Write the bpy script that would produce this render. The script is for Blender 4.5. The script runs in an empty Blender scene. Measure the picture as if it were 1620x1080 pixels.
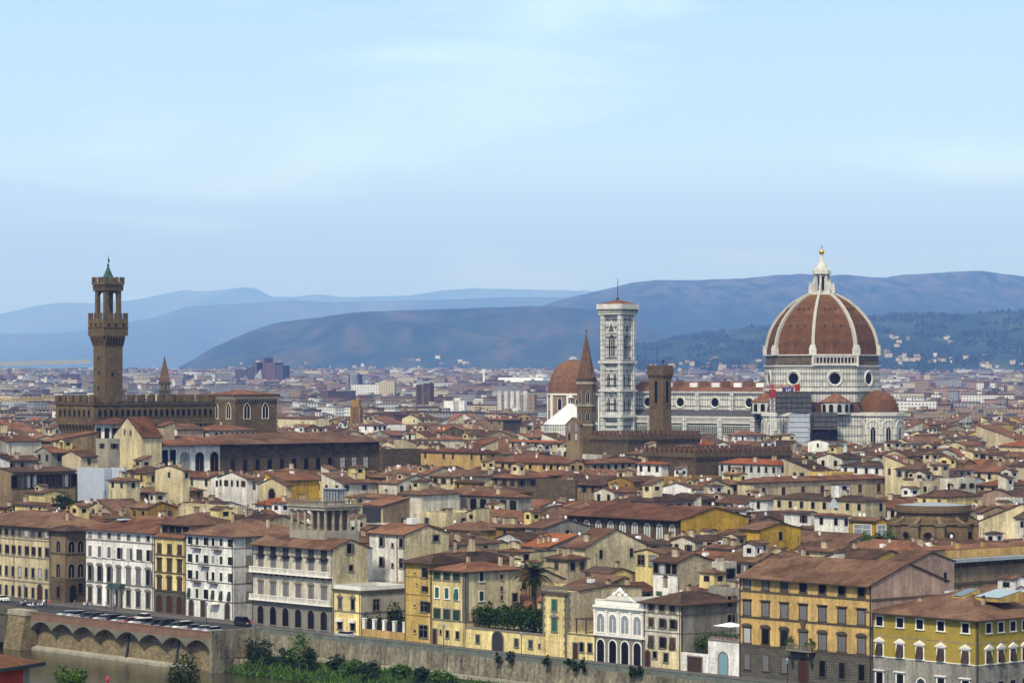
import bpy, math, random
from mathutils import Vector, Matrix
R = math.radians
S = bpy.context.scene
random.seed(7)
# ---------------------------------------------------------------- camera, sky, sun, exposure
EYE = 54.0; F = 4725.0; TH = math.atan(50 / F)
cd = bpy.data.cameras.new('camera'); cam = bpy.data.objects.new('camera', cd); S.collection.objects.link(cam)
cd.sensor_width = 36; cd.lens = 105; cd.clip_start = 1; cd.clip_end = 90000
cam.location = (0, 0, EYE); cam.rotation_euler = (R(90) + TH, 0, 0); S.camera = cam
SUN_EL, SUN_AZ = R(46), R(-157)      # azimuth from +Y clockwise: behind left shoulder
w = bpy.data.worlds.new('World'); S.world = w; w.use_nodes = True
nt = w.node_tree; nt.nodes.clear()
def N(t, tree=None, **k):
    n = (tree or nt).nodes.new(t)
    for a, b in k.items(): setattr(n, a, b)
    return n
sky = N('ShaderNodeTexSky', sky_type='NISHITA', sun_disc=False, sun_elevation=SUN_EL, sun_rotation=SUN_AZ, air_density=1.0, dust_density=1.0, ozone_density=2.0)
bg = N('ShaderNodeBackground'); out = N('ShaderNodeOutputWorld'); bg.inputs[1].default_value = 0.12
tc = N('ShaderNodeTexCoord'); mp = N('ShaderNodeMapping'); mp.inputs['Scale'].default_value = (2.4, 2.4, 11)
mp.inputs['Rotation'].default_value = (0, R(-14), 0)
n1 = N('ShaderNodeTexNoise'); n1.inputs['Scale'].default_value = 2.2; n1.inputs['Detail'].default_value = 7; n1.inputs['Roughness'].default_value = .5; n1.inputs['Distortion'].default_value = .5
cr = N('ShaderNodeValToRGB'); cr.color_ramp.elements[0].position = .50; cr.color_ramp.elements[1].position = .70
cr.color_ramp.elements[0].color = (0, 0, 0, 1); cr.color_ramp.elements[1].color = (1, 1, 1, 1)
veil = N('ShaderNodeMixRGB'); veil.inputs[0].default_value = .85
sep = N('ShaderNodeSeparateXYZ'); vr = N('ShaderNodeValToRGB'); vs = N('ShaderNodeVectorMath', operation='SCALE'); vs.inputs['Scale'].default_value = 10
for i_, (p_, c_) in enumerate([(0, (.11,.18,.72)), (.032, (.17,.25,.80)), (.072, (.36,.53,.83)), (.13, (.325,.50,.72)), (.4, (.47,.56,.64)), (1, (.46,.50,.54))]):
    e_ = vr.color_ramp.elements[0] if i_ == 0 else vr.color_ramp.elements[-1] if i_ == 5 else vr.color_ramp.elements.new(p_)
    e_.position = p_; e_.color = (*c_, 1)
mx = N('ShaderNodeMixRGB'); mx.inputs[2].default_value = (6.0, 7.8, 9.4, 1)
ml = N('ShaderNodeMath', operation='MULTIPLY'); ml.inputs[1].default_value = .5
L = nt.links.new
L(tc.outputs['Generated'], sep.inputs[0]); L(sep.outputs['Z'], vr.inputs[0]); L(vr.outputs[0], vs.inputs[0]); L(vs.outputs[0], veil.inputs[2]); L(tc.outputs['Generated'], mp.inputs[0]); L(mp.outputs[0], n1.inputs['Vector']); L(n1.outputs['Fac'], cr.inputs[0])
fz = N('ShaderNodeMapRange'); fz.inputs[1].default_value = .02; fz.inputs[2].default_value = .07; fm_ = N('ShaderNodeMath', operation='MULTIPLY'); L(sep.outputs['Z'], fz.inputs[0]); L(cr.outputs[0], fm_.inputs[0]); L(fz.outputs[0], fm_.inputs[1]); L(fm_.outputs[0], ml.inputs[0]); L(ml.outputs[0], mx.inputs[0]); L(sky.outputs[0], veil.inputs[1]); L(veil.outputs[0], mx.inputs[1])
L(mx.outputs[0], bg.inputs[0]); L(bg.outputs[0], out.inputs[0])
sl = bpy.data.lights.new('sun', 'SUN'); sl.energy = 3.2; sl.angle = R(7); sl.color = (1, .92, .80)
so = bpy.data.objects.new('sun', sl); S.collection.objects.link(so)
sd = Vector((math.sin(SUN_AZ) * math.cos(SUN_EL), math.cos(SUN_AZ) * math.cos(SUN_EL), math.sin(SUN_EL)))
so.rotation_euler = sd.to_track_quat('Z', 'Y').to_euler()
S.view_settings.view_transform = 'Standard'; S.view_settings.look = 'None'; S.view_settings.exposure = 0.35; S.view_settings.gamma = 1
S.cycles.use_denoising = True; S.cycles.volume_bounces = 3; S.cycles.max_bounces = 5; S.cycles.diffuse_bounces = 2; S.cycles.glossy_bounces = 2
# ---------------------------------------------------------------- measuring
def kx(u): return (u - 810) / F
def zv(v, Y): return EYE + math.tan(TH + math.atan((540 - v) / F)) * Y
def proj(x, y, z):
    c, s = math.cos(TH), math.sin(TH); dz = z - EYE
    fw = y * c + dz * s; up = dz * c - y * s
    return 810 + F * x / fw, 540 - F * up / fw
DV = Vector((.66, -.7513)).normalized(); PV_ = Vector((-DV.y, DV.x))     # along the quay, and away from the river
Q0 = Vector((-58.0, 629.0))
def st(s, t): return Q0 + DV * s + PV_ * t
def to_st(p): q = Vector((p[0], p[1])) - Q0; return q.dot(DV), q.dot(PV_)
def on_line(u, t):
    b = Q0 + PV_ * t; k = kx(u); s = (k * b.y - b.x) / (DV.x - k * DV.y); return b + DV * s
# ---------------------------------------------------------------- mesh kit
class MB:
    def __init__(s): s.v = []; s.f = []; s.m = []
    def poly(s, pts, m=0):
        i = len(s.v); s.v += [tuple(p) for p in pts]; s.f.append(tuple(range(i, i + len(pts)))); s.m.append(m)
    def box(s, x0, x1, y0, y1, z0, z1, m=0, bottom=True):
        i = len(s.v); s.v += [(x0,y0,z0),(x1,y0,z0),(x1,y1,z0),(x0,y1,z0),(x0,y0,z1),(x1,y0,z1),(x1,y1,z1),(x0,y1,z1)]
        fs = [(4,5,6,7),(0,1,5,4),(1,2,6,5),(2,3,7,6),(3,0,4,7)] + ([(3,2,1,0)] if bottom else [])
        for q in fs: s.f.append(tuple(i + a for a in q)); s.m.append(m)
    def prism(s, pts, z0, z1, m=0, mt=None, bottom=True, scale=1.0):
        n = len(pts); i = len(s.v); cx = sum(p[0] for p in pts)/n; cy = sum(p[1] for p in pts)/n
        s.v += [(p[0], p[1], z0) for p in pts] + [(cx+(p[0]-cx)*scale, cy+(p[1]-cy)*scale, z1) for p in pts]
        for k in range(n): s.f.append((i+k, i+(k+1)%n, i+n+(k+1)%n, i+n+k)); s.m.append(m)
        s.f.append(tuple(i+n+k for k in range(n))); s.m.append(m if mt is None else mt)
        if bottom: s.f.append(tuple(i+n-1-k for k in range(n))); s.m.append(m)
    def xz(s, pts, y0, y1, m=0):       # outline in the x-z plane (counter-clockwise from the front), from y0 (front) to y1
        n = len(pts); i = len(s.v)
        s.v += [(p[0], y0, p[1]) for p in pts] + [(p[0], y1, p[1]) for p in pts]
        s.f.append(tuple(i+k for k in range(n))); s.m.append(m)
        s.f.append(tuple(i+n+n-1-k for k in range(n))); s.m.append(m)
        for k in range(n): s.f.append((i+k, i+n+k, i+n+(k+1)%n, i+(k+1)%n)); s.m.append(m)
    def yz(s, pts, x0, x1, m=0):
        n = len(pts); i = len(s.v)
        s.v += [(x0, p[0], p[1]) for p in pts] + [(x1, p[0], p[1]) for p in pts]
        s.f.append(tuple(i+n-1-k for k in range(n))); s.m.append(m)
        s.f.append(tuple(i+n+k for k in range(n))); s.m.append(m)
        for k in range(n): s.f.append((i+k, i+(k+1)%n, i+n+(k+1)%n, i+n+k)); s.m.append(m)
    def cyl(s, cx, cy, z0, z1, r0, r1=None, n=10, m=0, a0=0.0):
        r1 = r0 if r1 is None else r1; i = len(s.v)
        for r, z in ((r0, z0), (r1, z1)):
            s.v += [(cx + r*math.cos(a0+2*math.pi*k/n), cy + r*math.sin(a0+2*math.pi*k/n), z) for k in range(n)]
        for k in range(n): s.f.append((i+k, i+(k+1)%n, i+n+(k+1)%n, i+n+k)); s.m.append(m)
        s.f.append(tuple(i+n+k for k in range(n))); s.m.append(m); s.f.append(tuple(i+n-1-k for k in range(n))); s.m.append(m)
    def lathe(s, prof, n=12, m=0, cx=0, cy=0, a0=0.0, m_of=None):
        i = len(s.v); K = len(prof)
        for r, z in prof: s.v += [(cx + r*math.cos(a0+2*math.pi*k/n), cy + r*math.sin(a0+2*math.pi*k/n), z) for k in range(n)]
        for j in range(K-1):
            for k in range(n):
                a = i+j*n; s.f.append((a+k, a+(k+1)%n, a+n+(k+1)%n, a+n+k)); s.m.append(m if m_of is None else m_of[j])
        s.f.append(tuple(i+(K-1)*n+k for k in range(n))); s.m.append(m)
    def bar(s, a, b, r, n=4, m=0):
        a = Vector(a); b = Vector(b); d = (b-a).normalized(); u = d.cross(Vector((0,0,1)))
        u = Vector((1,0,0)) if u.length < 1e-3 else u.normalized(); w_ = d.cross(u); i = len(s.v)
        for p in (a, b): s.v += [tuple(p + (u*math.cos(2*math.pi*(k+.5)/n) + w_*math.sin(2*math.pi*(k+.5)/n))*r) for k in range(n)]
        for k in range(n): s.f.append((i+k, i+n+k, i+n+(k+1)%n, i+(k+1)%n)); s.m.append(m)
        s.f.append(tuple(i+k for k in range(n))); s.m.append(m); s.f.append(tuple(i+n+n-1-k for k in range(n))); s.m.append(m)
    def arch(s, x, z, w_, h, y0, y1, m=0, n=8, pointed=False):
        s.xz(arch_pts(x, z, w_, h, n, pointed), y0, y1, m)
    def mesh(s, name, mats):
        me = bpy.data.meshes.new(name); me.from_pydata(s.v, [], s.f)
        for m in (mats if isinstance(mats, (list, tuple)) else [mats]): me.materials.append(M[m] if isinstance(m, str) else m)
        me.polygons.foreach_set('material_index', s.m)
        uv = me.uv_layers.new(name='UVMap').data; co = s.v
        buf = [0.0] * (2 * len(uv)); li = 0
        for f in s.f:
            a, b, c = (co[f[0]], co[f[1]], co[f[2]])
            ux, uy, uz = b[0]-a[0], b[1]-a[1], b[2]-a[2]; vx, vy, vz = c[0]-a[0], c[1]-a[1], c[2]-a[2]
            nx, ny, nz = uy*vz-uz*vy, uz*vx-ux*vz, ux*vy-uy*vx
            h = math.hypot(nx, ny); l = math.sqrt(h*h+nz*nz) or 1
            if h / l < .05: tx, ty, sx, sy, sz = 1, 0, 0, 1, 0
            else:
                tx, ty = -ny/h, nx/h; nx, ny, nz = nx/l, ny/l, nz/l
                sx, sy, sz = -nz*ty, nz*tx, nx*ty-ny*tx
            for i in f:
                p = co[i]; buf[li] = p[0]*tx+p[1]*ty; buf[li+1] = p[0]*sx+p[1]*sy+p[2]*sz; li += 2
        uv.foreach_set('uv', buf); me.update(); return me
    def build(s, name, mats, parent=None, loc=(0,0,0), rz=0.0, smooth=False):
        o = bpy.data.objects.new(name, s.mesh(name, mats)); S.collection.objects.link(o)
        o.location = loc; o.rotation_euler = (0, 0, rz)
        if parent is not None: o.parent = parent
        if smooth: o.data.polygons.foreach_set('use_smooth', [True]*len(o.data.polygons))
        return o
def arch_pts(x, z, w_, h, n=8, pointed=False):
    r = w_/2; rise = r*(1.35 if pointed else 1); zs = z + h - rise
    pts = [(x-r, z), (x+r, z), (x+r, zs)]
    for k in range(1, n):
        a = math.pi*k/n
        if pointed:
            q = math.cos(a); pts.append((x + r*q, zs + rise*(1-abs(q)**1.6)))
        else: pts.append((x + r*math.cos(a), zs + rise*math.sin(a)))
    pts.append((x-r, zs)); return pts
def inst(name, me, parent, loc, rz=0.0):
    o = bpy.data.objects.new(name, me); S.collection.objects.link(o); o.location = loc; o.rotation_euler = (0,0,rz)
    if parent is not None: o.parent = parent
    return o
def empty(name, loc, rz=0.0):
    o = bpy.data.objects.new(name, None); S.collection.objects.link(o); o.location = loc; o.rotation_euler = (0,0,rz); o.empty_display_size = .5; return o
def tag(o, label=None, cat=None, group=None, kind=None):
    if label: o['label'] = label
    if cat: o['category'] = cat
    if group: o['group'] = group
    if kind: o['kind'] = kind
    return o
KIDS = None
def copy_tree(o, parent=None):
    global KIDS
    c = o.copy(); S.collection.objects.link(c); c.parent = parent
    for ch in [k for k in S.objects if k.parent == o]: copy_tree(ch, c)
    return c
# ---------------------------------------------------------------- materials
M = {}
def newmat(name, rough=.85):
    m = bpy.data.materials.new(name); m.use_nodes = True; M[name] = m
    b = m.node_tree.nodes['Principled BSDF']; b.inputs['Roughness'].default_value = rough
    try: b.inputs['Specular IOR Level'].default_value = .08
    except Exception: pass
    return m, m.node_tree, b
def lk(t, a, b): t.links.new(a, b)
def vary(name, col, amp=.16, scale=.35, streak=.5, rough=.9, rnd=.10, bump=.0, fine=1.6):
    m, t, b = newmat(name, rough)
    tcn = N('ShaderNodeTexCoord', t); oi = N('ShaderNodeObjectInfo', t)
    mp_ = N('ShaderNodeMapping', t); mp_.inputs['Scale'].default_value = (1, 1, 1-streak*.8)
    na = N('ShaderNodeTexNoise', t); na.inputs['Scale'].default_value = scale; na.inputs['Detail'].default_value = 6; na.inputs['Roughness'].default_value = .65
    nb = N('ShaderNodeTexNoise', t); nb.inputs['Scale'].default_value = fine; nb.inputs['Detail'].default_value = 4
    lk(t, tcn.outputs['Object'], mp_.inputs[0]); lk(t, mp_.outputs[0], na.inputs['Vector']); lk(t, tcn.outputs['Object'], nb.inputs['Vector'])
    ad = N('ShaderNodeMath', t, operation='ADD'); lk(t, na.outputs['Fac'], ad.inputs[0])
    m2 = N('ShaderNodeMath', t, operation='MULTIPLY'); m2.inputs[1].default_value = .5; lk(t, nb.outputs['Fac'], m2.inputs[0]); lk(t, m2.outputs[0], ad.inputs[1])
    mr = N('ShaderNodeMapRange', t); mr.inputs[1].default_value = .5; mr.inputs[2].default_value = 1.0; mr.inputs[3].default_value = 1-amp*1.5; mr.inputs[4].default_value = 1+amp
    lk(t, ad.outputs[0], mr.inputs[0])
    if streak > .55:
        mp3 = N('ShaderNodeMapping', t); mp3.inputs['Scale'].default_value = (1.1, 1.1, .09); lk(t, tcn.outputs['Object'], mp3.inputs[0]); n3 = N('ShaderNodeTexNoise', t); n3.inputs['Scale'].default_value = 1.0; n3.inputs['Detail'].default_value = 5; n3.inputs['Roughness'].default_value = .7; lk(t, mp3.outputs[0], n3.inputs['Vector'])
        m3 = N('ShaderNodeMapRange', t); m3.inputs[1].default_value = .3; m3.inputs[2].default_value = .62; m3.inputs[3].default_value = 1-amp*1.1; m3.inputs[4].default_value = 1.04; lk(t, n3.outputs['Fac'], m3.inputs[0]); m4 = N('ShaderNodeMath', t, operation='MULTIPLY'); lk(t, mr.outputs[0], m4.inputs[0]); lk(t, m3.outputs[0], m4.inputs[1]); mr = m4
    r2 = N('ShaderNodeMapRange', t); r2.inputs[3].default_value = 1-rnd; r2.inputs[4].default_value = 1+rnd; lk(t, oi.outputs['Random'], r2.inputs[0])
    mm = N('ShaderNodeMath', t, operation='MULTIPLY'); lk(t, mr.outputs[0], mm.inputs[0]); lk(t, r2.outputs[0], mm.inputs[1])
    vm = N('ShaderNodeVectorMath', t, operation='SCALE'); vm.inputs[0].default_value = col; lk(t, mm.outputs[0], vm.inputs['Scale'])
    lk(t, vm.outputs[0], b.inputs['Base Color'])
    return m
def tiles(name, c1, c2, c3, rows=.42):
    m, t, b = newmat(name, .9)
    tcn = N('ShaderNodeTexCoord', t); oi = N('ShaderNodeObjectInfo', t)
    na = N('ShaderNodeTexNoise', t); na.inputs['Scale'].default_value = .22; na.inputs['Detail'].default_value = 5; na.inputs['Roughness'].default_value = .7
    off = N('ShaderNodeVectorMath', t, operation='ADD'); lk(t, tcn.outputs['UV'], off.inputs[0])
    om = N('ShaderNodeMath', t, operation='MULTIPLY'); om.inputs[1].default_value = 300; lk(t, oi.outputs['Random'], om.inputs[0]); lk(t, om.outputs[0], off.inputs[1])
    lk(t, off.outputs[0], na.inputs['Vector'])
    mpb = N('ShaderNodeMapping', t); mpb.inputs['Scale'].default_value = (1/rows, .8, 1); lk(t, off.outputs[0], mpb.inputs[0])
    nb = N('ShaderNodeTexNoise', t); nb.inputs['Scale'].default_value = .7; nb.inputs['Detail'].default_value = 5; nb.inputs['Roughness'].default_value = .9; lk(t, mpb.outputs[0], nb.inputs['Vector'])
    wv = N('ShaderNodeTexWave', t, wave_type='BANDS', bands_direction='X'); wv.inputs['Scale'].default_value = 1/(rows*2)*.5; lk(t, tcn.outputs['UV'], wv.inputs['Vector'])
    cr_ = N('ShaderNodeValToRGB', t); e = cr_.color_ramp.elements; e[0].position = .33; e[0].color = (*c1, 1); e[1].position = .68; e[1].color = (*c3, 1)
    e2 = cr_.color_ramp.elements.new(.5); e2.color = (*c2, 1)
    a1 = N('ShaderNodeMath', t, operation='ADD'); s1 = N('ShaderNodeMath', t, operation='MULTIPLY'); s1.inputs[1].default_value = .42; s2 = N('ShaderNodeMath', t, operation='MULTIPLY'); s2.inputs[1].default_value = .58
    lk(t, na.outputs['Fac'], s1.inputs[0]); lk(t, nb.outputs['Fac'], s2.inputs[0]); lk(t, s1.outputs[0], a1.inputs[0]); lk(t, s2.outputs[0], a1.inputs[1])
    r2 = N('ShaderNodeMapRange', t); r2.inputs[3].default_value = -.07; r2.inputs[4].default_value = .07; lk(t, oi.outputs['Random'], r2.inputs[0])
    vo = N('ShaderNodeTexVoronoi', t); vo.inputs['Scale'].default_value = .16; lk(t, off.outputs[0], vo.inputs['Vector']); vx = N('ShaderNodeSeparateXYZ', t); lk(t, vo.outputs['Color'], vx.inputs[0]); vm_ = N('ShaderNodeMapRange', t); vm_.inputs[3].default_value = -.055; vm_.inputs[4].default_value = .055; lk(t, vx.outputs['X'], vm_.inputs[0]); a0 = N('ShaderNodeMath', t, operation='ADD'); lk(t, a1.outputs[0], a0.inputs[0]); lk(t, vm_.outputs[0], a0.inputs[1]); a1 = a0
    a2 = N('ShaderNodeMath', t, operation='ADD'); lk(t, a1.outputs[0], a2.inputs[0]); lk(t, r2.outputs[0], a2.inputs[1]); lk(t, a2.outputs[0], cr_.inputs[0])
    wr = N('ShaderNodeMapRange', t); wr.inputs[3].default_value = .72; wr.inputs[4].default_value = 1.12; lk(t, wv.outputs['Fac'], wr.inputs[0])
    vm = N('ShaderNodeVectorMath', t, operation='SCALE'); lk(t, cr_.outputs[0], vm.inputs[0]); lk(t, wr.outputs[0], vm.inputs['Scale']); lk(t, vm.outputs[0], b.inputs['Base Color'])
    bp = N('ShaderNodeBump', t); bp.inputs['Strength'].default_value = .5; bp.inputs['Distance'].default_value = .08; lk(t, wv.outputs['Fac'], bp.inputs['Height']); lk(t, bp.outputs[0], b.inputs['Normal'])
    return m
def bricks(name, c1, c2, cm, bw=1.0, bh=.4, ms=.04, noise=.25, rough=.9, offset=.5):
    m, t, b = newmat(name, rough)
    tcn = N('ShaderNodeTexCoord', t); br = N('ShaderNodeTexBrick', t)
    br.inputs['Color1'].default_value = (*c1, 1); br.inputs['Color2'].default_value = (*c2, 1); br.inputs['Mortar'].default_value = (*cm, 1)
    br.inputs['Scale'].default_value = 1; br.inputs['Brick Width'].default_value = bw; br.inputs['Row Height'].default_value = bh; br.inputs['Mortar Size'].default_value = ms; br.offset = offset
    lk(t, tcn.outputs['UV'], br.inputs['Vector'])
    na = N('ShaderNodeTexNoise', t); na.inputs['Scale'].default_value = .3; na.inputs['Detail'].default_value = 7; na.inputs['Roughness'].default_value = .7; lk(t, tcn.outputs['UV'], na.inputs['Vector'])
    mr = N('ShaderNodeMapRange', t); mr.inputs[1].default_value = .3; mr.inputs[2].default_value = .7; mr.inputs[3].default_value = 1-noise; mr.inputs[4].default_value = 1+noise; lk(t, na.outputs['Fac'], mr.inputs[0])
    vm = N('ShaderNodeVectorMath', t, operation='SCALE'); lk(t, br.outputs['Color'], vm.inputs[0]); lk(t, mr.outputs[0], vm.inputs['Scale']); lk(t, vm.outputs[0], b.inputs['Base Color'])
    return m
WALLS = {}
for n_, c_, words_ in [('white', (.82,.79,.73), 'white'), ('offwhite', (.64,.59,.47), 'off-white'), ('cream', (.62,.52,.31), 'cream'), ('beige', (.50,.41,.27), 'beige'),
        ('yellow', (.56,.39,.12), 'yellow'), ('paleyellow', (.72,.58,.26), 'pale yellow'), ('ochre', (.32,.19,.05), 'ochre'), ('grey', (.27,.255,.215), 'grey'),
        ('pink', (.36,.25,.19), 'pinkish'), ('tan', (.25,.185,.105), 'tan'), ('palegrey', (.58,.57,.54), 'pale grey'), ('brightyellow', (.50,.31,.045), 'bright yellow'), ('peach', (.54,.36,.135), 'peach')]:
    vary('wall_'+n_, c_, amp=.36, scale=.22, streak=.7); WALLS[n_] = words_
vary('stone', (.09,.07,.045), amp=.4, scale=.6, fine=3.0); vary('stone_light', (.33,.30,.23), amp=.25, scale=.5)
bricks('stone_block', (.13,.095,.052), (.085,.063,.036), (.035,.028,.018), 1.1, .5, .03, .35)
bricks('tower_stone', (.15,.108,.055), (.105,.075,.038), (.05,.038,.02), 1.2, .55, .03, .3)
bricks('dark_stone', (.12,.088,.048), (.072,.054,.032), (.03,.023,.015), 1.3, .6, .03, .35)
bricks('quay_stone', (.25,.195,.105), (.13,.108,.062), (.10,.08,.045), .9, .42, .035, .4)
bricks('quay_brick', (.22,.12,.075), (.17,.10,.065), (.16,.11,.09), .5, .16, .02, .3)
bricks('rustic', (.12,.11,.085), (.085,.08,.062), (.04,.037,.03), 1.1, .48, .04, .15)
bricks('grey_base', (.235,.215,.175), (.20,.185,.155), (.15,.14,.115), 2.2, .55, .03, .12)
vary('quay_wall', (.27,.24,.17), amp=.6, scale=.16, streak=.75, fine=1.2); vary('quay_top', (.13,.145,.12), amp=.3, scale=.5)
bricks('marble', (.62,.60,.53), (.47,.45,.40), (.09,.105,.09), 1.35, 3.0, .12, .15, offset=0)
bricks('marble_fine', (.64,.63,.58), (.46,.45,.42), (.08,.09,.08), 1.1, 2.3, .13, .12, offset=0)
bricks('marble_rows', (.50,.49,.44), (.38,.37,.33), (.10,.125,.105), 9.0, 1.15, .16, .15)
vary('marble_plain', (.55,.53,.47), amp=.2, scale=.4); vary('marble_dark', (.085,.10,.085), amp=.2); vary('rib', (.46,.43,.37), amp=.15)
bricks('rotunda_stone', (.20,.145,.08), (.14,.10,.058), (.06,.045,.03), 1.4, .6, .03, .3); vary('drum_rough', (.13,.105,.07), amp=.35, scale=.5, fine=2)
tiles('tile_brown', (.032,.020,.013), (.105,.056,.033), (.235,.135,.08)); tiles('tile_red', (.045,.020,.012), (.145,.063,.033), (.27,.135,.075))
tiles('tile_orange', (.08,.025,.012), (.24,.07,.025), (.34,.13,.055)); tiles('tile_dark', (.022,.015,.011), (.068,.041,.028), (.165,.10,.065))
tiles('dome_tile', (.095,.045,.019), (.155,.075,.032), (.23,.12,.055), rows=.7)
vary('trim', (.20,.18,.14), amp=.15, scale=1); vary('trim_white', (.74,.71,.64), amp=.12, scale=1); vary('trim_dark', (.085,.07,.05), amp=.2, scale=1)
vary('eave_wood', (.075,.05,.035), amp=.2, scale=1); vary('metal_dark', (.04,.042,.045), amp=.1, rough=.5); vary('green_shutter', (.03,.105,.075), amp=.15, scale=1)
vary('brown_shutter', (.055,.038,.03), amp=.2, scale=1); vary('grey_shutter', (.15,.145,.15), amp=.12, scale=1); vary('dark_green_shutter', (.028,.05,.036), amp=.15, scale=1)
vary('glass', (.010,.010,.011), amp=.3, rough=.4, rnd=.5); vary('glass_pale', (.25,.28,.3), amp=.3, rough=.25); vary('curtain', (.42,.41,.40), amp=.2); vary('door_wood', (.055,.025,.015), amp=.2); vary('blue_door', (.16,.27,.31), amp=.1)
vary('asphalt', (.055,.054,.052), amp=.25, scale=.2); vary('paving', (.11,.10,.09), amp=.25, scale=.3); vary('concrete', (.17,.155,.12), amp=.2); vary('lead', (.30,.33,.35), amp=.2, rough=.6)
vary('skylight', (.42,.52,.56), amp=.08, rough=.3); vary('dish_white', (.75,.75,.74), amp=.05); vary('copper', (.055,.10,.078), amp=.4, scale=1); vary('white_roof', (.62,.62,.62), amp=.05)
vary('brick_red', (.135,.08,.048), amp=.25, scale=.7); vary('tarp', (.38,.42,.48), amp=.12, scale=.6); vary('scaffold_grey', (.085,.085,.085), amp=.3, scale=.8); vary('crane_red', (.30,.035,.03), amp=.1); vary('crane_white', (.72,.72,.70), amp=.1)
vary('crane_yellow', (.55,.42,.15), amp=.1); vary('banner_blue', (.05,.045,.16), amp=.05)
m_, t_, b_ = newmat('gold', .3); b_.inputs['Base Color'].default_value = (.85,.52,.10,1); b_.inputs['Metallic'].default_value = 1
for n_, c_ in (('wall_mustard', (.37,.275,.055)), ('red_wall', (.38,.06,.04))): vary(n_, c_, amp=.2, scale=.25)
def leafy(name, c1, c2, c3):
    m, t, b = newmat(name, .8)
    g = N('ShaderNodeNewGeometry', t); cr_ = N('ShaderNodeValToRGB', t); e = cr_.color_ramp.elements
    e[0].color = (*c1, 1); e[1].color = (*c3, 1); e2 = e.new(.5); e2.color = (*c2, 1); lk(t, g.outputs['Random Per Island'], cr_.inputs[0]); lk(t, cr_.outputs[0], b.inputs['Base Color'])
leafy('leaf_dark', (.008,.016,.005), (.018,.032,.010), (.036,.055,.018)); leafy('leaf_green', (.020,.045,.008), (.05,.10,.016), (.10,.17,.03)); leafy('leaf_hedge', (.008,.022,.004), (.02,.045,.008), (.055,.09,.016))
leafy('leaf_palm', (.010,.018,.008), (.025,.038,.015), (.06,.07,.03)); vary('bark', (.09,.06,.04), amp=.3, scale=2)
# ---------------------------------------------------------------- terrain, river, hills
from mathutils import noise as mn
RIVER_Z = -7.6
def lerp_tab(tab, x):
    if x <= tab[0][0]: return tab[0][1]
    for (a, p), (b, q) in zip(tab, tab[1:]):
        if x <= b: return p + (q-p)*(x-a)/(b-a)
    return tab[-1][1]
GT = [(0, 0), (2300, 0), (3200, 4), (5000, 17), (7000, 35), (9000, 46), (14000, 52), (52000, 90)]
def zg(x, y): return lerp_tab(GT, y)
def edge(s): return -9.7 if s < 7.7 else 0.0
def build_ground():
    ss = [-52000,-40000,-26000,-20000,-15000,-11000,-8000,-6000,-4500,-3400,-2500,-1800,-1200,-800,-500,-300,-200,-120,-70,-30,7.69,7.71,30,80,150,250,400,600,900,1400,2200,3500,6000]
    ts = [25, 60, 120, 250, 450, 700, 1000, 1300, 1600, 1900, 2200, 2600, 3000, 3500, 4100, 4800, 5600, 6500, 7500, 9000, 11000, 14000, 18000, 26000, 36000, 52000]
    near = [-900, -700, -550, -450, -400, -360, -320, -280, -240, -200, -160, -125]
    mb = MB(); rows = []
    for s in ss:
        r = []
        for t in near:
            p = st(s, t); d = p.length; r.append((p.x, p.y, max(-1.0, 52 - .135*d) if d < 900 else -1.0))
        for t, z in ((-112, -1), (-108, -10), (-60, -11), (-30, -11), (edge(s)+.8, -10.5), (edge(s)+1.0, -.004)):
            p = st(s, t); r.append((p.x, p.y, z))
        for t in ts: p = st(s, t); r.append((p.x, p.y, zg(p.x, p.y)))
        rows.append(r)
    n = len(rows[0])
    for r in rows: mb.v += r
    for i in range(len(rows)-1):
        for j in range(n-1): mb.f.append((i*n+j, (i+1)*n+j, (i+1)*n+j+1, i*n+j+1)); mb.m.append(0)
    vary('ground_mat', (.10,.092,.078), amp=.3, scale=.02)
    tag(mb.build('ground', 'ground_mat'), kind='structure')
build_ground()
def strip(name, s0, s1, t0, t1, z, m, kind='structure'):
    mb = MB(); a, b, c, d = st(s0,t0), st(s1,t0), st(s1,t1), st(s0,t1); mb.poly([(*a,z),(*b,z),(*c,z),(*d,z)]); return tag(mb.build(name, m), kind=kind)
strip('road', -240, 220, .55 , 7.2, .004, 'asphalt'); strip('road', -240, 7.6, -7.5, .55, .006, 'asphalt'); strip('parking_deck', -240, 7.6, -12.2, -7.5, .008, 'asphalt')
mb = MB(); a = st(-240, 7.2)
mb.box(0, 460, 0, 3.0, 0, .13); pv = mb.build('pavement', 'paving', None, (*a, .0), math.atan2(DV.y, DV.x)); tag(pv, kind='structure')
# river
m_, t_, b_ = newmat('water', .12); b_.inputs['Base Color'].default_value = (.03,.032,.014,1); b_.inputs['Specular IOR Level'].default_value = .5
tcn = N('ShaderNodeTexCoord', t_); wn = N('ShaderNodeTexNoise', t_); wn.inputs['Scale'].default_value = .5; wn.inputs['Detail'].default_value = 5
mpw = N('ShaderNodeMapping', t_); mpw.inputs['Scale'].default_value = (.5, 1.6, 1); mpw.inputs['Rotation'].default_value = (0, 0, .85); lk(t_, tcn.outputs['Object'], mpw.inputs[0]); lk(t_, mpw.outputs[0], wn.inputs['Vector'])
bp = N('ShaderNodeBump', t_); bp.inputs['Strength'].default_value = .35; bp.inputs['Distance'].default_value = .25; lk(t_, wn.outputs['Fac'], bp.inputs['Height']); lk(t_, bp.outputs[0], b_.inputs['Normal'])
wc = N('ShaderNodeTexNoise', t_); wc.inputs['Scale'].default_value = .05; wc.inputs['Detail'].default_value = 5; lk(t_, tcn.outputs['Object'], wc.inputs['Vector'])
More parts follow.
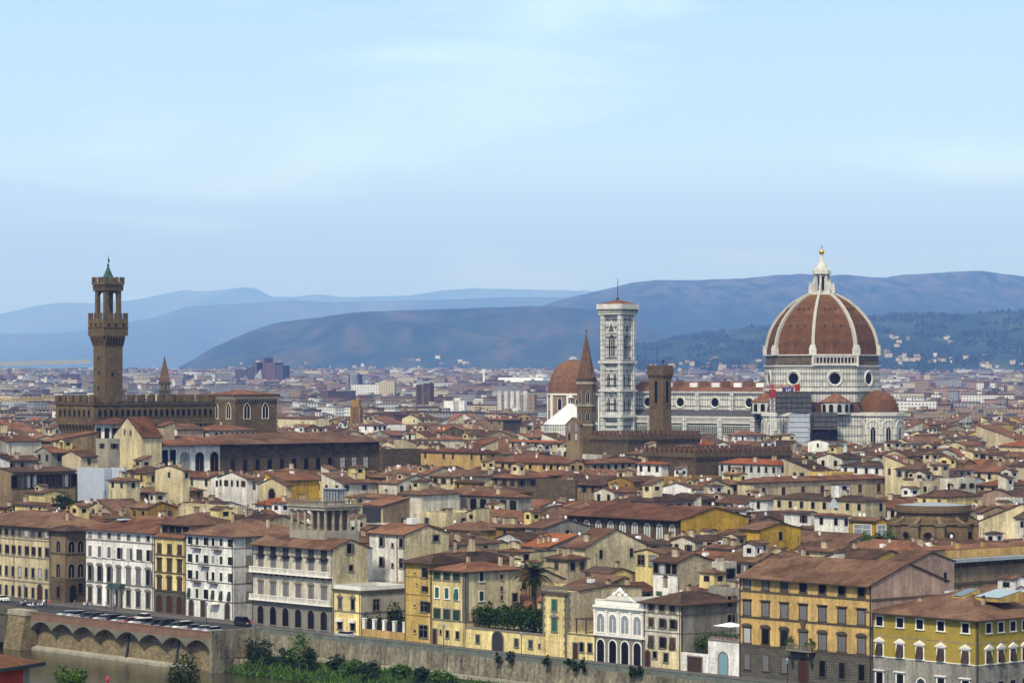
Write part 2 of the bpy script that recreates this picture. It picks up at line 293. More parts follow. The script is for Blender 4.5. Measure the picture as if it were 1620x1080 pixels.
wr_ = N('ShaderNodeValToRGB', t_); wr_.color_ramp.elements[0].color = (.018,.021,.009,1); wr_.color_ramp.elements[0].position = .4; wr_.color_ramp.elements[1].color = (.045,.045,.012,1); wr_.color_ramp.elements[1].position = .62
lk(t_, wc.outputs['Fac'], wr_.inputs[0]); lk(t_, wr_.outputs[0], b_.inputs['Base Color'])
mb = MB(); q = [st(-600,-111.5), st(900,-111.5), st(900,.7), st(7.8,.7), st(7.8,-9.2), st(-600,-9.2)]; mb.poly([(*p, RIVER_Z) for p in q]); tag(mb.build('river_water', 'water'), kind='structure')
# grass bank under the wall
vary('bank_mat', (.022,.038,.010), amp=.6, scale=.5, streak=0, fine=3)
mb = MB(); n = 60
for i in range(n+1):
    s = 7.8 + i*4.0
    wdt = 9 + 2.5*mn.noise((s*.05, 3, 0)) + max(0, s-40)*.12
    if i == 0: wdt = 4
    for t, z in ((.6, -4.0), (-1.5, -4.2+.3*mn.noise((s*.2,0,0))), (-wdt*.55, -5.8+.4*mn.noise((s*.2,5,0))), (-wdt, RIVER_Z+.02), (-wdt-2, RIVER_Z-1)):
        p = st(s, t); mb.v.append((p.x, p.y, z))
for i in range(n):
    for j in range(4): a = i*5+j; mb.f.append((a, a+1, a+6, a+5)); mb.m.append(0)
tag(mb.build('river_bank', 'bank_mat'), kind='structure')
# hills
HILLS = {}; HFN = {}
def hill(name, prof, Yr, Yb, zb, mat, amp=.12, n=170, u0=-260, u1=1880, shp=.85, seed=0, freq=1.0):
    nj = 26; mb = MB()
    def zs(u, f):
        Y = Yb + (Yr-Yb)*f; zr = zv(lerp_tab(prof, u), Yr)
        k = kx(u)*Yr
        e = math.sin(math.pi*min(f,1))
        rid = mn.fractal((k*.0011*freq, f*1.6*freq+seed, seed), 1.0, 2.0, 5)
        base = zb + (zr-zb)*(f**shp)
        return Y, base + rid*amp*max(zr-zb, 0)*e + f*Y*.00022*mn.fractal((u*.05, seed, 0), 1.0, 2.0, 4)
    for i in range(n+1):
        u = u0+(u1-u0)*i/n
        for j in range(nj+1):
            f = j/nj*1.0
            Y, z = zs(u, f)
            mb.v.append((kx(u)*Y, Y, z if j else zb-30))
        Y, z = zs(u, 1.0); Y2 = Y + (Yr-Yb)*.5; mb.v.append((kx(u)*Y2, Y2, z*.55+zb*.4))
    m = nj+2
    for i in range(n):
        for j in range(m-1): a = i*m+j; mb.f.append((a, a+m, a+m+1, a+1)); mb.m.append(0)
    o = mb.build(name, mat, smooth=True); tag(o, kind='structure'); HFN[mat.split('_')[1]] = zs; return o
def hillmat(name, dark, mid, pale, scale, p=(.35,.5,.66), rock=None, zr=(0,1)):
    m, t, b = newmat(name, 1.0); tcn = N('ShaderNodeTexCoord', t)
    a = N('ShaderNodeTexNoise', t); a.inputs['Scale'].default_value = scale; a.inputs['Detail'].default_value = 9; a.inputs['Roughness'].default_value = .62; a.inputs['Distortion'].default_value = .6
    mp_ = N('ShaderNodeMapping', t); mp_.inputs['Scale'].default_value = (1, .16, .9); lk(t, tcn.outputs['Object'], mp_.inputs[0]); lk(t, mp_.outputs[0], a.inputs['Vector'])
    cr_ = N('ShaderNodeValToRGB', t); e = cr_.color_ramp.elements; e[0].position = p[0]; e[0].color = (*dark,1); e[1].position = p[2]; e[1].color = (*pale,1); e2 = e.new(p[1]); e2.color = (*mid,1)
    lk(t, a.outputs['Fac'], cr_.inputs[0]); src = cr_.outputs[0]
    if rock:
        sx = N('ShaderNodeSeparateXYZ', t); lk(t, tcn.outputs['Object'], sx.inputs[0]); mr = N('ShaderNodeMapRange', t); mr.inputs[1].default_value = zr[0]; mr.inputs[2].default_value = zr[1]; lk(t, sx.outputs['Z'], mr.inputs[0])
        rn = N('ShaderNodeTexNoise', t); rn.inputs['Scale'].default_value = scale*2.5; rn.inputs['Detail'].default_value = 8; lk(t, mp_.outputs[0], rn.inputs['Vector'])
        mr2 = N('ShaderNodeMapRange', t); mr2.inputs[1].default_value = .42; mr2.inputs[2].default_value = .58; lk(t, rn.outputs['Fac'], mr2.inputs[0])
        mu = N('ShaderNodeMath', t, operation='MULTIPLY'); lk(t, mr.outputs[0], mu.inputs[0]); lk(t, mr2.outputs[0], mu.inputs[1])
        mxn = N('ShaderNodeMixRGB', t); mxn.inputs[2].default_value = (*rock, 1); lk(t, mu.outputs[0], mxn.inputs[0]); lk(t, src, mxn.inputs[1]); src = mxn.outputs[0]
    lk(t, src, b.inputs['Base Color'])
    bp = N('ShaderNodeBump', t); bp.inputs['Strength'].default_value = .6; bp.inputs['Distance'].default_value = 12; lk(t, a.outputs['Fac'], bp.inputs['Height']); lk(t, bp.outputs[0], b.inputs['Normal'])
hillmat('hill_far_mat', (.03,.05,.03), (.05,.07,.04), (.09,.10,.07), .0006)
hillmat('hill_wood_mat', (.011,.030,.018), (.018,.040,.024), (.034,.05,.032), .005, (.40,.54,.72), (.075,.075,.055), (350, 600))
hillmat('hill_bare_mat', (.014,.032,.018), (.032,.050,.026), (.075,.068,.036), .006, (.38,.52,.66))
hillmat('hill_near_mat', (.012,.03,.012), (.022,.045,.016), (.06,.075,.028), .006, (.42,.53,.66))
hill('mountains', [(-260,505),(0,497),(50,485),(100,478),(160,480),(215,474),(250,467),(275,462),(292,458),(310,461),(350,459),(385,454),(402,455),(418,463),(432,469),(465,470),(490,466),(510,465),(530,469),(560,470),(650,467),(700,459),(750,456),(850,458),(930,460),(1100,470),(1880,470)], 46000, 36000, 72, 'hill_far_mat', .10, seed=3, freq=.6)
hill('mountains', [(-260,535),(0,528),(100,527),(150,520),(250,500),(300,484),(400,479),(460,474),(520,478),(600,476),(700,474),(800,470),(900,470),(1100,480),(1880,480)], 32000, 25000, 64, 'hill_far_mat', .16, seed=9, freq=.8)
hill('hills', [(-260,600),(700,600),(760,530),(800,500),(850,486),(880,476),(920,466),(960,457),(1000,447),(1040,443),(1100,443),(1180,440),(1230,435),(1270,433),(1300,436),(1340,434),(1370,438),(1400,439),(1430,434),(1450,434),(1500,430),(1550,428),(1580,432),(1620,437),(1880,470)], 20000, 14500, 48, 'hill_wood_mat', .16, seed=21, freq=1.2)
hill('hills', [(-260,604),(240,600),(290,577),(340,548),(400,522),(440,510),(480,505),(560,494),(650,490),(700,489),(750,487),(850,484),(920,488),(1000,500),(1100,560),(1200,600),(1880,610)], 14500, 11500, 47, 'hill_bare_mat', .16, seed=33, freq=1.5)
hill('hills', [(-260,606),(880,604),(950,580),(1000,548),(1050,537),(1100,529),(1200,515),(1300,505),(1400,498),(1450,497),(1520,497),(1560,494),(1620,492),(1880,490)], 11500, 8200, 40, 'hill_near_mat', .20, seed=41, freq=1.8, shp=.95)
# ---------------------------------------------------------------- quay: deck on brackets, river wall, bridge
RZ = math.atan2(DV.y, DV.x)
def quay(name, s0, s1, t): return st(s0, t), RZ
def deck_wall():
    s0 = to_st((kx(64)*668, 668))[0]; L_ = 7.7 - s0; a = st(s0, -12.4)
    r = empty('river_wall', (*a, 0), RZ); tag(r, 'battered stone quay wall with scalloped brackets carrying the brick parapet of the car park', 'wall')
    mb = MB(); mb.box(0, L_, 0, .45, -.9, .72); mb.build('parapet', 'quay_brick', r)
    mb = MB(); mb.box(-.1, L_+.1, -.12, .57, .72, .86); mb.build('coping', 'quay_brick', r)
    nb_ = 8; bw = L_/nb_
    for i in range(nb_):
        mb = MB(); pts = [(i*bw+.02, -.9)]
        K = 16
        for k in range(K+1): x = k/K; pts.append((i*bw + .02 + (bw-.04)*x, -.9-.25-1.75*(1-math.sin(math.pi*x)**.8)))
        pts.append(((i+1)*bw-.02, -.9)); pts = pts[::-1]
        mb.xz(pts, .02, 2.0, 0); mb.build('bracket_arch', 'concrete', r)
    mb = MB(); mb.yz([(1.4, RIVER_Z-2), (2.6, RIVER_Z-2), (3.4, -.9), (2.5, -.9)][::1], 0, L_); mb.build('wall_face', 'quay_stone', r)
    mb = MB(); mb.yz([(.3, RIVER_Z-1), (1.3, RIVER_Z-1), (1.7, RIVER_Z+.9), (.3, RIVER_Z+.5)], -6, L_-8); mb.build('footing', 'stone_light', r)
    for f_ in (.52, .79):
        mb = MB(); mb.yz([(1.1, RIVER_Z), (1.5, RIVER_Z), (2.5, -2), (2.1, -2)], L_*f_, L_*f_+.5); mb.build('drain_pipe', 'metal_dark', r)
    mb = MB(); b = st(7.7, -12.4); mb.box(0, .8, 0, 13.0, RIVER_Z-2, 1.05); mb.build('return_wall', 'quay_wall', r, (L_, 0, 0))
    return s0
S_DECK = deck_wall()
def main_wall():
    a = st(7.8, 0); r = empty('river_wall', (*a, 0), RZ); tag(r, 'long weathered grey embankment wall running below the riverside houses', 'wall')
    mb = MB(); mb.yz([(-.9, RIVER_Z-2), (.7, RIVER_Z-2), (.7, 0), (-.05, 0)], 0, 230); mb.build('wall_face', 'quay_wall', r)
    mb = MB(); mb.box(0, 230, -.02, .5, 0, 1.0); mb.build('parapet', 'quay_top', r)
    mb = MB(); mb.box(0, 230, -.1, .6, 1.0, 1.12); mb.build('coping', 'quay_top', r)
    mb = MB(); mb.box(0, 230, -1.9, -.7, -6, -3.6); mb.build('ledge', 'stone_light', r)
    # buttress with a conical stone cap at the corner
    c = to_st((kx(356)*618, 618)); p = st(c[0], -3.0)
    r = empty('round_buttress', (*p, 0)); tag(r, 'half round stone buttress with a conical cap at the foot of the embankment corner', 'buttress')
    mb = MB(); mb.cyl(0, 0, RIVER_Z-2, -4.6, 4.3, 3.9, 20); mb.build('drum', 'quay_wall', r); mb = MB(); mb.cyl(0, 0, -4.6, -1.2, 4.2, .3, 20); mb.build('cap', 'stone', r)
    # stepped pier where the bridge lands
    p = st(S_DECK-7, -14.6); r = empty('bridge', (*p, 0), RZ); tag(r, 'pale concrete bridge with a curved soffit landing on a brown stone abutment', 'bridge')
    mb = MB(); mb.yz([(-1.0, RIVER_Z-2), (4, RIVER_Z-2), (4, 0), (.9, 0)], 0, 7.0); mb.build('abutment', 'quay_stone', r)
    mb = MB(); mb.box(-.2, 7.2, .7, 4, .003, 1.15); mb.build('abutment_parapet', 'stone_light', r)
    K = 18; pts = []
    for k in range(K+1): y = -48*k/K; pts.append((y, -1.0 - 4.6*(1-math.sin(math.pi*(k/K)*.5+.0)**.6) if k else -6.4))
    for nm, x0, x1, top in (('deck', -16.0, -1.5, 0.0),):
        mb = MB(); n = len(pts); o_ = [(y, z) for y, z in pts] + [(-48, top), (3.9, top), (3.9, -6.4)]
        mb.yz(o_[::-1], x0, x1); mb.build('span', 'concrete', r)
    mb = MB(); mb.box(-1.9, -1.3, -48, .6, 0.0, 1.1); mb.box(-16.2, -15.6, -48, .6, 0.0, 1.1); mb.build('bridge_parapet', 'concrete', r)
    mb = MB(); mb.box(-30, 0, 3.9, 6, RIVER_Z-2, 1.05); mb.build('back_wall', 'dark_stone', r)
main_wall()
# ---------------------------------------------------------------- windows and roofs
WC = {}; WR = random.Random(21); vary('glass_mid', (.06,.065,.07), rough=.3)
def win_meshes(style, w_, h, fr='trim', sh='grey_shutter', pane='glass'):
    key = (style, round(w_,2), round(h,2), fr, sh, pane)
    if key in WC: return WC[key]
    a = w_/2; F_ = MB(); P = MB(); X = MB(); X2 = MB(); t = min(.22, w_*.18)
    arch = style.startswith('arch'); pt = 'point' in style
    if arch:
        o = arch_pts(0, -.02, w_+2*t, h+t, 8, pt); i = arch_pts(0, 0, w_, h, 8, pt)
        n = len(o); base = len(F_.v)
        F_.v += [(p[0], -.12, p[1]) for p in o] + [(p[0], -.12, p[1]) for p in i] + [(p[0], 0, p[1]) for p in o] + [(p[0], 0, p[1]) for p in i]
        for k in range(1, n):
            k2 = (k+1) % n; F_.f += [(k, k2, n+k2, n+k), (k2, k, 2*n+k, 2*n+k2), (n+k, n+k2, 3*n+k2, 3*n+k)]; F_.m += [0,0,0]
        F_.box(-a-t-.08, a+t+.08, -.2, 0, -.2, -.02)
        P.xz(i, -.03, -.01)
        if 'mull' in style or 'bif' in style: F_.box(-.07, .07, -.1, -.03, 0, h-a*.9)
    else:
        F_.box(-a-t, -a, -.12, 0, 0, h); F_.box(a, a+t, -.12, 0, 0, h); F_.box(-a-t, a+t, -.12, 0, h, h+t); F_.box(-a-t-.1, a+t+.1, -.22, 0, -.18, 0)
        if style != 'closed': P.box(-a, a, -.03, -.004, 0, h)
        if 'mull' in style: F_.box(-.05, .05, -.07, -.03, 0, h); F_.box(-a, a, -.07, -.03, h*.62, h*.66)
    if 'ped' in style: F_.xz([(-a-t-.25, h+t+.2), (a+t+.25, h+t+.2), (0, h+t+.85)], -.35, 0); F_.box(-a-t-.2, a+t+.2, -.3, 0, h+t, h+t+.2)
    if 'cur' in style:
        ww = a+t+.12; F_.xz([(-ww, h+t+.2), (ww, h+t+.2)] + [(ww*math.cos(math.pi*k/8), h+t+.2+.45*math.sin(math.pi*k/8)) for k in range(1, 8)], -.35, 0); F_.box(-a-t-.2, a+t+.2, -.3, 0, h+t, h+t+.2)
    if 'hood' in style: F_.box(-a-t-.25, a+t+.25, -.4, 0, h+t+.05, h+t+.22)
    if 'closed' in style:
        X.box(-a, -.02, -.07, -.004, 0, h); X.box(.02, a, -.07, -.004, 0, h)
        for k in range(1, 4): X.box(-a, a, -.09, -.07, h*k/4-.04, h*k/4+.04)
    if 'open' in style:
        for sgn, X in ((-1, X), (1, X2)):
            x0 = sgn*(a+t*.2); x1 = sgn*(a+w_*.48+t*.2); X.box(min(x0,x1), max(x0,x1), -.2, -.13, -.02, h)
            X.box(min(x0,x1)+.06, max(x0,x1)-.06, -.23, -.2, h*.48, h*.52)
    if 'half' in style: X.box(-a, -a*.1, -.09, -.04, 0, h)
    if 'tilt' in style: X.poly([(-a, -.08, h), (-a, -.5, .05), (a, -.5, .05), (a, -.08, h)]); X.poly([(a, -.06, h), (a, -.48, .05), (-a, -.48, .05), (-a, -.06, h)])
    res = [('window', F_.mesh('window', [fr]))]
    if P.f: res.append(('pane', P.mesh('pane', [pane])))
    if X.f: res.append(('shutter', X.mesh('shutter', [sh])))
    if X2.f: res.append(('shutter', X2.mesh('shutter', [sh])))
    WC[key] = res; return res
class Bld:
    """A building in its own frame: x along the front, y away from the viewer, z up."""
    def __init__(s, name, label, cat, A, rz, W, D, H, group=None):
        s.r = empty(name, (A[0], A[1], 0 if len(A) < 3 else A[2]), rz); tag(s.r, label, cat, group); s.W, s.D, s.H = W, D, H; s.A = Vector((A[0], A[1])); s.rz = rz
    def side(s, sd, x, z, off=0):
        if sd == 'F': return (x, -off, z), 0
        if sd == 'R': return (s.W+off, x, z), R(90)
        if sd == 'L': return (-off, s.D-x, z), R(-90)
        return (s.W-x, s.D+off, z), R(180)
    def walls(s, bands, inset=0):
        for z0, z1, m, *mr in bands:
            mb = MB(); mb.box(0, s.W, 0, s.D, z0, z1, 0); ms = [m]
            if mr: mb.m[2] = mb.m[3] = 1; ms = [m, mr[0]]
            mb.build('wall', ms, s.r)
    def window(s, sd, x, z, w_, h, style='plain', fr='trim', sh='grey_shutter', pane='glass', name='window'):
        ms = win_meshes(style, w_, h, fr, sh, pane); loc, rz = s.side(sd, x, z)
        o = inst(name, ms[0][1], s.r, loc, rz)
        for nm, me in ms[1:]: inst(nm, me, o, (0,0,0))
        return o
    def row(s, sd, n, z, w_, h, style='plain', x0=None, x1=None, **k):
        T = s.W if sd in 'FB' else s.D; x0 = T*.5/n if x0 is None else x0; x1 = T-T*.5/n if x1 is None else x1
        for i in range(n):
            sty = style if isinstance(style, str) else style[i % len(style)]
            if sty == '': continue
            if 'pane' not in k and WR.random() < .28: s.window(sd, x0+(x1-x0)*(i/(n-1) if n > 1 else .5), z, w_, h, sty, pane=WR.choice(['curtain','glass_pale','glass_mid']), **k); continue
            s.window(sd, x0+(x1-x0)*(i/(n-1) if n > 1 else .5), z, w_, h, sty, **k)
    def band(s, z, h=.25, p=.12, m='trim', name='string_course', sides='FR'):
        mb = MB()
        if 'F' in sides: mb.box(-p*(1 if 'L' in sides else 0), s.W+(p if 'R' in sides else 0), -p, -.002, z, z+h)
        if 'R' in sides: mb.box(s.W+.002, s.W+p, 0, s.D, z, z+h)
        if 'L' in sides: mb.box(-p, -.002, 0, s.D, z, z+h)
        return mb.build(name, m, s.r)
    def boxp(s, name, m, *bx):
        mb = MB()
        for b in bx: mb.box(*b)
        return mb.build(name, m, s.r)
    def roof(s, kind='hip', pitch=.32, over=.7, m='tile_brown', z=None, wallm=None, x0=0, x1=None, y0=0, y1=None, ridge_lim=None):
        z = s.H if z is None else z; x1 = s.W if x1 is None else x1; y1 = s.D if y1 is None else y1
        mb = roof_mb(x0, x1, y0, y1, z, kind, pitch, over)
        o = mb.build('roof', [m, 'eave_wood', wallm or m], s.r); return o
    def chimney(s, x, y, z, h=1.2, w_=.5, m='wall_beige'):
        mb = MB(); mb.box(x-w_/2, x+w_/2, y-w_/2, y+w_/2, z-1.0, z+h, 0); mb.box(x-w_*.7, x+w_*.7, y-w_*.7, y+w_*.7, z+h, z+h+.12, 1); mb.box(x-w_*.35, x+w_*.35, y-w_*.35, y+w_*.35, z+h+.12, z+h+.4, 1)
        return mb.build('chimney', [m, 'tile_brown'], s.r)
def roof_mb(x0, x1, y0, y1, z, kind, pitch, over, th=.22, mb=None, mi=(0,1,2)):
    """roof slabs in tile (0) with timber undersides (1), and gable triangles (2)."""
    mb = mb or MB(); W = x1-x0; D = y1-y0; o = over; drop = pitch*o
    def slab(pts):
        n = len(pts); i = len(mb.v)
        mb.v += [(p[0], p[1], p[2]+th) for p in pts] + [tuple(p) for p in pts]
        mb.f.append(tuple(i+k for k in range(n))); mb.m.append(mi[0]); mb.f.append(tuple(i+n+n-1-k for k in range(n))); mb.m.append(mi[1])
        for k in range(n): mb.f.append((i+n+k, i+n+(k+1)%n, i+(k+1)%n, i+k)); mb.m.append(mi[1])
    zl = z-drop+.01
    if kind == 'hip':
        hs = min(W, D)/2+o; zr = zl+pitch*hs
        a, b, c, d = (x0-o, y0-o, zl), (x1+o, y0-o, zl), (x1+o, y1+o, zl), (x0-o, y1+o, zl)
        if W >= D: r1, r2 = (x0-o+hs, (y0+y1)/2, zr), (x1+o-hs, (y0+y1)/2, zr); slab([a,b,r2,r1]); slab([b,c,r2]); slab([c,d,r1,r2]); slab([d,a,r1])
        else: r1, r2 = ((x0+x1)/2, y0-o+hs, zr), ((x0+x1)/2, y1+o-hs, zr); slab([a,b,r1]); slab([b,c,r2,r1]); slab([c,d,r2]); slab([d,a,r1,r2])
        # ridge and hip cap tiles
    elif kind == 'gx':
        g = .25; zr = zl+pitch*(D/2+o); ym = (y0+y1)/2
        slab([(x0-g,y0-o,zl),(x1+g,y0-o,zl),(x1+g,ym,zr),(x0-g,ym,zr)]); slab([(x1+g,y1+o,zl),(x0-g,y1+o,zl),(x0-g,ym,zr),(x1+g,ym,zr)])
        mb.yz([(y0,z),(y1,z),(ym,z+pitch*D/2)], x0, x1, mi[2])
    elif kind == 'gy':
        g = .25; zr = zl+pitch*(W/2+o); xm = (x0+x1)/2
        slab([(x1+o,y0-g,zl),(x1+o,y1+g,zl),(xm,y1+g,zr),(xm,y0-g,zr)]); slab([(x0-o,y1+g,zl),(x0-o,y0-g,zl),(xm,y0-g,zr),(xm,y1+g,zr)])
        mb.xz([(x0,z),(x1,z),(xm,z+pitch*W/2)], y0, y1, mi[2])
    elif kind == 'shed':
        zr = zl+pitch*(D+o); slab([(x0-.25,y0-o,zl),(x1+.25,y0-o,zl),(x1+.25,y1+.1,zr+.1*pitch),(x0-.25,y1+.1,zr+.1*pitch)]); mb.yz([(y0,z),(y1,z),(y1,z+pitch*D)], x0, x1, mi[2])
    elif kind == 'shedr':
        zr = z+pitch*W; slab([(x1+o,y0-.25,zl),(x1+o,y1+.25,zl),(x0-.1,y1+.25,zr+.1*pitch),(x0-.1,y0-.25,zr+.1*pitch)]); mb.xz([(x0,z),(x1,z),(x0,z+pitch*W)], y0, y1, mi[2])
    elif kind == 'pyr':
        zr = zl+pitch*(min(W,D)/2+o); c_ = ((x0+x1)/2,(y0+y1)/2,zr); q = [(x0-o,y0-o,zl),(x1+o,y0-o,zl),(x1+o,y1+o,zl),(x0-o,y1+o,zl)]
        for k in range(4): slab([q[k], q[(k+1)%4], c_])
    elif kind == 'flat':
        for (a,b,c,d) in ((x0,x1,y0,y0+.25),(x0,x1,y1-.25,y1),(x0,x0+.25,y0+.25,y1-.25),(x1-.25,x1,y0+.25,y1-.25)): mb.box(a,b,c,d,z,z+.8,mi[2])
        mb.box(x0+.25,x1-.25,y0+.25,y1-.25,z,z+.08,mi[1])
    return mb
MINW = 7.0
FOOT = []      # footprints taken by hand-placed buildings: (centre, half w, half d, rz)
PROT = []      # (u0, u1, v_top, v_low, Y): stretches of facade that stay in view
def corner(uL, uC, uS, YC=None, vE=None, t=None, H=None, D=None, vlow=None, prot=True, rz=None):
    """frame of a building from its near corner: returns A (front-left ground point), rz, W, D, H"""
    rz = RZ if rz is None else rz
    dx, dy = math.cos(rz), math.sin(rz); px, py = -dy, dx
    if t is not None: C = on_line(uC, t); YC = C.y
    elif YC is None: YC = (EYE-H)/(EYE-zv(vE, 1000))*1000 if False else (EYE-H)/(-(math.tan(TH+math.atan((540-vE)/F))))
    C = Vector((kx(uC)*YC, YC)); H = zv(vE, YC) if H is None or t is not None else H
    k = kx(uL); W = max(MINW, (C.x-k*C.y)/(dx-k*dy))
    if D is None: k = kx(uS); D = (k*C.y-C.x)/(px-k*py)
    A = C - Vector((dx, dy))*W
    FOOT.append((A+Vector((dx,dy))*W/2+Vector((px,py))*D/2, W/2, D/2, rz))
    if prot: PROT.append((min(uL,uC), max(uC, uS or uC), vE-14, vlow or vE+12, YC))
    if prot and uS and uS-uC > 40: PROT.append(((uC+uS)/2, uS, vE-10, vlow or vE+12, YC+D*py*.45))
    return A, rz, W, D, H
# ---------------------------------------------------------------- riverside houses
def riv(name, label, cat, uL, uC, uS, vE, t=10, **k):
    A, rz, W, D, H = corner(uL, uC, uS, t=t, vE=vE, **k); b = Bld(name, label, cat, A, rz, W, D, H); b.Y = on_line(uC, t).y; b.z = lambda v: zv(v, b.Y)
    if name != 'garden_wall' and H > 8:
        for xx in (.12, W-.25): mbp = MB(); mbp.cyl(xx, -.1, .2, H-.1, .07, .07, 6); mbp.build('drain_pipe', 'metal_dark', b.r)
    return b
def rr(b, sd, n, v0, v1, w_, style, **k): b.row(sd, n, b.z(v1), w_, b.z(v0)-b.z(v1), style, **k)
GR = 'riverside palaces'
# 1 cream palace at the left edge
b = riv('palace', 'long cream four-storey palace with an open dark loggia under the eaves, by the bridge', 'palace', -45, 80, None, 834, t=14, D=17)
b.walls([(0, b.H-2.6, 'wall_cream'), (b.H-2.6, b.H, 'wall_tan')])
rr(b,'F',12,841,851,1.7,'plain',fr='trim'); rr(b,'F',12,867,880,1.15,['open','plain','open'],sh='brown_shutter'); rr(b,'F',12,901,916,1.1,'plain'); 
for i,x in enumerate([b.W*(k+.5)/12 for k in range(12)]):
    if i == 10: b.window('F', x, 0.1, 1.9, 3.6, 'arch', pane='door_wood', fr='rustic', name='door')
    else: b.window('F', x, b.z(948), 1.1, b.z(932)-b.z(948), 'plain')
for v in (857, 885, 924): b.band(b.z(v))
b.boxp('drain_pipe','metal_dark',(b.W*.55,b.W*.55+.12,-.12,0,3,b.H)); b.roof('hip', .33, .9); b.chimney(b.W*.7, 8, b.H+2.2); b.chimney(b.W*.9, 7, b.H+2)
# 2 brown stone palace
b = riv('palace', 'tall narrow brown palace with rough stone base and paired arched windows on the corner', 'palace', 81, 106, 135, 838, t=14)
b.walls([(0, b.z(918), 'stone_block'), (b.z(918), b.H, 'wall_tan')])
for v0, v1 in ((856, 874), (892, 914)):
    b.window('F', b.W*.5, b.z(v1), 1.6, b.z(v0)-b.z(v1), 'arch bif'); b.row('R', 2, b.z(v1), 1.7, b.z(v0)-b.z(v1), 'arch bif')
b.window('F', b.W*.5, b.z(946), 1.3, 2.6, 'plain', fr='stone'); b.window('R', b.D*.35, .1, 1.9, 4.0, 'arch', fr='stone', name='door'); b.window('R', b.D*.75, 2.2, 1.2, 2.2, 'plain', fr='stone')
for v in (877, 916): b.band(b.z(v), .35, .15, 'trim_dark')
b.roof('hip', .3, 1.2, 'tile_dark')
# 3 white palace
b = riv('palace', 'white palace with seven bays of grey shutters and a green canopy over its brown door', 'palace', 136, 243, None, 843, t=15.5, D=19)
b.walls([(0, b.H, 'wall_white')])
rr(b,'F',7,849,855,1.0,['plain','closed'],fr='trim'); rr(b,'F',7,870,888,1.5,['closed','closed','closed','open','open','open','open'],fr='trim_white')
rr(b,'F',7,903,926,1.5,['cur open','cur open','cur open','cur closed','cur closed','cur closed','cur open']); rr(b,'F',7,938,962,1.5,['cur closed','cur closed','cur closed','','cur closed','cur closed','cur closed'],sh='metal_dark')
b.window('F', b.W*.5, .05, 2.0, b.z(937), 'arch', pane='door_wood', fr='rustic', name='door'); b.boxp('canopy','copper',(b.W*.5-2.6,b.W*.5+2.6,-1.5,0,b.z(934),b.z(928)+.1))
b.boxp('column','trim',(b.W*.5-2.0,b.W*.5-1.5,-1.3,-.8,0,b.z(934)-.01),(b.W*.5+1.5,b.W*.5+2.0,-1.3,-.8,0,b.z(934)-.01))
for v in (861, 890, 930): b.band(b.z(v), .3)
b.band(b.H-.5, .45, .5, 'trim_white', 'cornice'); b.roof('hip', .3, .9, 'tile_red'); b.chimney(b.W*.3, 8, b.H+1.8); b.boxp('skylight','skylight',(b.W*.25,b.W*.25+2.2,4,6.5,b.H+2.1,b.H+2.35))
# 4 narrow yellow
b = riv('palace', 'narrow pale yellow palace with a grey rusticated ground floor of three arches', 'palace', 245, 293, None, 852, t=14.5, D=15)
b.walls([(0, b.z(935), 'rustic'), (b.z(935), b.H, 'wall_paleyellow')])
rr(b,'F',3,863,877,1.3,'closed',fr='trim_dark',sh='brown_shutter'); rr(b,'F',3,887,905,1.4,'hood closed',fr='trim_dark',sh='brown_shutter'); rr(b,'F',3,917,936,1.4,'cur closed',fr='trim_dark',sh='brown_shutter')
b.row('F', 3, .1, 2.3, b.z(944), 'arch', fr='rustic', pane='door_wood')
for v in (881, 909, 938): b.band(b.z(v), .3, .15, 'trim_dark')
mb = roof_mb(0, b.W, 0, 1.4, b.H+.05, 'shed', .3, .5); mb.build('skirt_roof', ['tile_red','eave_wood','wall_cream'], b.r)
A4 = b; bb = MB(); bb.box(.1, b.W-.1, 1.5, b.D, b.H, b.H+3.0); bb.build('attic_wall', 'wall_beige', b.r)
for x in (.18,.4,.62,.85): b_o = inst('window', win_meshes('plain', 2.0, 1.4, 'trim_dark')[0][1], b.r, (b.W*x, 1.5, b.H+1.1)); inst('pane', win_meshes('plain', 2.0, 1.4, 'trim_dark')[1][1], b_o, (0,0,0))
b.roof('hip', .3, .8, 'tile_brown', z=b.H+3.0, y0=1.5)
# 5 white hotel
b = riv('hotel', 'white five-storey hotel with dark green shutters and small stone balconies', 'hotel', 294, 370, None, 848, t=14, D=21)
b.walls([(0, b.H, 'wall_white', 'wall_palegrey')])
for v0, v1 in ((853,865),(881,894),(907,921),(936,951)):
    rr(b,'F',6,v0,v1,1.15,['open','closed','open','plain','closed','open'] if v0 != 936 else ['tilt','closed','open','tilt','tilt','tilt'],sh='dark_green_shutter',fr='trim_white')
    b.row('R', 2, b.z(v1), 1.1, 1.9, 'closed', fr='trim', sh='wall_grey', x0=4, x1=b.D-7)
for v in (868, 897, 924, 954): b.band(b.z(v), .2, .08, 'trim')
b.row('F', 4, .1, 1.7, 3.6, ['arch','plain','','arch'], fr='trim', pane='brown_shutter'); b.boxp('awning','trim_white',(b.W*.56,b.W*.72,-1.6,0,3.2,3.4))
for x, v in ((.25,871),(.68,871),(.42,899),(.25,925),(.6,925)):
    mb = MB(); z = b.z(v); mb.box(b.W*x-1.5, b.W*x+1.5, -.9, 0, z-.15, z); mb.box(b.W*x-1.5, b.W*x+1.5, -.9, -.82, z+.82, z+.9)
    for k in range(11): mb.box(b.W*x-1.48+k*.29, b.W*x-1.43+k*.29, -.88, -.84, z, z+.82)
    mb.build('balcony', 'trim_dark', b.r)
b.roof('hip', .33, .9, 'tile_brown'); b.chimney(b.W*.45, 7, b.H+2.2, 2.2); b.chimney(b.W*.8, 12, b.H+2)
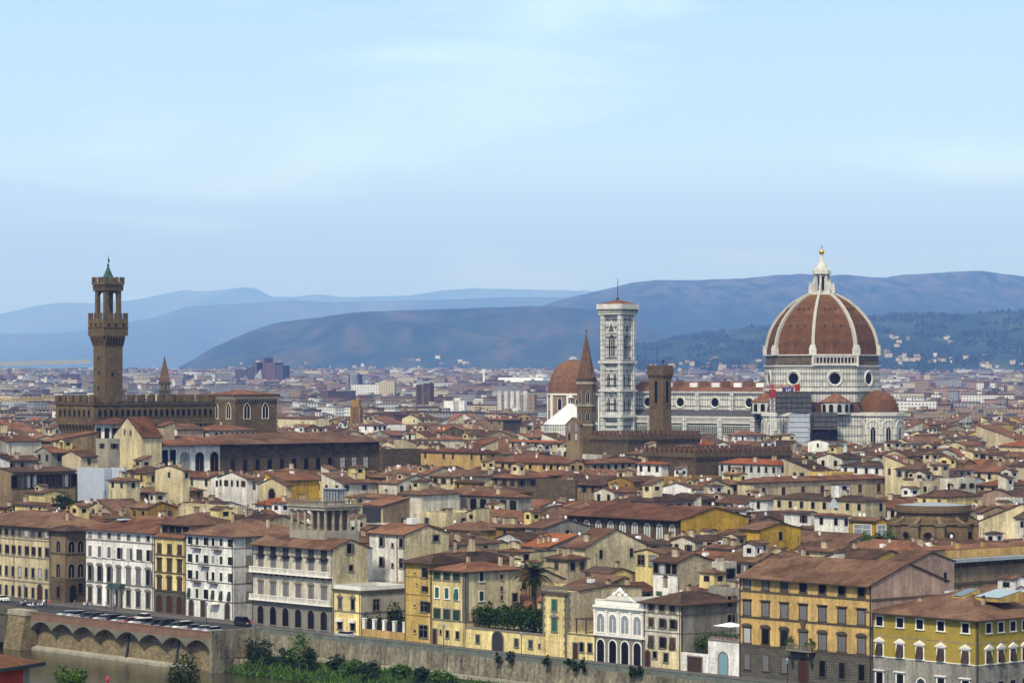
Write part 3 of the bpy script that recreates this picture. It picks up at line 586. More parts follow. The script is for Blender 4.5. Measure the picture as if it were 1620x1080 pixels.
# 6 grey palace with the roof loggia
b = riv('palace', 'grey cream palace with two long balustraded balconies and a columned belvedere on its roof', 'palace', 400, 527, 583, 868, t=11)
b.walls([(0, b.z(961), 'grey_base', 'wall_cream'), (b.z(961), b.H, 'wall_offwhite', 'wall_cream')])
rr(b,'F',6,868,887,1.5,'plain',fr='trim_dark',x0=3,x1=b.W-3); rr(b,'F',6,889,908,1.35,'closed',fr='trim',sh='grey_shutter',x0=3,x1=b.W-3); rr(b,'F',6,930,953,1.45,'cur closed',x0=3,x1=b.W-3)
b.row('F', 6, .4, 2.2, b.z(968)-.4, ['arch','arch','arch','arch','arch','arch'], fr='grey_base', pane='glass', x0=3, x1=b.W-3)
def balus(b, x0, x1, z, name='balustrade', m='trim_white', y=-1.0, yb=0):
    mb = MB(); mb.box(x0, x1, y-.1, yb, z-.3, z); mb.box(x0, x1, y-.06, y+.2, z+.85, z+1.0)
    n = int((x1-x0)/.42)
    for k in range(n+1):
        x = x0+.05+(x1-x0-.25)*k/n; wd = .3 if k % 8 == 0 else .14; mb.box(x, x+wd, y, y+.14, z, z+.85)
    return mb.build(name, m, b.r)
balus(b, 0, b.W, b.z(912)); balus(b, 0, b.W, b.z(957)); 
for i in range(6):
    x = 3+(b.W-6)*i/5; z = b.z(884); mb = MB(); mb.box(x-1.5, x+1.5, -.95, 0, z-.2, z)
    mb.box(x-1.5, x+1.5, -.95, -.88, z+.9, z+1.0)
    for k in range(12): mb.box(x-1.48+k*.266, x-1.43+k*.266, -.93, -.89, z, z+.9)
    mb.build('balcony', 'metal_dark', b.r)
mb = MB()
for i in range(14): x = 1+(b.W-2)*i/13; mb.xz([(x-.12,b.z(918)),(x+.12,b.z(918)),(x+.12,b.z(912)-.32),(x-.12,b.z(912)-.32)], -.9, 0)
mb.build('bracket', 'trim_dark', b.r)
b.window('R', b.D*.45, b.z(876), 1.2, 2.0, 'open', sh='grey_shutter'); b.window('R', b.D*.5, b.z(904), 1.0, 1.2, 'plain')
b.roof('gx', .36, 1.0, 'tile_brown', wallm='wall_cream')
hz = b.H+1.2; x0, x1 = b.W*.30, b.W*.30+12.5; y0, y1 = 3.5, 12.5
lg = MB(); lg.box(x0, x1, y0, y1, hz-1.5, hz+2.0); lg.build('belvedere_base', 'stone_light', b.r)
topz = hz+6.4
for sd in range(2):
    n = 6 if sd == 0 else 5
    for i in range(n):
        mb = MB(); mb.cyl(0, 0, hz+2.0, topz, .36, .30, 10); mb.box(-.34,.34,-.34,.34,hz+2.0,hz+2.25); mb.box(-.32,.32,-.32,.32,topz-.25,topz)
        if sd == 0: mb.build('column', 'stone_light', b.r, (x0+.4+(x1-x0-.8)*i/(n-1), y0+.4, 0))
        elif i: mb.build('column', 'stone_light', b.r, (x1-.4, y0+.4+(y1-y0-.8)*i/(n-1), 0))
mb = MB(); mb.box(x0+3, x1-3.2, y0+3.4, y1-.3, hz+2, topz); mb.build('inner_wall', 'wall_tan', b.r)
mb = MB(); mb.box(x0-.3, x1+.3, y0-.3, y1+.3, topz, topz+.7); mb.box(x0-.6, x1+.6, y0-.6, y1+.6, topz+.7, topz+.95); mb.build('entablature', 'stone_light', b.r)
mb = MB(); zt = topz+.95
for (a_,b1,c_,d_) in ((x0-.3,x1+.3,y0-.3,y0),(x1,x1+.3,y0,y1),(x0-.3,x0,y0,y1),(x0,x1,y1-.3,y1)): mb.box(a_,b1,c_,d_,zt,zt+.2); mb.box(a_,b1,c_,d_,zt+.9,zt+1.05)
for i in range(27): x = x0-.2+(x1-x0+.2)*i/26; mb.box(x, x+(.3 if i%5==0 else .13), y0-.22, y0-.08, zt+.2, zt+.9)
for i in range(20): y = y0+(y1-y0-.3)*i/19; mb.box(x1+.08, x1+.22, y, y+(.3 if i%5==0 else .13), zt+.2, zt+.9)
mb.build('roof_balustrade', 'trim', b.r)
# 7 small yellow house and its grey flank
b = riv('house', 'small pale yellow two-storey house with pedimented windows and white awnings beside the quay', 'house', 528, 571, 640, 934, t=11)
b.walls([(0, b.H, 'wall_paleyellow', 'stone_light')]); rr(b,'F',2,949,965,1.1,'ped',x0=b.W*.25,x1=b.W*.72); rr(b,'F',2,984,998,1.4,'plain',x0=b.W*.25,x1=b.W*.72)
for x in (.25,.72): mb = MB(); mb.box(b.W*x-.9, b.W*x+.9, -.7, 0, b.z(984)-.2, b.z(981)); mb.build('awning', 'trim_white', b.r)
b.window('R', 4, b.z(966), 1.6, 2.2, 'mull'); b.window('R', 15, b.z(966), 1.4, 2.0, 'mull'); b.band(b.z(970), .25); b.band(b.H-.5, .5, .35, 'trim_dark', 'cornice'); b.roof('flat', m='trim_white', wallm='trim_white')
G7 = b
# garden fence, posts, ivy tree between 571 and 641
A = on_line(573, 10.6); Bp = on_line(641, 10.6); Lf = (Bp-A).length
r = empty('garden_wall', (*A, 0), RZ); tag(r, 'low peach garden wall with pale posts and dark iron railings between the yellow houses', 'garden wall')
mb = MB(); mb.box(0, Lf, 0, .4, 0, 1.6); mb.build('wall', 'wall_peach', r)
for i in range(5):
    mb = MB(); x = .2+(Lf-.9)*i/4; mb.box(x, x+.7, -.1, .6, 1.6, 3.6); mb.box(x-.08, x+.78, -.18, .68, 3.6, 3.8); mb.build('post', 'trim_white', r)
mb = MB()
for i in range(int(Lf/.22)): mb.box(i*.22, i*.22+.05, .15, .2, 1.6, 3.3)
mb.build('railing', 'metal_dark', r)
# 7b tall white house behind
b = riv('house', 'tall white house with grey shutters and a drain pipe, rising behind the small yellow house', 'house', 584, 641, 710, 846, t=36)
b.walls([(0, b.H, 'wall_white', 'wall_cream')]); W = b.W
for x, sty in ((.35,'open'),(.66,'small'),(.9,'open')):
    for v in (866, 898): b.window('F', W*x, b.z(v), 1.2 if sty=='open' else .6, 1.9 if sty=='open' else .8, 'open' if sty=='open' else 'plain', sh='grey_shutter')
b.boxp('drain_pipe','metal_dark',(W*.78,W*.78+.15,-.15,0,2,b.H)); b.roof('gx', .3, .6, 'tile_red', wallm='wall_cream'); b.window('R', b.D*.7, b.H-1.6, 1.6, 1.3, 'plain')
b.boxp('water_tank','dish_white',(W*.55,W*.55+1.8,5,6.6,b.H+2.0,b.H+3.3))
b = riv('house', 'low terraced house with a railed roof terrace at the foot of the tall white house', 'house', 583, 641, None, 928, t=27, D=8.5)
b.walls([(0,b.H,'wall_pink')]); mb = MB(); mb.box(0,b.W,0,.06,b.H+.95,b.H+1.0)
for i in range(18): mb.box(b.W*i/18,b.W*i/18+.05,0,.05,b.H,b.H+.95)
mb.build('railing','metal_dark',b.r)
# 8a ochre, 8b cream with green shutters
b = riv('house', 'tall narrow ochre yellow house with scattered dark shuttered windows and a brown tiled roof', 'house', 641, 683, None, 890, t=10, D=22)
b.walls([(0, b.H, 'wall_ochre')]) if False else b.walls([(0, b.H, 'wall_yellow')])
for x, v0, v1, w_, sty in ((.72,899,914,1.2,'open'),(.72,928,936,1.3,'open'),(.72,952,968,2.0,'mull open'),(.7,990,1009,2.6,'mull'),(.38,907,910,.5,'plain'),(.45,924,927,.5,'plain'),(.38,958,962,.5,'plain'),(.38,998,1003,.7,'plain')):
    b.window('F', b.W*x, b.z(v1), w_, b.z(v0)-b.z(v1), sty, sh='brown_shutter', fr='wall_yellow' if w_ < 1 else 'trim')
for v in (915, 943, 976): b.band(b.z(v), .2, .06, 'wall_ochre')
b.roof('hip', .32, 1.0, 'tile_dark'); b.chimney(b.W*.6, 9, b.H+2.6); b.chimney(b.W*.8, 12, b.H+3, 1.5, .9)
b = riv('house', 'pale yellow house with bright green shutters and grey corner quoins next to the palm garden', 'house', 683, 736, 822, 904, t=10)
b.walls([(0, b.H, 'wall_paleyellow', 'wall_cream')]); W = b.W
rr(b,'F',3,908,919,2.0,'closed',sh='dark_green_shutter',fr='trim',x0=W*.17,x1=W*.75); rr(b,'F',3,932,949,1.2,['closed','closed','tilt'],sh='green_shutter',fr='trim_white',x0=W*.17,x1=W*.75); rr(b,'F',3,966,982,2.0,'closed',sh='dark_green_shutter',x0=W*.17,x1=W*.75)
b.window('F', W*.1, .1, 1.3, b.z(1000), 'plain', pane='door_wood', name='door'); b.window('F', W*.48, b.z(1011), .9, 1.4, 'plain'); b.window('F', W*.78, b.z(1011), .9, 1.4, 'plain'); b.window('F', W*.28, b.z(1006), .5, .8, 'plain')
b.boxp('quoins','trim',(W-.9,W+.04,-.05,0,b.z(985),b.H),(W,W+.05,0,.9,b.z(985),b.H)); b.band(b.z(984), .25, .1)
for y, vs in ((4.2,(919,950,985)),(17.5,(926,)),):
    for v in vs: b.window('R', y, b.z(v)-.2, 1.1, 1.9, 'closed', sh='dark_green_shutter', fr='trim_white')
for v in (919, 938, 952): b.window('R', 9.5, b.z(v), .5, .9, 'plain', fr='wall_grey')
b.window('R', 13, b.z(952)-.5, 1.3, 1.6, 'plain', sh='grey_shutter'); b.window('R', 18, b.z(950)-.5, 1.3, 1.5, 'plain'); b.window('R', 15.5, b.z(938), .9, 1.3, 'plain')
b.boxp('roof_gutter','metal_dark',(W+.001,W+.12,0,.12,2,b.H)); b.roof('hip', .24, .8, 'tile_red')
for x, y in ((.3,7),(.8,11),(.8,14),(.5,17)): b.chimney(W*x, y, b.H+1.5, 1.0, .6)
bg_ = riv('house', 'low pale yellow wing with small windows behind the clipped hedge and the palm', 'house', 790, 862, None, 934, t=34, D=9)
bg_.walls([(0,bg_.H,'wall_paleyellow')]); bg_.row('F',4,bg_.H-3.4,1.2,1.7,['plain','plain','closed','closed'],sh='green_shutter'); bg_.band(bg_.H-.3,.3,.15,'trim_dark'); bg_.roof('flat',wallm='wall_paleyellow')
# long garden wall with arched gate
A = on_line(737, 9.6); Bp = on_line(860, 9.6); Lw = (Bp-A).length; Hw = zv(1001, (A.y+Bp.y)/2)+.3
r = empty('garden_wall', (*A, 0), RZ); tag(r, 'long pale yellow garden wall with a dark arched gate below the clipped hedge', 'garden wall')
mb = MB(); mb.box(0, Lw, 0, .8, 0, Hw); mb.build('wall', 'wall_paleyellow', r); mb = MB(); mb.box(-.1, Lw+.1, -.15, .95, Hw, Hw+.2); mb.build('coping', 'trim', r)
for x, w_, h, z, sty in ((.42,3.2,3.9,.05,'arch'),(.16,1.0,1.5,1.3,'plain'),(.66,1.0,1.5,1.3,'plain'),(.84,1.0,1.5,1.3,'plain'),(.95,.5,.7,1.6,'plain')):
    ms = win_meshes(sty, w_, h, 'trim', pane='metal_dark'); o = inst('gate' if w_ > 2 else 'window', ms[0][1], r, (Lw*x, 0, z)); inst('pane', ms[1][1], o, (0,0,0))
HEDGE = (A, Lw, Hw)
# 10 quoined yellow house with balustrade and its long blank flank
b = riv('house', 'narrow pale yellow house with toothed stone quoins, two green shutters and a roof balustrade', 'house', 861, 897, 1015, 936, t=10)
b.walls([(0, b.H, 'wall_paleyellow', 'wall_beige')]); W = b.W
b.window('F', W*.5, b.z(968), 1.3, b.z(950)-b.z(968), 'closed', sh='green_shutter'); b.window('F', W*.5, b.z(1000), 1.4, b.z(980)-b.z(1000), 'ped closed', sh='green_shutter')
mb = MB()
for i in range(int(b.H/.8)):
    wq = .9 if i % 2 else .6; mb.box(W-wq, W+.04, -.06, 0, i*.8+.02, i*.8+.74); mb.box(W, W+.05, 0, wq, i*.8+.02, i*.8+.74); mb.box(0, wq, -.06, 0, i*.8+.02, i*.8+.74)
mb.build('quoins', 'trim', b.r); balus(b, -.2, W+.2, b.H+.05, 'roof_balustrade', 'trim', -.2, .6); b.boxp('cornice','trim_dark',(-.3,W+.3,-.5,-.31,b.H-.6,b.H-.1))
b.window('R', 24, b.H-3.4, 1.0, 1.3, 'plain'); b.boxp('buttress','wall_beige',(W,W+.35,9,10,0,b.H),(W,W+.35,12,13,0,b.H)); b.roof('gx', .08, .2, 'tile_dark', y0=3, wallm='wall_beige')
b.chimney(W*.5, 14, b.H+.4, 1.0, .7); b.chimney(W*.5, 19, b.H+.4, 1.0, .7); b.chimney(W*.7, 28, b.H+.4, 1.0, .7)
b = riv('house', 'low pale yellow annex with red door and covered roof terrace, left of the white villa', 'house', 897, 940, None, 1004, t=10, D=12)
b.walls([(0,b.H,'wall_paleyellow')]); W = b.W; b.window('F',W*.32,.1,1.3,3.0,'plain',pane='door_wood',name='door'); b.window('F',W*.55,1.6,1.1,1.7,'plain'); b.window('F',W*.85,1.6,1.1,1.7,'plain'); b.band(b.H-.2,.2,.15)
mb = MB(); 
for x in (.25,.6,.95): mb.box(W*x-.1,W*x+.1,.6,.8,b.H,b.H+2.6)
mb.box(W*.2,W,.4,5,b.H+2.6,b.H+2.75); mb.build('pergola','eave_wood',b.r)
# 12 white villa
b = riv('villa', 'ornate white two-storey villa with four tall arched windows and a sculpted crest on its parapet', 'villa', 941, 1018, None, 962, t=10, D=16)
b.walls([(0, b.z(1013), 'grey_base'), (b.z(1013), b.H, 'trim_white')]); W = b.W
rr(b,'F',4,976,1005,2.0,'arch mull',fr='trim_white',pane='glass_pale'); b.row('F',4,.1,[2.0,1.5,1.5,2.0][0],b.z(1018),['arch','arch','arch','arch'],fr='trim_white',pane='glass')
for i in range(5):
    x = W*(i/4)*.97+W*.015; mb = MB(); mb.box(x-.25,x+.25,-.3,0,b.z(1008),b.z(972)); mb.box(x-.35,x+.35,-.38,0,b.z(972)-.001,b.z(970)); mb.build('pilaster','trim_white',b.r)
b.band(b.z(1011), .4, .4, 'trim_white'); b.band(b.z(969), .35, .25, 'trim_white'); b.band(b.H-.4, .4, .6, 'trim_white', 'cornice'); balus(b, 0, W, b.H+.1, 'roof_balustrade', 'trim_white', .1, .6)
mb = MB(); c = W/2; mb.xz([(c-3.8,b.H+1.1),(c+3.8,b.H+1.1),(c+2.4,b.H+1.9),(c-2.4,b.H+1.9)],-.1,.5); mb.build('pediment','trim_white',b.r)
mb = MB()
for dx_, dz_, rr_ in ((-1.6,2.1,.45),(-.8,2.5,.4),(0,2.9,.6),(.8,2.5,.4),(1.6,2.1,.45),(0,2.1,.5)): mb.lathe([(.05,b.H+dz_-rr_),(rr_*.8,b.H+dz_-rr_*.5),(rr_,b.H+dz_),(rr_*.7,b.H+dz_+rr_*.6),(.05,b.H+dz_+rr_)],8,0,c+dx_,.2)
mb.build('crest','trim_white',b.r); b.roof('flat', wallm='trim_white')
# 13 beige house
b = riv('house', 'beige four-storey house with brown shutters and a hipped roof, right of the white villa', 'house', 1019, 1077, 1165, 955, t=10)
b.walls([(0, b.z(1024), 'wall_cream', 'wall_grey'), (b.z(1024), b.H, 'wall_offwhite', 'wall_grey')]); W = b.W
rr(b,'F',3,956,969,1.25,'closed',sh='brown_shutter',x0=W*.2,x1=W*.78); rr(b,'F',3,981,995,1.25,['closed','open','open'],sh='brown_shutter',x0=W*.2,x1=W*.78); rr(b,'F',3,1010,1027,1.25,['tilt','open','tilt'],sh='brown_shutter',x0=W*.2,x1=W*.78)
b.window('F',W*.1,.1,1.3,3.0,'arch',pane='door_wood',name='door'); b.window('F',W*.3,1.8,1,1.2,'plain'); b.window('F',W*.6,1.3,1.1,1.6,'plain')
for v in (974,1003): b.band(b.z(v),.2,.06)
b.window('R',12.5,b.z(962)-.3,1.1,1.9,'plain'); b.window('R',12.5,b.z(990)-.3,1.2,1.7,'open',sh='brown_shutter'); b.boxp('drain_pipe','metal_dark',(W+.002,W+.12,.1,.25,1,b.H)); b.roof('hip', .33, 1.0, 'tile_dark')
# 14 white gate and arched house
b = riv('garden_wall', 'white yard wall with a brown wooden gate beside the beige house', 'garden wall', 1078, 1120, None, 1035, t=9.6, D=.6, prot=False)
b.walls([(0,b.H,'wall_white')]); b.window('F',b.W*.52,.05,3.6,b.H-.7,'plain',pane='brown_shutter',name='gate')
b = riv('house', 'low white house with blue arched door and planted roof terrace under a white parasol', 'house', 1120, 1168, None, 1014, t=9.8, D=10)
b.walls([(0,b.H,'wall_white')]); W = b.W; b.window('F',W*.5,.05,2.2,b.z(1034),'arch',pane='blue_door',fr='trim',name='door'); b.band(b.H-.2,.2,.15)
mb = MB(); mb.box(0,W,.02,.07,b.H+.95,b.H+1.02)
for i in range(22): mb.box(W*i/22,W*i/22+.05,.02,.07,b.H,b.H+.95)
mb.build('railing','metal_dark',b.r); TERR = b
# 15 big yellow palace
b = riv('palace', 'big seven-bay yellow palace on a dark grey stone ground floor, balcony over its door', 'palace', 1170, 1378, 1412, 925, t=10, D=19)
b.walls([(0, b.z(1040), 'rustic', 'wall_pink'), (b.z(1040), b.H, 'wall_peach', 'wall_pink')]); W = b.W
for i in (1,): 
    for o in b.r.children: pass
rr(b,'F',7,927,944,1.35,['closed','closed','plain','plain','plain','plain','plain'],fr='trim_dark',sh='grey_shutter',x0=W*.06,x1=W*.93)
rr(b,'F',7,966,988,1.5,'hood closed',fr='trim_dark',sh='grey_shutter',x0=W*.06,x1=W*.93)
rr(b,'F',7,1010,1034,1.6,['cur','cur','cur','cur closed','cur closed','cur closed','cur closed'],fr='trim_dark',sh='grey_shutter',x0=W*.06,x1=W*.93)
xs = [W*.06+W*.87*i/6 for i in range(7)]
for i, x in enumerate(xs):
    if i == 3: b.window('F',x,.1,2.2,4.4,'arch',pane='door_wood',fr='trim_dark',name='door')
    else: b.window('F',x,1.6,1.3,2.7,'closed' if i < 3 else 'plain',fr='trim_dark',sh='grey_shutter')
for v in (950, 993, 1039): b.band(b.z(v), .3, .15, 'trim_dark')
balus(b, xs[3]-3, xs[3]+3, b.z(1037), 'balcony', 'trim', -1.3); b.boxp('balcony_bracket','trim_dark',(xs[3]-2.4,xs[3]-2,-1.2,0,b.z(1037)-1,b.z(1037)-.31),(xs[3]+2,xs[3]+2.4,-1.2,0,b.z(1037)-1,b.z(1037)-.31))
mb = MB(); zc = b.z(1000); mb.xz([(xs[3]-.6,zc+.6),(xs[3]-.3,zc-.4),(xs[3],zc-.8),(xs[3]+.3,zc-.4),(xs[3]+.6,zc+.6),(xs[3]+.3,zc+1.2),(xs[3]-.3,zc+1.2)],-.25,0); mb.build('coat_of_arms','trim_dark',b.r)
for sgn in (-1,1):
    mb = MB(); x = xs[3]+sgn*2.3; mb.box(x-.04,x+.04,-.5,0,3.6,3.68); mb.cyl(x,-.5,3.1,3.9,.18,.26,6); mb.build('wall_lantern','metal_dark',b.r)
b.boxp('drain_pipe','metal_dark',(W-.2,W-.05,-.15,0,0,b.H),(.05,.2,-.15,0,0,b.H)); b.roof('gx', .34, 1.2, 'tile_brown', wallm='wall_pink'); b.chimney(W*.18, 10.5, b.H+3.6, 1, .6); BIGY = (b, xs)
# 16 yellow and grey corner palace
b = riv('palace', 'mustard yellow corner palace with grey ground floor, small pediments and glass skylights on its roof', 'palace', 1380, 1546, 1700, 979, t=7.5)
b.walls([(0, b.z(1052), 'wall_grey'), (b.z(1052), b.H, 'wall_mustard' if 'wall_mustard' in M else 'wall_yellow')]); W = b.W
for i, x in enumerate((.07,.27,.46,.66,.89)):
    b.window('F',W*x,b.z(1002),1.45,b.z(987)-b.z(1002),'plain',fr='trim_white'); b.window('F',W*x,b.z(1052)+.15,1.45,2.05,'ped tilt',fr='trim_white',sh='brown_shutter')
    if i != 2: b.window('F',W*x,.8,1.5,2.9,'hood',fr='trim_white')
b.window('F',W*.47,.1,1.8,3.2,'arch',fr='trim_white',pane='metal_dark',name='door')
for y in [2.7+3.1*i for i in range(10)]:
    if y < b.D-1: b.window('R',y,b.z(1002),1.3,b.z(987)-b.z(1002),'plain',fr='trim_white'); b.window('R',y,b.z(1052)+.15,1.3,2.05,'ped tilt',fr='trim_white',sh='brown_shutter'); b.window('R',y,1.0,1.3,2.4,'plain',fr='wall_grey')
b.band(b.z(1019), .12, .05, 'wall_grey'); b.band(b.z(1053), .15, .08, 'trim_white'); b.boxp('drain_pipe','metal_dark',(W+.002,W+.15,-.16,-.01,0,b.H))
b.roof('hip', .33, 1.1, 'tile_brown'); z = b.H+2.2
for x0, x1, y0, y1 in ((W*.5,W*.62,7,11),(W*.68,W*.93,8,13.5)):
    mb = MB(); mb.yz([(y0,z),(y1,z),(y1,z+1.6),(y0,z+.7)],x0,x1); mb.build('skylight_base','wall_yellow',b.r); mb = MB(); mb.poly([(x0+.2,y0-.2,z+.78),(x1-.2,y0-.2,z+.78),(x1-.2,y1,z+1.75),(x0+.2,y1,z+1.75)])
    for k in range(9): xx = x0+.2+(x1-x0-.4)*k/8; mb.poly([(xx-.05,y0-.22,z+.82),(xx+.05,y0-.22,z+.82),(xx+.05,y1,z+1.79),(xx-.05,y1,z+1.79)],1)
    mb.build('skylight',['skylight','metal_dark'],b.r)
b.chimney(W*.28, 5, b.H+1.6, .8, .7); b.chimney(W*.8, 7, b.H+2, .9, .5)
# ---------------------------------------------------------------- landmarks
def merlons(mb, x0, x1, y0, y1, z, h=1.6, mw=1.4, gap=1.2, th=.6, sides='FRLB', m=0):
    def run(a, b, fn):
        n = max(2, round((b-a+gap)/(mw+gap))); st_ = (b-a+gap)/n
        for i in range(n): fn(a+i*st_, a+i*st_+st_-gap)
    if 'F' in sides: run(x0, x1, lambda p, q: mb.box(p, q, y0, y0+th, z, z+h, m))
    if 'B' in sides: run(x0, x1, lambda p, q: mb.box(p, q, y1-th, y1, z, z+h, m))
    if 'L' in sides: run(y0+th+.5, y1-th-.5, lambda p, q: mb.box(x0, x0+th, p, q, z, z+h, m))
    if 'R' in sides: run(y0+th+.5, y1-th-.5, lambda p, q: mb.box(x1-th, x1, p, q, z, z+h, m))
    return mb
def corbels(x0, x1, y0, y1, z0, z1, o, step=1.6, sides='FRL', m=0):
    mb = MB()
    def prof(): return [(0, z0), (0, z1), (-o, z1), (-o, z1-.6)]
    n = int((x1-x0)/step)
    for i in range(n+1):
        x = x0+(x1-x0)*i/n
        if 'F' in sides: mb.yz([(y0-a-o if False else y0+a, b) for a, b in prof()][::-1], x-.25, x+.25, m)
    n = int((y1-y0)/step)
    for i in range(n+1):
        y = y0+(y1-y0)*i/n
        if 'R' in sides: mb.xz([(x1-a, b) for a, b in prof()], y-.25, y+.25, m)
        if 'L' in sides: mb.xz([(x0+a, b) for a, b in prof()][::-1], y-.25, y+.25, m)
    return mb
def rz_of(deg): return R(deg)
# ---- cathedral
ec = Vector((.797, -.604)); nc = Vector((.604, .797)); CRZ = math.atan2(ec.y, ec.x); C0 = Vector((138.8, 1338))
cath = empty('cathedral', (*C0, 0), CRZ); tag(cath, 'vast marble cathedral with a ribbed terracotta dome and a white lantern on top', 'cathedral')
def cz(v, k=.2832): return EYE + (590-v)*k
def octp(Rr, n=8, a0=22.5): return [(Rr*math.cos(R(a0+360/n*k)), Rr*math.sin(R(a0+360/n*k))) for k in range(n)]
zs0, zs1, zs2, zs3 = 35.5, 46.3, 57.2, 62.0
for z0, z1, Rr, m, nm in ((0, 46.3, 25.6, 'marble', 'drum_base'), (46.3, 57.2, 25.9, 'marble', 'drum'), (57.2, 62.0, 25.3, 'drum_rough', 'drum_top')):
    mb = MB(); mb.prism(octp(Rr), z0, z1); mb.build(nm, m, cath)
for z0, z1, Rr in ((45.9, 46.9, 26.8), (56.9, 57.5, 26.5), (61.7, 62.2, 26.0)):
    mb = MB(); mb.prism(octp(Rr), z0, z1); mb.build('cornice', 'marble_plain', cath)
prof = [(25.2,62.2),(25.0,64),(24.2,69),(22.9,73),(21.0,76.5),(18.6,79.8),(15.6,83),(12.0,86),(8.6,88),(6.0,89.2)]
mb = MB(); mb.lathe(prof, 8, 0, a0=R(22.5)); dm = mb.build('dome', 'dome_tile', cath)
for k in range(8):
    a = R(22.5+45*k); mb = MB(); pr = []
    for r, z in prof: pr.append((r, z))
    for (r0, z0), (r1, z1) in zip(pr, pr[1:]):
        ww = lambda r: .45+.25*r/25
        c, s = math.cos(a), math.sin(a)
        def P(r, z, w_): return (r*c - w_*s, r*s + w_*c, z)
        e = .9
        q = [P(r0-.6,z0,-ww(r0)),P(r0-.6,z0,ww(r0)),P(r1-.6,z1,ww(r1)),P(r1-.6,z1,-ww(r1))]; o = [P(r0+e,z0+.35,-ww(r0)),P(r0+e,z0+.35,ww(r0)),P(r1+e,z1+.35,ww(r1)),P(r1+e,z1+.35,-ww(r1))]
        mb.poly(o); mb.poly([q[0],o[0],o[3],q[3]]); mb.poly([o[1],q[1],q[2],o[2]])
    r0 = 25.2; mb.box(0,0,0,0,0,0) if False else None
    mb.build('rib', 'rib', cath)
    mb = MB(); mb.box(-1.6, 1.6, -.9, .9, 61.9, 65.2); mb.box(-1.2, 1.2, -.7, .7, 65.2, 66.4); mb.build('rib_foot', 'marble_plain', cath, (25.6*math.cos(a), 25.6*math.sin(a), 0), a+R(90))
def ap(Rr): return Rr*math.cos(R(22.5))
for k in range(8):
    al = R(45*k); 
    # oculus
    o = MB(); 
    for (ra, rb, d0, d1) in ((3.9, 3.3, 0, .55), (3.3, 2.5, .55, .25)):
        n = 24; i = len(o.v)
        for r, d in ((ra, d0), (rb, d1 if ra > 3.5 else .1)): o.v += [(r*math.cos(2*math.pi*j/n), -d-.02, r*math.sin(2*math.pi*j/n)) for j in range(n)]
        for j in range(n): o.f.append((i+(j+1)%n, i+j, i+n+j, i+n+(j+1)%n)[::-1]); o.m.append(0)
    n = 24; i = len(o.v); o.v += [(2.5*math.cos(2*math.pi*j/n), -.09, 2.5*math.sin(2*math.pi*j/n)) for j in range(n)]; o.f.append(tuple(i+j for j in range(n))); o.m.append(1)
    for j in range(n): pass
    rr_ = ap(25.9); f = o.build('oculus', ['marble_plain','glass'], cath, (rr_*math.cos(al), rr_*math.sin(al), 51.6), al+R(90))
    # dome holes
    for (zc, xs_) in ((66.5,(-4.5,0,4.5)),(74.5,(-3.6,0,3.6)),(82.2,(-2.4,0,2.4))):
        r = lerp_tab([(z, r) for r, z in prof], zc)*math.cos(R(22.5)); mb = MB()
        for x in xs_: mb.box(x-.3, x+.3, -.35, .3, 0, .75)
        mb.build('dome_vent', 'metal_dark', cath, (r*math.cos(al), r*math.sin(al), zc), al+R(90))
for z in (47.8, 50.2, 53.3, 55.8): mb = MB(); mb.prism(octp(25.98), z, z+.3); mb.build('band', 'marble_dark', cath)
for z in (38.6, 41.8, 43.6): mb = MB(); mb.box(-98, -22, -10.87, -10.7, z, z+.25); mb.build('band', 'marble_dark', cath)
for z in (22, 26.2, 30.6): mb = MB(); mb.box(-98, -22, -20.9, -20.7, z, z+.3); mb.prism(octp(29.6), z, z+.3); mb.build('band', 'marble_dark', cath)
# gallery on the south-east face
al = R(-45); L8 = 25.9*.765; mb = MB(); mb.box(-L8/2-.6, L8/2+.6, -1.6, .2, 57.4, 58.3); mb.box(-L8/2-.6, L8/2+.6, -1.6, .2, 60.9, 61.6); mb.box(-L8/2-.7, L8/2+.7, -1.9, .2, 61.6, 62.3)
for i in range(14): x = -L8/2-.6+(L8+.9)*i/13; mb.box(x, x+.35, -1.5, -1.0, 58.3, 60.9)
mb.box(-L8/2-.6, -L8/2+.4, -1.7, .2, 57.0, 62.4); mb.box(L8/2-.4, L8/2+.6, -1.7, .2, 57.0, 62.4)
mb.build('gallery', 'marble_plain', cath, (ap(25.3)*math.cos(al), ap(25.3)*math.sin(al), 0), al+R(90))
# little row of brackets on the unfinished faces
for k in range(8):
    if k == 7: continue
    al = R(45*k); mb = MB()
    for i in range(17): x = -8+i; mb.box(x-.25, x+.25, -.5, 0, 58.0, 58.7)
    mb.build('bracket_row', 'drum_rough', cath, (ap(25.3)*math.cos(al), ap(25.3)*math.sin(al), 0), al+R(90))
# lantern
lan = MB(); lan.prism(octp(6.4), 88.9, 89.9); lan.prism(octp(2.7), 89.9, 98.3); lan.prism(octp(4.3), 98.3, 99.3); lan.prism(octp(3.9), 99.3, 99.9); lo = lan.build('lantern', 'marble_plain', cath)
for k in range(8):
    a = R(22.5+45*k); mb = MB(); mb.xz([(2.4,89.9),(5.9,89.9),(5.9,92.8),(5.1,93.6),(4.3,94.2),(3.7,96.0),(3.5,98.3),(2.4,98.3)], -.4, .4); mb.cyl(5.3, 0, 93.3, 94.8, .45, .1, 6); mb.build('buttress', 'marble_plain', lo, (0,0,0), a)
    a = R(45*k); mb = MB(); mb.arch(0, 91, .95, 6.2, -.1, .3); mb.build('lantern_window', 'glass', lo, (2.52*math.cos(a), 2.52*math.sin(a), 0), a+R(90))
    mb = MB(); mb.cyl(3.5*math.cos(a), 3.5*math.sin(a), 99.9, 101.6, .5, .05, 6); mb.build('pinnacle', 'marble_plain', lo)
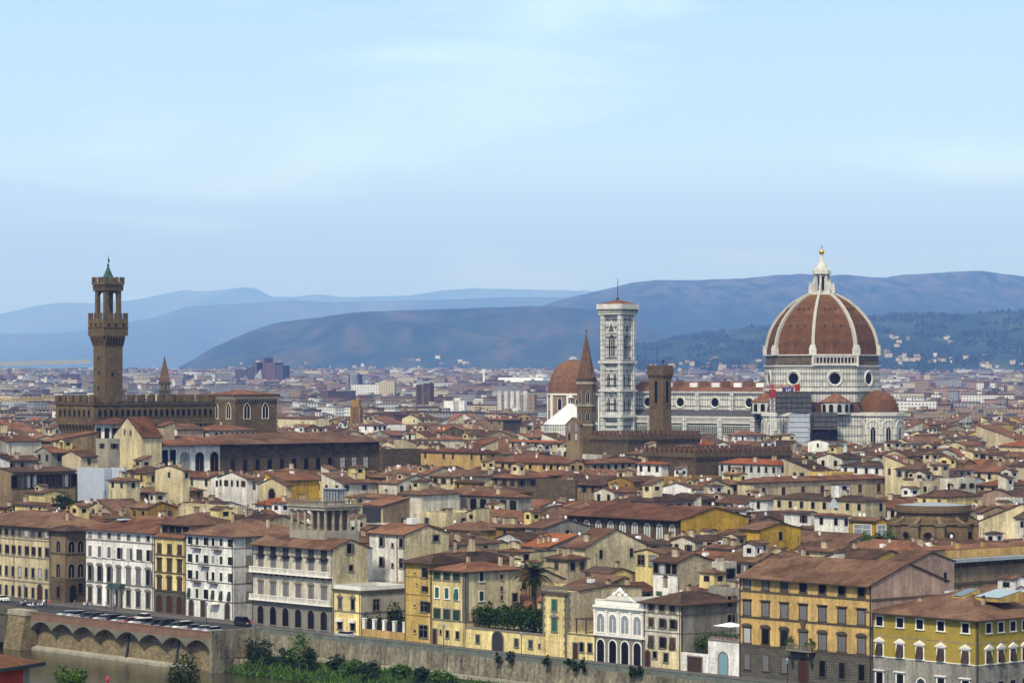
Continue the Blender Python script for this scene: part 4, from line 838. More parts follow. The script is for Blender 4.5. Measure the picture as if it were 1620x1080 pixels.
mb = MB(); mb.lathe([(3.1,99.9),(2.6,101),(1.5,103.4),(.8,105.6),(.45,107.1)], 16); mb.build('cone', 'marble_plain', lo)
mb = MB(); mb.lathe([(.2,107.0)]+[(1.25*math.sin(R(a)), 108.2-1.25*math.cos(R(a))) for a in range(20,180,20)]+[(.05,109.45)], 16); bo = mb.build('ball', 'gold', lo, smooth=True)
mb = MB(); mb.box(-.12,.12,-.12,.12,109.4,111.6); mb.box(-.7,.7,-.1,.1,110.5,110.75); mb.build('cross', 'gold', lo)
# crossing body, tribunes
mb = MB(); mb.prism(octp(29.5), 0, 35.3); mb.build('crossing_wall', 'marble', cath); mb = MB(); mb.prism(octp(30.4), 35.3, 36.6); mb.build('balustrade', 'marble_plain', cath); mb = MB(); mb.prism(octp(29), 36.6, 41.5, scale=.88); mb.build('crossing_roof', 'tile_brown', cath)
def trib(ang, dist, Rd, lower=True, mat='dome_tile'):
    a = R(ang); cx, cy = dist*math.cos(a), dist*math.sin(a)
    mb = MB(); mb.prism([(cx+x, cy+y) for x, y in octp(Rd*1.22, 10, 18)], 0, 35.2); mb.build('tribune_wall', 'marble', cath)
    mb = MB(); mb.prism([(cx+x, cy+y) for x, y in octp(Rd*1.30, 10, 18)], 35.2, 36.8); mb.build('balustrade', 'marble_plain', cath)
    mb = MB(); K = 8; mb.lathe([(Rd*math.cos(R(90*j/K)), 36.8+(9.6)*math.sin(R(90*j/K))) for j in range(K)]+[(.2, 46.5)], 10, 0, cx, cy, R(18)); mb.build('half_dome', mat, cath)
    for j in range(-3, 4):
        b_ = a+R(36*j); ms = win_meshes('arch point bif', 2.2, 9.5, 'marble_plain')
        rr2 = Rd*1.22*math.cos(R(18)); o = inst('window', ms[0][1], cath, (cx+rr2*math.cos(b_), cy+rr2*math.sin(b_), 21), b_+R(90)); inst('pane', ms[1][1], o, (0,0,0))
        mb = MB(); aa = arch_pts(0, 27, 7.0, 6.8, 10); bb_ = arch_pts(0, 27, 5.6, 6.1, 10); n = len(aa); i = 0
        mb.v = [(p[0], -.35, p[1]) for p in aa]+[(p[0], -.35, p[1]) for p in bb_]+[(p[0], 0, p[1]) for p in aa]
        for q in range(1, n): k2 = (q+1) % n; mb.f += [(q, k2, n+k2, n+q), (k2, q, 2*n+q, 2*n+k2)]; mb.m += [0, 0]
        mb.build('blind_arch', 'marble_plain', cath, (cx+rr2*math.cos(b_), cy+rr2*math.sin(b_), 0), b_+R(90))
trib(0, 29, 9.3); trib(-90, 29, 9.3, mat='tile_dark')
def exedra(ang):
    a = R(ang); cx, cy = 25.5*math.cos(a), 25.5*math.sin(a); mb = MB(); mb.cyl(cx, cy, 36, 41.2, 6.6, 6.6, 20); mb.build('exedra_wall', 'marble_plain', cath)
    mb = MB(); mb.cyl(cx, cy, 41.2, 45.4, 7.1, .4, 20); mb.build('exedra_roof', 'tile_red', cath)
    for j in range(-2, 3): b_ = a+R(32*j); mb = MB(); mb.arch(0, 37, 1.9, 3.4, -.12, .1); mb.build('niche', 'glass', cath, (cx+6.6*math.cos(b_), cy+6.6*math.sin(b_), 0), b_+R(90))  # dark arch faces stand for the shade inside the niches, no glazing
exedra(-45); exedra(-135)
# nave
X0, X1 = -98, -22
mb = MB(); mb.box(X0, X1, -10.8, 10.8, 0, 45.6, 0); mb.build('nave_wall', 'marble', cath)
mb = roof_mb(X0, X1, -10.8, 10.8, 45.9, 'gx', .36, .9); mb.build('nave_roof', ['tile_red', 'marble_dark', 'marble'], cath)
mb = MB(); mb.box(X0-.3, X1, -11.7, -10.82, 44.9, 45.85); mb.build('cornice', 'marble_plain', cath)
mb = MB(); mb.box(X0, X1, -20.8, -10.82, 0, 33.6); mb.box(X0, X1, 10.82, 20.8, 0, 33.6); mb.build('aisle_wall', 'marble_rows', cath)
mb = MB(); mb.box(X0, X1, -21.7, -20.0, 33.6, 34.5); mb.build('aisle_cornice', 'marble_plain', cath)
mb = MB(); n = 150
for i in range(n): x = X0+(X1-X0)*i/n; mb.box(x, x+.26, -21.5, -21.2, 32.0, 33.6)
mb.box(X0, X1, -21.5, -21.2, 31.3, 32.0); mb.build('aisle_gallery', 'marble_plain', cath)
mb = MB()
for i in range(75): x = X0+(X1-X0)*i/75; mb.arch(x+.5, 26.8, .6, 3.3, -20.95, -20.82)
for i in range(n): pass
mb.build('arcade_panels', 'marble_dark', cath)
mb = MB(); mb.poly([(X0,-20.6,33.65),(X1,-20.6,33.65),(X1,-10.85,37.4),(X0,-10.85,37.4)]); mb.build('aisle_roof', 'scaffold_grey', cath)
mb = MB()
for x in (-96,-78.5,-59.5,-40.5,-23): mb.box(x-1, x+1, -11.6, -10.8, 34, 44.9); mb.box(x-1.2, x+1.2, -21.8, -20.8, 0, 33.5)
mb.build('pilaster', 'marble_fine', cath)
for x in (-87, -69, -50, -31.5):
    mb = MB()
    for (ra, rb, da, db) in ((3.0, 2.5, .1, .5), (2.5, 1.95, .5, .1)):
        nn = 20; i = len(mb.v); mb.v += [(ra*math.cos(2*math.pi*j/nn), -da, ra*math.sin(2*math.pi*j/nn)) for j in range(nn)] + [(rb*math.cos(2*math.pi*j/nn), -db, rb*math.sin(2*math.pi*j/nn)) for j in range(nn)]
        for j in range(nn): mb.f.append((i+j, i+(j+1)%nn, i+nn+(j+1)%nn, i+nn+j)); mb.m.append(0)
    i = len(mb.v); mb.v += [(1.95*math.cos(2*math.pi*j/nn), -.08, 1.95*math.sin(2*math.pi*j/nn)) for j in range(nn)]; mb.f.append(tuple(i+j for j in range(nn))); mb.m.append(1)
    mb.build('oculus', ['marble_plain', 'glass'], cath, (x, -10.8, 40.6))
for x in (-80, -66, -54, -42, -30):
    mb = MB(); mb.box(x, x+4.2, -7.6, -7.2, 47.6, 49.6); mb.build('roof_screen', 'crane_white', cath); mb = MB(); mb.box(x+4.4, x+9, -6.2, -5.8, 47.9, 50.4); mb.build('roof_screen', 'brick_red', cath)
mb = MB(); mb.box(X0-2.5, X0, -11.2, 11.2, 0, 52); mb.xz([(X0,0),(X0,0),(X0,0)],0,0) if False else None
mb.build('facade_wall', 'marble_fine', cath)
FOOT.append((C0+ec*-30, 72, 34, CRZ)); PROT.append((1000, 1425, 392, 690, 1300))
# ---- striped bell tower
def cw(x, y): return C0+ec*x+nc*y
p = cw(-92, -28); camp = empty('bell_tower', (*p, 0), CRZ); tag(camp, 'tall square bell tower of white marble with slender pointed windows, left of the cathedral', 'bell tower')
hw = 4.7; mb = MB(); mb.box(-hw, hw, -hw, hw, 0, 81.6); mb.build('shaft', 'marble_fine', camp)
for sx in (-1,1):
    for sy in (-1,1): mb = MB(); mb.prism([(sx*hw+1.55*math.cos(R(22.5+45*k)), sy*hw+1.55*math.sin(R(22.5+45*k))) for k in range(8)], 0, 81.6); mb.build('corner_buttress', 'marble_fine', camp)
def ringbox(o, z0, z1): mb = MB(); mb.box(-o, o, -o, o, z0, z1); return mb
for z0, z1, o in ((33.7,34.9,6.5),(45.5,46.5,6.5),(58.5,59.6,6.5),(80.8,81.6,6.5),(24,25,6.5)): ringbox(o, z0, z1).build('cornice', 'marble_plain', camp)
mb = MB()
for z in (27,29.5,32,37,40,43.5,48.3,51.5,55,61,66,70.5,75,78.5): mb.box(-5.35,5.35,-5.35,5.35,z,z+.28)
mb.build('band', 'marble_dark', camp)
ringbox(6.7, 81.6, 83.3).build('corbel_table', 'marble_rows', camp); ringbox(7.0, 83.3, 85.6).build('parapet', 'marble_plain', camp)
mb = corbels(-6.2, 6.2, -6.2, 6.2, 80.8, 83.2, .75, 1.0); mb.build('bracket_row', 'marble_dark', camp)
mb = MB(); mb.cyl(0, 0, 85.6, 87.6, 9.0, .8, 4, a0=R(45)); mb.build('roof', 'tile_red', camp); mb = MB(); mb.cyl(0,0,87.4,89,.7,.4,8); mb.cyl(0,0,89.5,97.8,.22,.1,6); mb.build('mast', 'metal_dark', camp)
for al in (-90, 0, 90, 180):
    a = R(al)
    def wat(style, w_, h, x, z):
        ms = win_meshes(style, w_, h, 'marble_plain'); ca, sa = math.cos(a), math.sin(a); o = inst('window', ms[0][1], camp, (hw*ca - x*sa, hw*sa + x*ca, z), a+R(90)); inst('pane', ms[1][1], o, (0,0,0)); return o
    o = wat('arch point bif', 3.3, 10.2, 0, 61.6)
    mb = MB(); mb.xz([(-2.7,72.3),(2.7,72.3),(0,79.0)], -.5, 0); mb.xz([(-1.6,73),(1.6,73),(0,77.0)], -.6, -.5, 1); mb.build('gable', ['marble_plain','marble_dark'], o, (0,0,-61.6))
    for m_x in (-.7, .7): mb = MB(); mb.box(m_x-.12, m_x+.12, -.2, -.03, 0, 8.6); mb.build('mullion', 'marble_plain', o)
    for z in (47.6, 36.4):
        for x in (-1.75, 1.75):
            o = wat('arch point bif', 1.5, 6.0, x, z); mb = MB(); mb.xz([(-1.35,6.4),(1.35,6.4),(0,9.0)], -.4, 0); mb.build('gable', 'marble_plain', o)
FOOT.append((p, 10, 10, CRZ)); PROT.append((945, 1008, 437, 690, 1362))
# ---- scaffolds and crane at the cathedral
def scaf(label, u, Y, W, D, z0, z1, m, m2='scaffold_grey'):
    p = (kx(u)*Y, Y); r = empty('scaffold', (*p, 0), 0); tag(r, label, 'scaffold')
    mb = MB(); mb.box(.15, W-.15, .3, D, z0, z1-.5); mb.build('sheeting', m, r)
    for i in range(int(W/2.2)+1): mb = MB(); x_ = i*W/int(W/2.2); mb.bar((x_,0,z0),(x_,0,z1),.09); mb.build('upright', 'crane_white' if m == 'tarp' else 'metal_dark', r)
    mb = MB(); 
    for k in range(int((z1-z0)/2.2)+1): z = z0+k*2.2; mb.bar((0,0,z),(W,0,z),.07); mb.box(0,W,.02,.3,z-.06,z)
    mb.build('deck', 'scaffold_grey' if m != 'tarp' else 'crane_white', r)
scaf('scaffold wrapped in pale blue sheeting at the foot of the cathedral, right of the crane', 1249, 1297, 8.6, 4, 0, 36.8, 'tarp'); scaf('dark grey netted scaffold standing against the cathedral transept', 1287, 1299, 10.4, 5, 0, 37.4, 'scaffold_grey')
scaf('stepped dark scaffold roofed with boards against the cathedral drum', 1228, 1303, 15.5, 8, 36.9, 45.5, 'scaffold_grey')
p = at = Vector((kx(1222)*1290, 1290)); r = empty('tower_crane', (*p, 0), R(-4)); tag(r, 'tower crane with white lattice mast and red jib in front of the cathedral', 'crane')
def lattice(mb, a, b, w_, step, rad=.07):
    a = Vector(a); b = Vector(b); d = (b-a); n = max(2, int(d.length/step)); d1 = d.normalized(); u = Vector((1,0,0)) if abs(d1.z) > .5 else Vector((0,1,0)); v = Vector((0,1,0)) if abs(d1.z) > .5 else Vector((0,0,1))
    cs = [u*(sx*w_/2)+v*(sy*w_/2) for sx, sy in ((-1,-1),(1,-1),(1,1),(-1,1))]
    for c in cs: mb.bar(a+c, b+c, rad)
    for i in range(n):
        p_, q_ = a+d*i/n, a+d*(i+1)/n
        for k in range(4): mb.bar(p_+cs[k], q_+cs[(k+1)%4], rad*.8); mb.bar(p_+cs[k], p_+cs[(k+1)%4], rad*.8)
mb = MB(); lattice(mb, (0,0,0), (0,0,43.5), 2.0, 2.2, .13); mb.build('mast', 'crane_white', r); mb = MB(); mb.box(-1.4,1.4,-1.4,1.4,43.5,47); mb.bar((0,0,47),(0,0,49.5),.3); mb.build('cab', 'crane_red', r)
mb = MB(); lattice(mb, (-2.5,0,48.2), (12.2,0,48.2), 1.4, 1.6, .14); mb.build('jib', 'crane_red', r); mb = MB(); mb.box(9.6,11.8,-1.2,1.2,46.2,49.2); mb.build('counterweight', 'crane_red', r)
mb = MB(); mb.box(4.2,9.0,-1.15,-1.0,45.9,47.8); bn = mb.build('banner', 'banner_blue', r)
cu = bpy.data.curves.new('lettering', 'FONT'); cu.body = 'LIV'; cu.size = 1.7; cu.extrude = .02; cu.align_x = 'CENTER'; to = bpy.data.objects.new('lettering', cu); S.collection.objects.link(to); to.parent = bn; to.location = (6.4, -1.2, 46.0); to.rotation_euler = (R(90), 0, 0); cu.materials.append(M['dish_white']); bpy.context.view_layer.update(); lm_ = bpy.data.meshes.new_from_object(to); bpy.data.objects.remove(to); lo_ = inst('lettering', lm_, bn, (6.9, -1.2, 46.2)); lo_.rotation_euler = (R(90), 0, 0)
# ---- generic tower helper
def tower(name, label, cat, uL, uC, uS, YC, vE, m, rz=None, vlow=None):
    A, rz, W, D, H = corner(uL, uC, uS, YC=YC, vE=vE, H=zv(vE, YC), vlow=vlow, rz=rz); b = Bld(name, label, cat, A, rz, W, D, H); b.Y = YC; b.z = lambda v: zv(v, YC); b.walls([(0, H, m)]); return b
# old palace: body and tower
b = tower('old_palace', 'fortress-like brown stone palace with battlements and small arched windows, below the tall clock tower', 'palace', 97, 150, 334, 1004, 636, 'tower_stone', vlow=690)
W, D = b.W, b.D; zc = b.z(672); mb = MB(); mb.box(-1.3, W+1.3, -1.3, D+1, zc, b.H+.0); mb.build('gallery_wall', 'tower_stone', b.r)
corbels(0, W, 0, D, b.z(686), zc, 1.3, 2.0).build('corbel_row', 'tower_stone', b.r)
mb = merlons(MB(), -1.6, W+1.6, -1.6, D+1, b.H, 2.3, 2.0, 2.0, .8); mb.build('battlements', 'brick_red' if False else 'tower_stone', b.r)
mb = MB(); mb.box(-1.7, W+1.7, -1.7, D+1.3, b.H-1.0, b.H-.5); mb.build('string_course', 'stone', b.r)
for sd, n, T in (('F', 7, W), ('R', 21, D)):
    for i in range(n):
        ms = win_meshes('arch', 1.3, 2.4, 'tower_stone'); loc, rz_ = b.side(sd, T*(i+.5)/n, b.z(659), 1.3); o = inst('window', ms[0][1], b.r, loc, rz_); inst('pane', ms[1][1], o, (0,0,0))
mb = roof_mb(4, W-4, 4, D-4, b.H-2, 'hip', .3, 0); mb.build('roof', ['tile_red','eave_wood','wall_beige'], b.r)
b = tower('clock_tower', 'slender brown stone tower with a battlemented gallery, open belfry and green copper spirelet', 'tower', 149.7, 166, 194, 1007, 545, 'tower_stone', vlow=630)
W, D = b.W, b.D; z1, z2, z3 = b.z(531), b.z(504), b.z(497); g = 1.3
mb = MB(); mb.box(-g, W+g, -g, D+g, z1, z2); mb.build('gallery_wall', 'tower_stone', b.r); corbels(0, W, 0, D, b.H-.6, z1, g, 1.15, 'FRL').build('corbel_row', 'tower_stone', b.r)
mb = MB(); mb.box(0, W, 0, D, b.H, z1); mb.build('neck_wall', 'tower_stone', b.r)
merlons(MB(), -g, W+g, -g, D+g, z2, z3-z2+.5, .8, 1.0, .45).build('battlements', 'tower_stone', b.r); mb = MB(); mb.box(-g-.15, W+g+.15, -g-.15, D+g+.15, z1+2.6, z1+2.9); mb.build('string_course', 'stone', b.r)
for sd, T in (('F', W), ('R', D)):
    for i in range(3):
        ms = win_meshes('plain', .7, 1.3, 'tower_stone'); loc, rz_ = b.side(sd, T*(i*.42+.08), z1+3.0, g); o = inst('window', ms[0][1], b.r, loc, rz_); inst('pane', ms[1][1], o, (0,0,0))
for v in (568, 592, 616): b.window('F', W*.45, b.z(v), .6, 1.1, 'plain', fr='stone')
b.window('R', D*.42, b.z(595), .8, 1.2, 'plain', fr='stone')
zt0, zt1, zt2 = b.z(459), b.z(446), b.z(440); q = .35
for (x, y) in ((q, q), (W-q-1.35, q), (q, D-q-1.35), (W-q-1.35, D-q-1.35)): mb = MB(); mb.box(x, x+1.35, y, y+1.35, z2, zt0); mb.build('belfry_pier', 'tower_stone', b.r)
for sd, T in (('F', W), ('B', W), ('R', D), ('L', D)):
    mb = MB(); sp = T-2*q-2.7+.3; pts = [(-sp/2-1, zt0)]; K = 10
    zz0 = zt0-.3; base = zt0-sp/2-.3
    pts = [(-sp/2, zt0), ] + [(-sp/2*math.cos(math.pi*k/K), base+sp/2*math.sin(math.pi*k/K)) for k in range(K+1)] + [(sp/2, zt0)]
    loc, rz_ = b.side(sd, T/2, 0, -q-.1); mb.xz(pts[::-1][::-1], 0, 1.1); mb.build('belfry_arch', 'tower_stone', b.r, (loc[0], loc[1], 0), rz_)
mb = MB(); mb.cyl(W/2, D/2, z2+4.5, z2+6.4, 1.1, .6, 10); mb.bar((W/2-2.5, D/2, z2+6.6), (W/2+2.5, D/2, z2+6.6), .15); mb.build('bell', 'copper', b.r)
mb = MB(); mb.box(-.1, W+.1, -.1, D+.1, zt0, zt1); mb.build('belfry_wall', 'tower_stone', b.r); corbels(.1, W-.1, .1, D-.1, zt0-.2, zt0+1.5, .35, .8).build('corbel_row', 'stone', b.r)
merlons(MB(), -.45, W+.45, -.45, D+.45, zt1, zt2-zt1+.5, .75, .9, .4).build('battlements', 'tower_stone', b.r); mb = MB(); mb.box(-.45, W+.45, -.45, D+.45, zt1-.9, zt1); mb.build('parapet', 'tower_stone', b.r)
mb = MB(); mb.cyl(W/2, D/2, zt1, b.z(421), 2.6, .25, 8); mb.build('spirelet', 'copper', b.r); 
mb = MB(); mb.lathe([(.05,b.z(421)-.2),(.5,b.z(419)),(.05,b.z(417)+.3)], 10, 0, W/2, D/2); mb.bar((W/2,D/2,b.z(421)),(W/2,D/2,b.z(403)),.09)
mb.xz([(W/2-.1,b.z(415)),(W/2+.9,b.z(413)),(W/2+.8,b.z(409)),(W/2+.3,b.z(408)),(W/2-.1,b.z(409.5))], D/2-.06, D/2+.06); mb.build('weather_vane', 'gold' if False else 'copper', b.r)
b = tower('house', 'small pale plastered block with a tiled roof at the foot of the clock tower', 'house', 171, 182, 197, 1032, 618, 'wall_beige'); b.roof('pyr', .2, .6, 'tile_brown'); b.window('F', b.W*.5, b.H-2.2, .8, 1.2)
# guild church block
b = tower('granary_church', 'square brown stone church block with pointed tracery windows and corbelled cornice under hipped roof', 'church', 330, 372, 438, 1075, 624, 'tower_stone', vlow=666)
W, D = b.W, b.D; mb = MB(); mb.box(-.9, W+.9, -.9, D+.9, b.H-.9, b.H); mb.build('cornice', 'tower_stone', b.r); corbels(0, W, 0, D, b.H-2.6, b.H-.9, .9, 1.1).build('corbel_row', 'stone_light', b.r)
b.row('F', 2, b.z(662), 2.6, 5.6, 'arch point bif', fr='trim_white', x0=W*.28, x1=W*.76); b.row('R', 2, b.z(662), 2.6, 5.6, 'arch point bif', fr='trim_white', x0=D*.28, x1=D*.72); b.roof('hip', .17, 1.0, 'tile_red')
# square prison tower, crenellated palace walls
b = tower('stone_tower', 'square brown stone tower with tall belfry arches and battlements, before the cathedral nave', 'tower', 1027, 1049, 1062, 1150, 593, 'tower_stone', vlow=686)
W, D = b.W, b.D; mb = MB(); mb.box(-.6, W+.6, -.6, D+.6, b.H, b.z(585)); mb.build('gallery_wall', 'brick_red' if False else 'tower_stone', b.r); corbels(0, W, 0, D, b.H-1.5, b.H+.3, .6, 1.0).build('corbel_row', 'tower_stone', b.r)
merlons(MB(), -.6, W+.6, -.6, D+.6, b.z(585), 1.8, .8, .55, .4).build('battlements', 'brick_red', b.r); b.window('F', W*.5, b.z(637), 1.5, 8.6, 'arch', fr='tower_stone'); b.window('R', D*.5, b.z(637), 1.4, 8.6, 'arch', fr='tower_stone')
mb = MB(); mb.bar((1,D-1,b.z(580)),(1,D-1,b.z(548)),.08); mb.build('mast', 'metal_dark', b.r); mb = MB(); mb.bar((W-2,2,b.z(582)),(W-2,2,b.z(569)),.1); mb.lathe([(.1,b.z(574)),(.45,b.z(572)),(.3,b.z(570)),(.1,b.z(568))],8,0,W-2,2); mb.build('weather_vane', 'metal_dark', b.r)
def crenwall(label, uL, uC, uS, YC, vE, m='stone_block', brow='F'):
    b = tower('fortified_palace', label, 'palace', uL, uC, uS, YC, vE, m, vlow=vE+14); merlons(MB(), -.3, b.W+.3, -.3, b.D+.3, b.H, 1.5, 1.3, 1.1, .6).build('battlements', 'brick_red', b.r)
    corbels(0, b.W, 0, b.D, b.H-3.2, b.H-1.6, .5, 1.5, 'FR').build('corbel_row', 'stone', b.r); mb = MB(); mb.box(-.5, b.W+.5, -.5, b.D+.5, b.H-1.6, b.H); mb.build('parapet', 'stone_block', b.r); return b
crenwall('brown stone fortress wall with swallow battlements running below the bell tower', 935, 993, 1106, 1095, 689); crenwall('dark stone wall with square battlements stepping down to the right of the stone tower', 1020, 1100, 1250, 1010, 716, 'dark_stone')
# hexagonal bell tower with spire
p = Vector((kx(927.5)*1120, 1120)); Yb = 1120; r = empty('spired_bell_tower', (*p, 0), R(8)); tag(r, 'slim hexagonal stone bell tower ending in a sharp brick spire, left of the marble tower', 'bell tower'); zb = lambda v: zv(v, Yb)
hx = lambda Rr: [(Rr*math.cos(R(60*k)), Rr*math.sin(R(60*k))) for k in range(6)]
mb = MB(); mb.prism(hx(3.5), 0, zb(606)); mb.build('shaft', 'tower_stone', r)
for v in (606, 641, 672): mb = MB(); mb.prism(hx(3.8), zb(v)-.3, zb(v)+.5); mb.build('cornice', 'stone_light', r)
mb = MB(); mb.prism(hx(3.75), zb(606)+.5, zb(598)); mb.build('corbel_table', 'stone', r)
for k in range(6):
    a = R(30+60*k); rr2 = 3.5*math.cos(R(30))
    for v, h in ((637, 4.2), (666, 3.4)): ms = win_meshes('arch point bif', 1.3, h, 'stone_light'); o = inst('window', ms[0][1], r, (rr2*math.cos(a), rr2*math.sin(a), zb(v)), a+R(90)); inst('pane', ms[1][1], o, (0,0,0))
    mb = MB(); mb.xz([(-1.2,zb(598)),(1.2,zb(598)),(0,zb(586))], -.2, .3); mb.build('gable', 'brick_red', r, (rr2*math.cos(a), rr2*math.sin(a), 0), a+R(90))
mb = MB(); mb.lathe([(3.4, zb(598)), (.12, zb(528))], 6); mb.build('spire', 'brick_red', r); mb = MB(); mb.bar((0,0,zb(530)),(0,0,zb(521)),.1); mb.lathe([(.05,zb(525.5)),(.4,zb(524)),(.05,zb(522.5))],8); mb.build('weather_vane', 'metal_dark', r)
FOOT.append((p, 6, 6, 0)); PROT.append((910, 946, 520, 690, 1110))
# bell gable
b = tower('bell_gable', 'small stone bell gable with arched openings rising over low roofs, left of the battlemented wall', 'bell gable', 899, 917, 921, 1040, 672, 'wall_tan', vlow=712)
for v, n in ((696, 2), (682, 2)): b.row('F', n, b.z(v), 1.1, 2.4, 'arch', fr='trim')
b.roof('gy', .7, .5, 'tile_brown', wallm='wall_tan')
# chapel dome, white pyramid roof
Yb = 1750; p = Vector((kx(907)*Yb, Yb)); zb = lambda v: zv(v, Yb); r = empty('domed_chapel', (*p, 0), R(10)); tag(r, 'domed chapel with plain ribless terracotta dome behind the spired tower', 'chapel')
mb = MB(); mb.prism(octp(15.3), 0, zb(622)); mb.build('drum', 'wall_tan', r); mb = MB(); mb.prism(octp(15.9), zb(622)-.9, zb(622)); mb.build('cornice', 'trim_white', r)
mb = MB(); mb.lathe([(15.2*math.cos(R(a))**.9 if a < 88 else 2.2, zb(622)+(zb(569)-zb(622))*math.sin(R(a))) for a in (0,12,24,36,48,60,70,78,84)]+[(2.3, zb(568))], 8, 0, a0=R(22.5)); mb.build('dome', 'tile_orange' if False else 'dome_tile', r); mb = MB(); mb.cyl(0,0,zb(569),zb(565),3.0,2.2,10); mb.cyl(0,0,zb(565),zb(563.5),2.2,.5,10); mb.build('lantern', 'lead', r)
for k in range(8):
    a = R(45*k); rr2 = ap(15.3); ms = win_meshes('arch', 2.6, 6.8, 'trim_white'); o = inst('window', ms[0][1], r, (rr2*math.cos(a), rr2*math.sin(a), zb(648)), a+R(90)); inst('pane', ms[1][1], o, (0,0,0))
    a = R(22.5+45*k); mb = MB(); mb.box(-1, 1, -.5, .6, 0, zb(624)); mb.build('pilaster', 'trim_white', r, (15.0*math.cos(a), 15.0*math.sin(a), 0), a+R(90))
FOOT.append((p, 16, 16, 0)); PROT.append((864, 950, 563, 655, 1735))
Yb = 1440; p = Vector((kx(903)*Yb, Yb)); zb = lambda v: zv(v, Yb); r = empty('baptistery', (*p, 0), R(14)); tag(r, 'octagonal building with gleaming white pyramid roof and little lantern, beside the marble bell tower', 'baptistery')
mb = MB(); mb.prism(octp(13.2), 0, zb(671)); mb.build('wall', 'marble', r); mb = MB(); mb.lathe([(13.6, zb(671)), (1.2, zb(638))], 8, 0, a0=R(22.5)); mb.build('roof', 'white_roof', r); mb = MB(); mb.cyl(0,0,zb(639),zb(629),1.2,1.1,8); mb.cyl(0,0,zb(629),zb(628),1.6,1.6,8); mb.lathe([(1.3,zb(628)),(.4,zb(623.5)),(.05,zb(621))],8); mb.build('lantern', 'marble_plain', r)
for k in range(8): a = R(45*k); mb = MB(); mb.box(-.25,.25,-.05,.15,zb(638),zb(630)); mb.build('lantern_window','glass',r,(1.13*math.cos(a),1.13*math.sin(a),0),a+R(90))
FOOT.append((p, 14, 14, 0)); PROT.append((866, 920, 620, 672, 1425))
# church spire behind the old palace
Yb = 1650; p = Vector((kx(260.5)*Yb, Yb)); zb = lambda v: zv(v, Yb); r = empty('church_spire', (*p, 0), R(20)); tag(r, 'brick church steeple with pyramid spire poking up behind the battlements', 'steeple')
mb = MB(); mb.box(-2.5,2.5,-2.5,2.5,0,zb(604)); mb.build('shaft','tower_stone',r); mb = MB(); mb.cyl(0,0,zb(604),zb(563),3.7,.15,4,a0=R(45)); mb.build('spire','brick_red',r)
for v in (606, 618): mb = MB(); mb.box(-2.9,2.9,-2.9,2.9,zb(v)-.4,zb(v)+.5); mb.build('cornice','stone',r)
for a in (-90,0,90,180): ms = win_meshes('arch bif',1.6,3.2,'stone_light'); o = inst('window',ms[0][1],r,(2.5*math.cos(R(a)),2.5*math.sin(R(a)),zb(617)),R(a+90)); inst('pane',ms[1][1],o,(0,0,0))
PROT.append((250, 271, 560, 620, 1640))
# round stone apse of the library
Yb = 790; p = Vector((kx(1476)*(Yb+12), Yb+12)); zb = lambda v: zv(v, Yb); r = empty('round_stone_hall', (*p, 0), R(-6)); tag(r, 'brown stone rotunda with buttresses, round windows and a heavy balustraded cornice among the rooftops', 'rotunda')
R0 = 9.8; mb = MB(); mb.cyl(0,0,0,zb(812),R0,R0,28); mb.build('upper_wall','rotunda_stone',r); mb = MB(); mb.cyl(0,0,0,zb(830),R0+2.0,R0+2.0,28); mb.build('lower_wall','rotunda_stone',r)
mb = MB(); mb.cyl(0,0,zb(830),zb(828),R0+2.5,R0+2.5,28); mb.cyl(0,0,zb(812),zb(808),R0+.9,R0+1.1,28); mb.build('cornice','rotunda_stone',r); mb = MB(); mb.cyl(0,0,zb(808),zb(801),R0+.3,R0+.3,28); mb.build('balustrade','rotunda_stone',r)
for k in range(12):
    a = R(30*k+6); mb = MB(); mb.box(-1.1,1.1,-1.2,1.2,0,zb(832)); mb.box(-1.4,1.4,-1.5,1.5,zb(832),zb(830)+.3); mb.yz([(-1.2,zb(830)+.3),(2.6,zb(830)+.3),(2.6,zb(816)),(1.6,zb(822))],-.6,.6); mb.build('buttress','rotunda_stone',r,((R0+2.4)*math.cos(a),(R0+2.4)*math.sin(a),0),a+R(90))
    a = R(30*k+21); o = MB(); o.lathe([(1.25,0),(1.0,.3),(.85,.05)],14); o.v = [(x,-z,y) for x,y,z in o.v]; o.build('oculus','stone',r,((R0+2.02)*math.cos(a),(R0+2.02)*math.sin(a),zb(848)),a+R(90))
    mb = MB(); i = 0; mb.poly([(.85*math.cos(2*math.pi*j/14),-.08,.85*math.sin(2*math.pi*j/14)) for j in range(14)]); mb.build('oculus_pane','glass',r,((R0+2.02)*math.cos(a),(R0+2.02)*math.sin(a),zb(848)),a+R(90))
mb = MB(); mb.cyl(0,0,zb(801),zb(797),R0-1,1,28); mb.build('roof','lead',r); FOOT.append((p, 13, 13, 0)); PROT.append((1402, 1548, 798, 862, Yb-5))
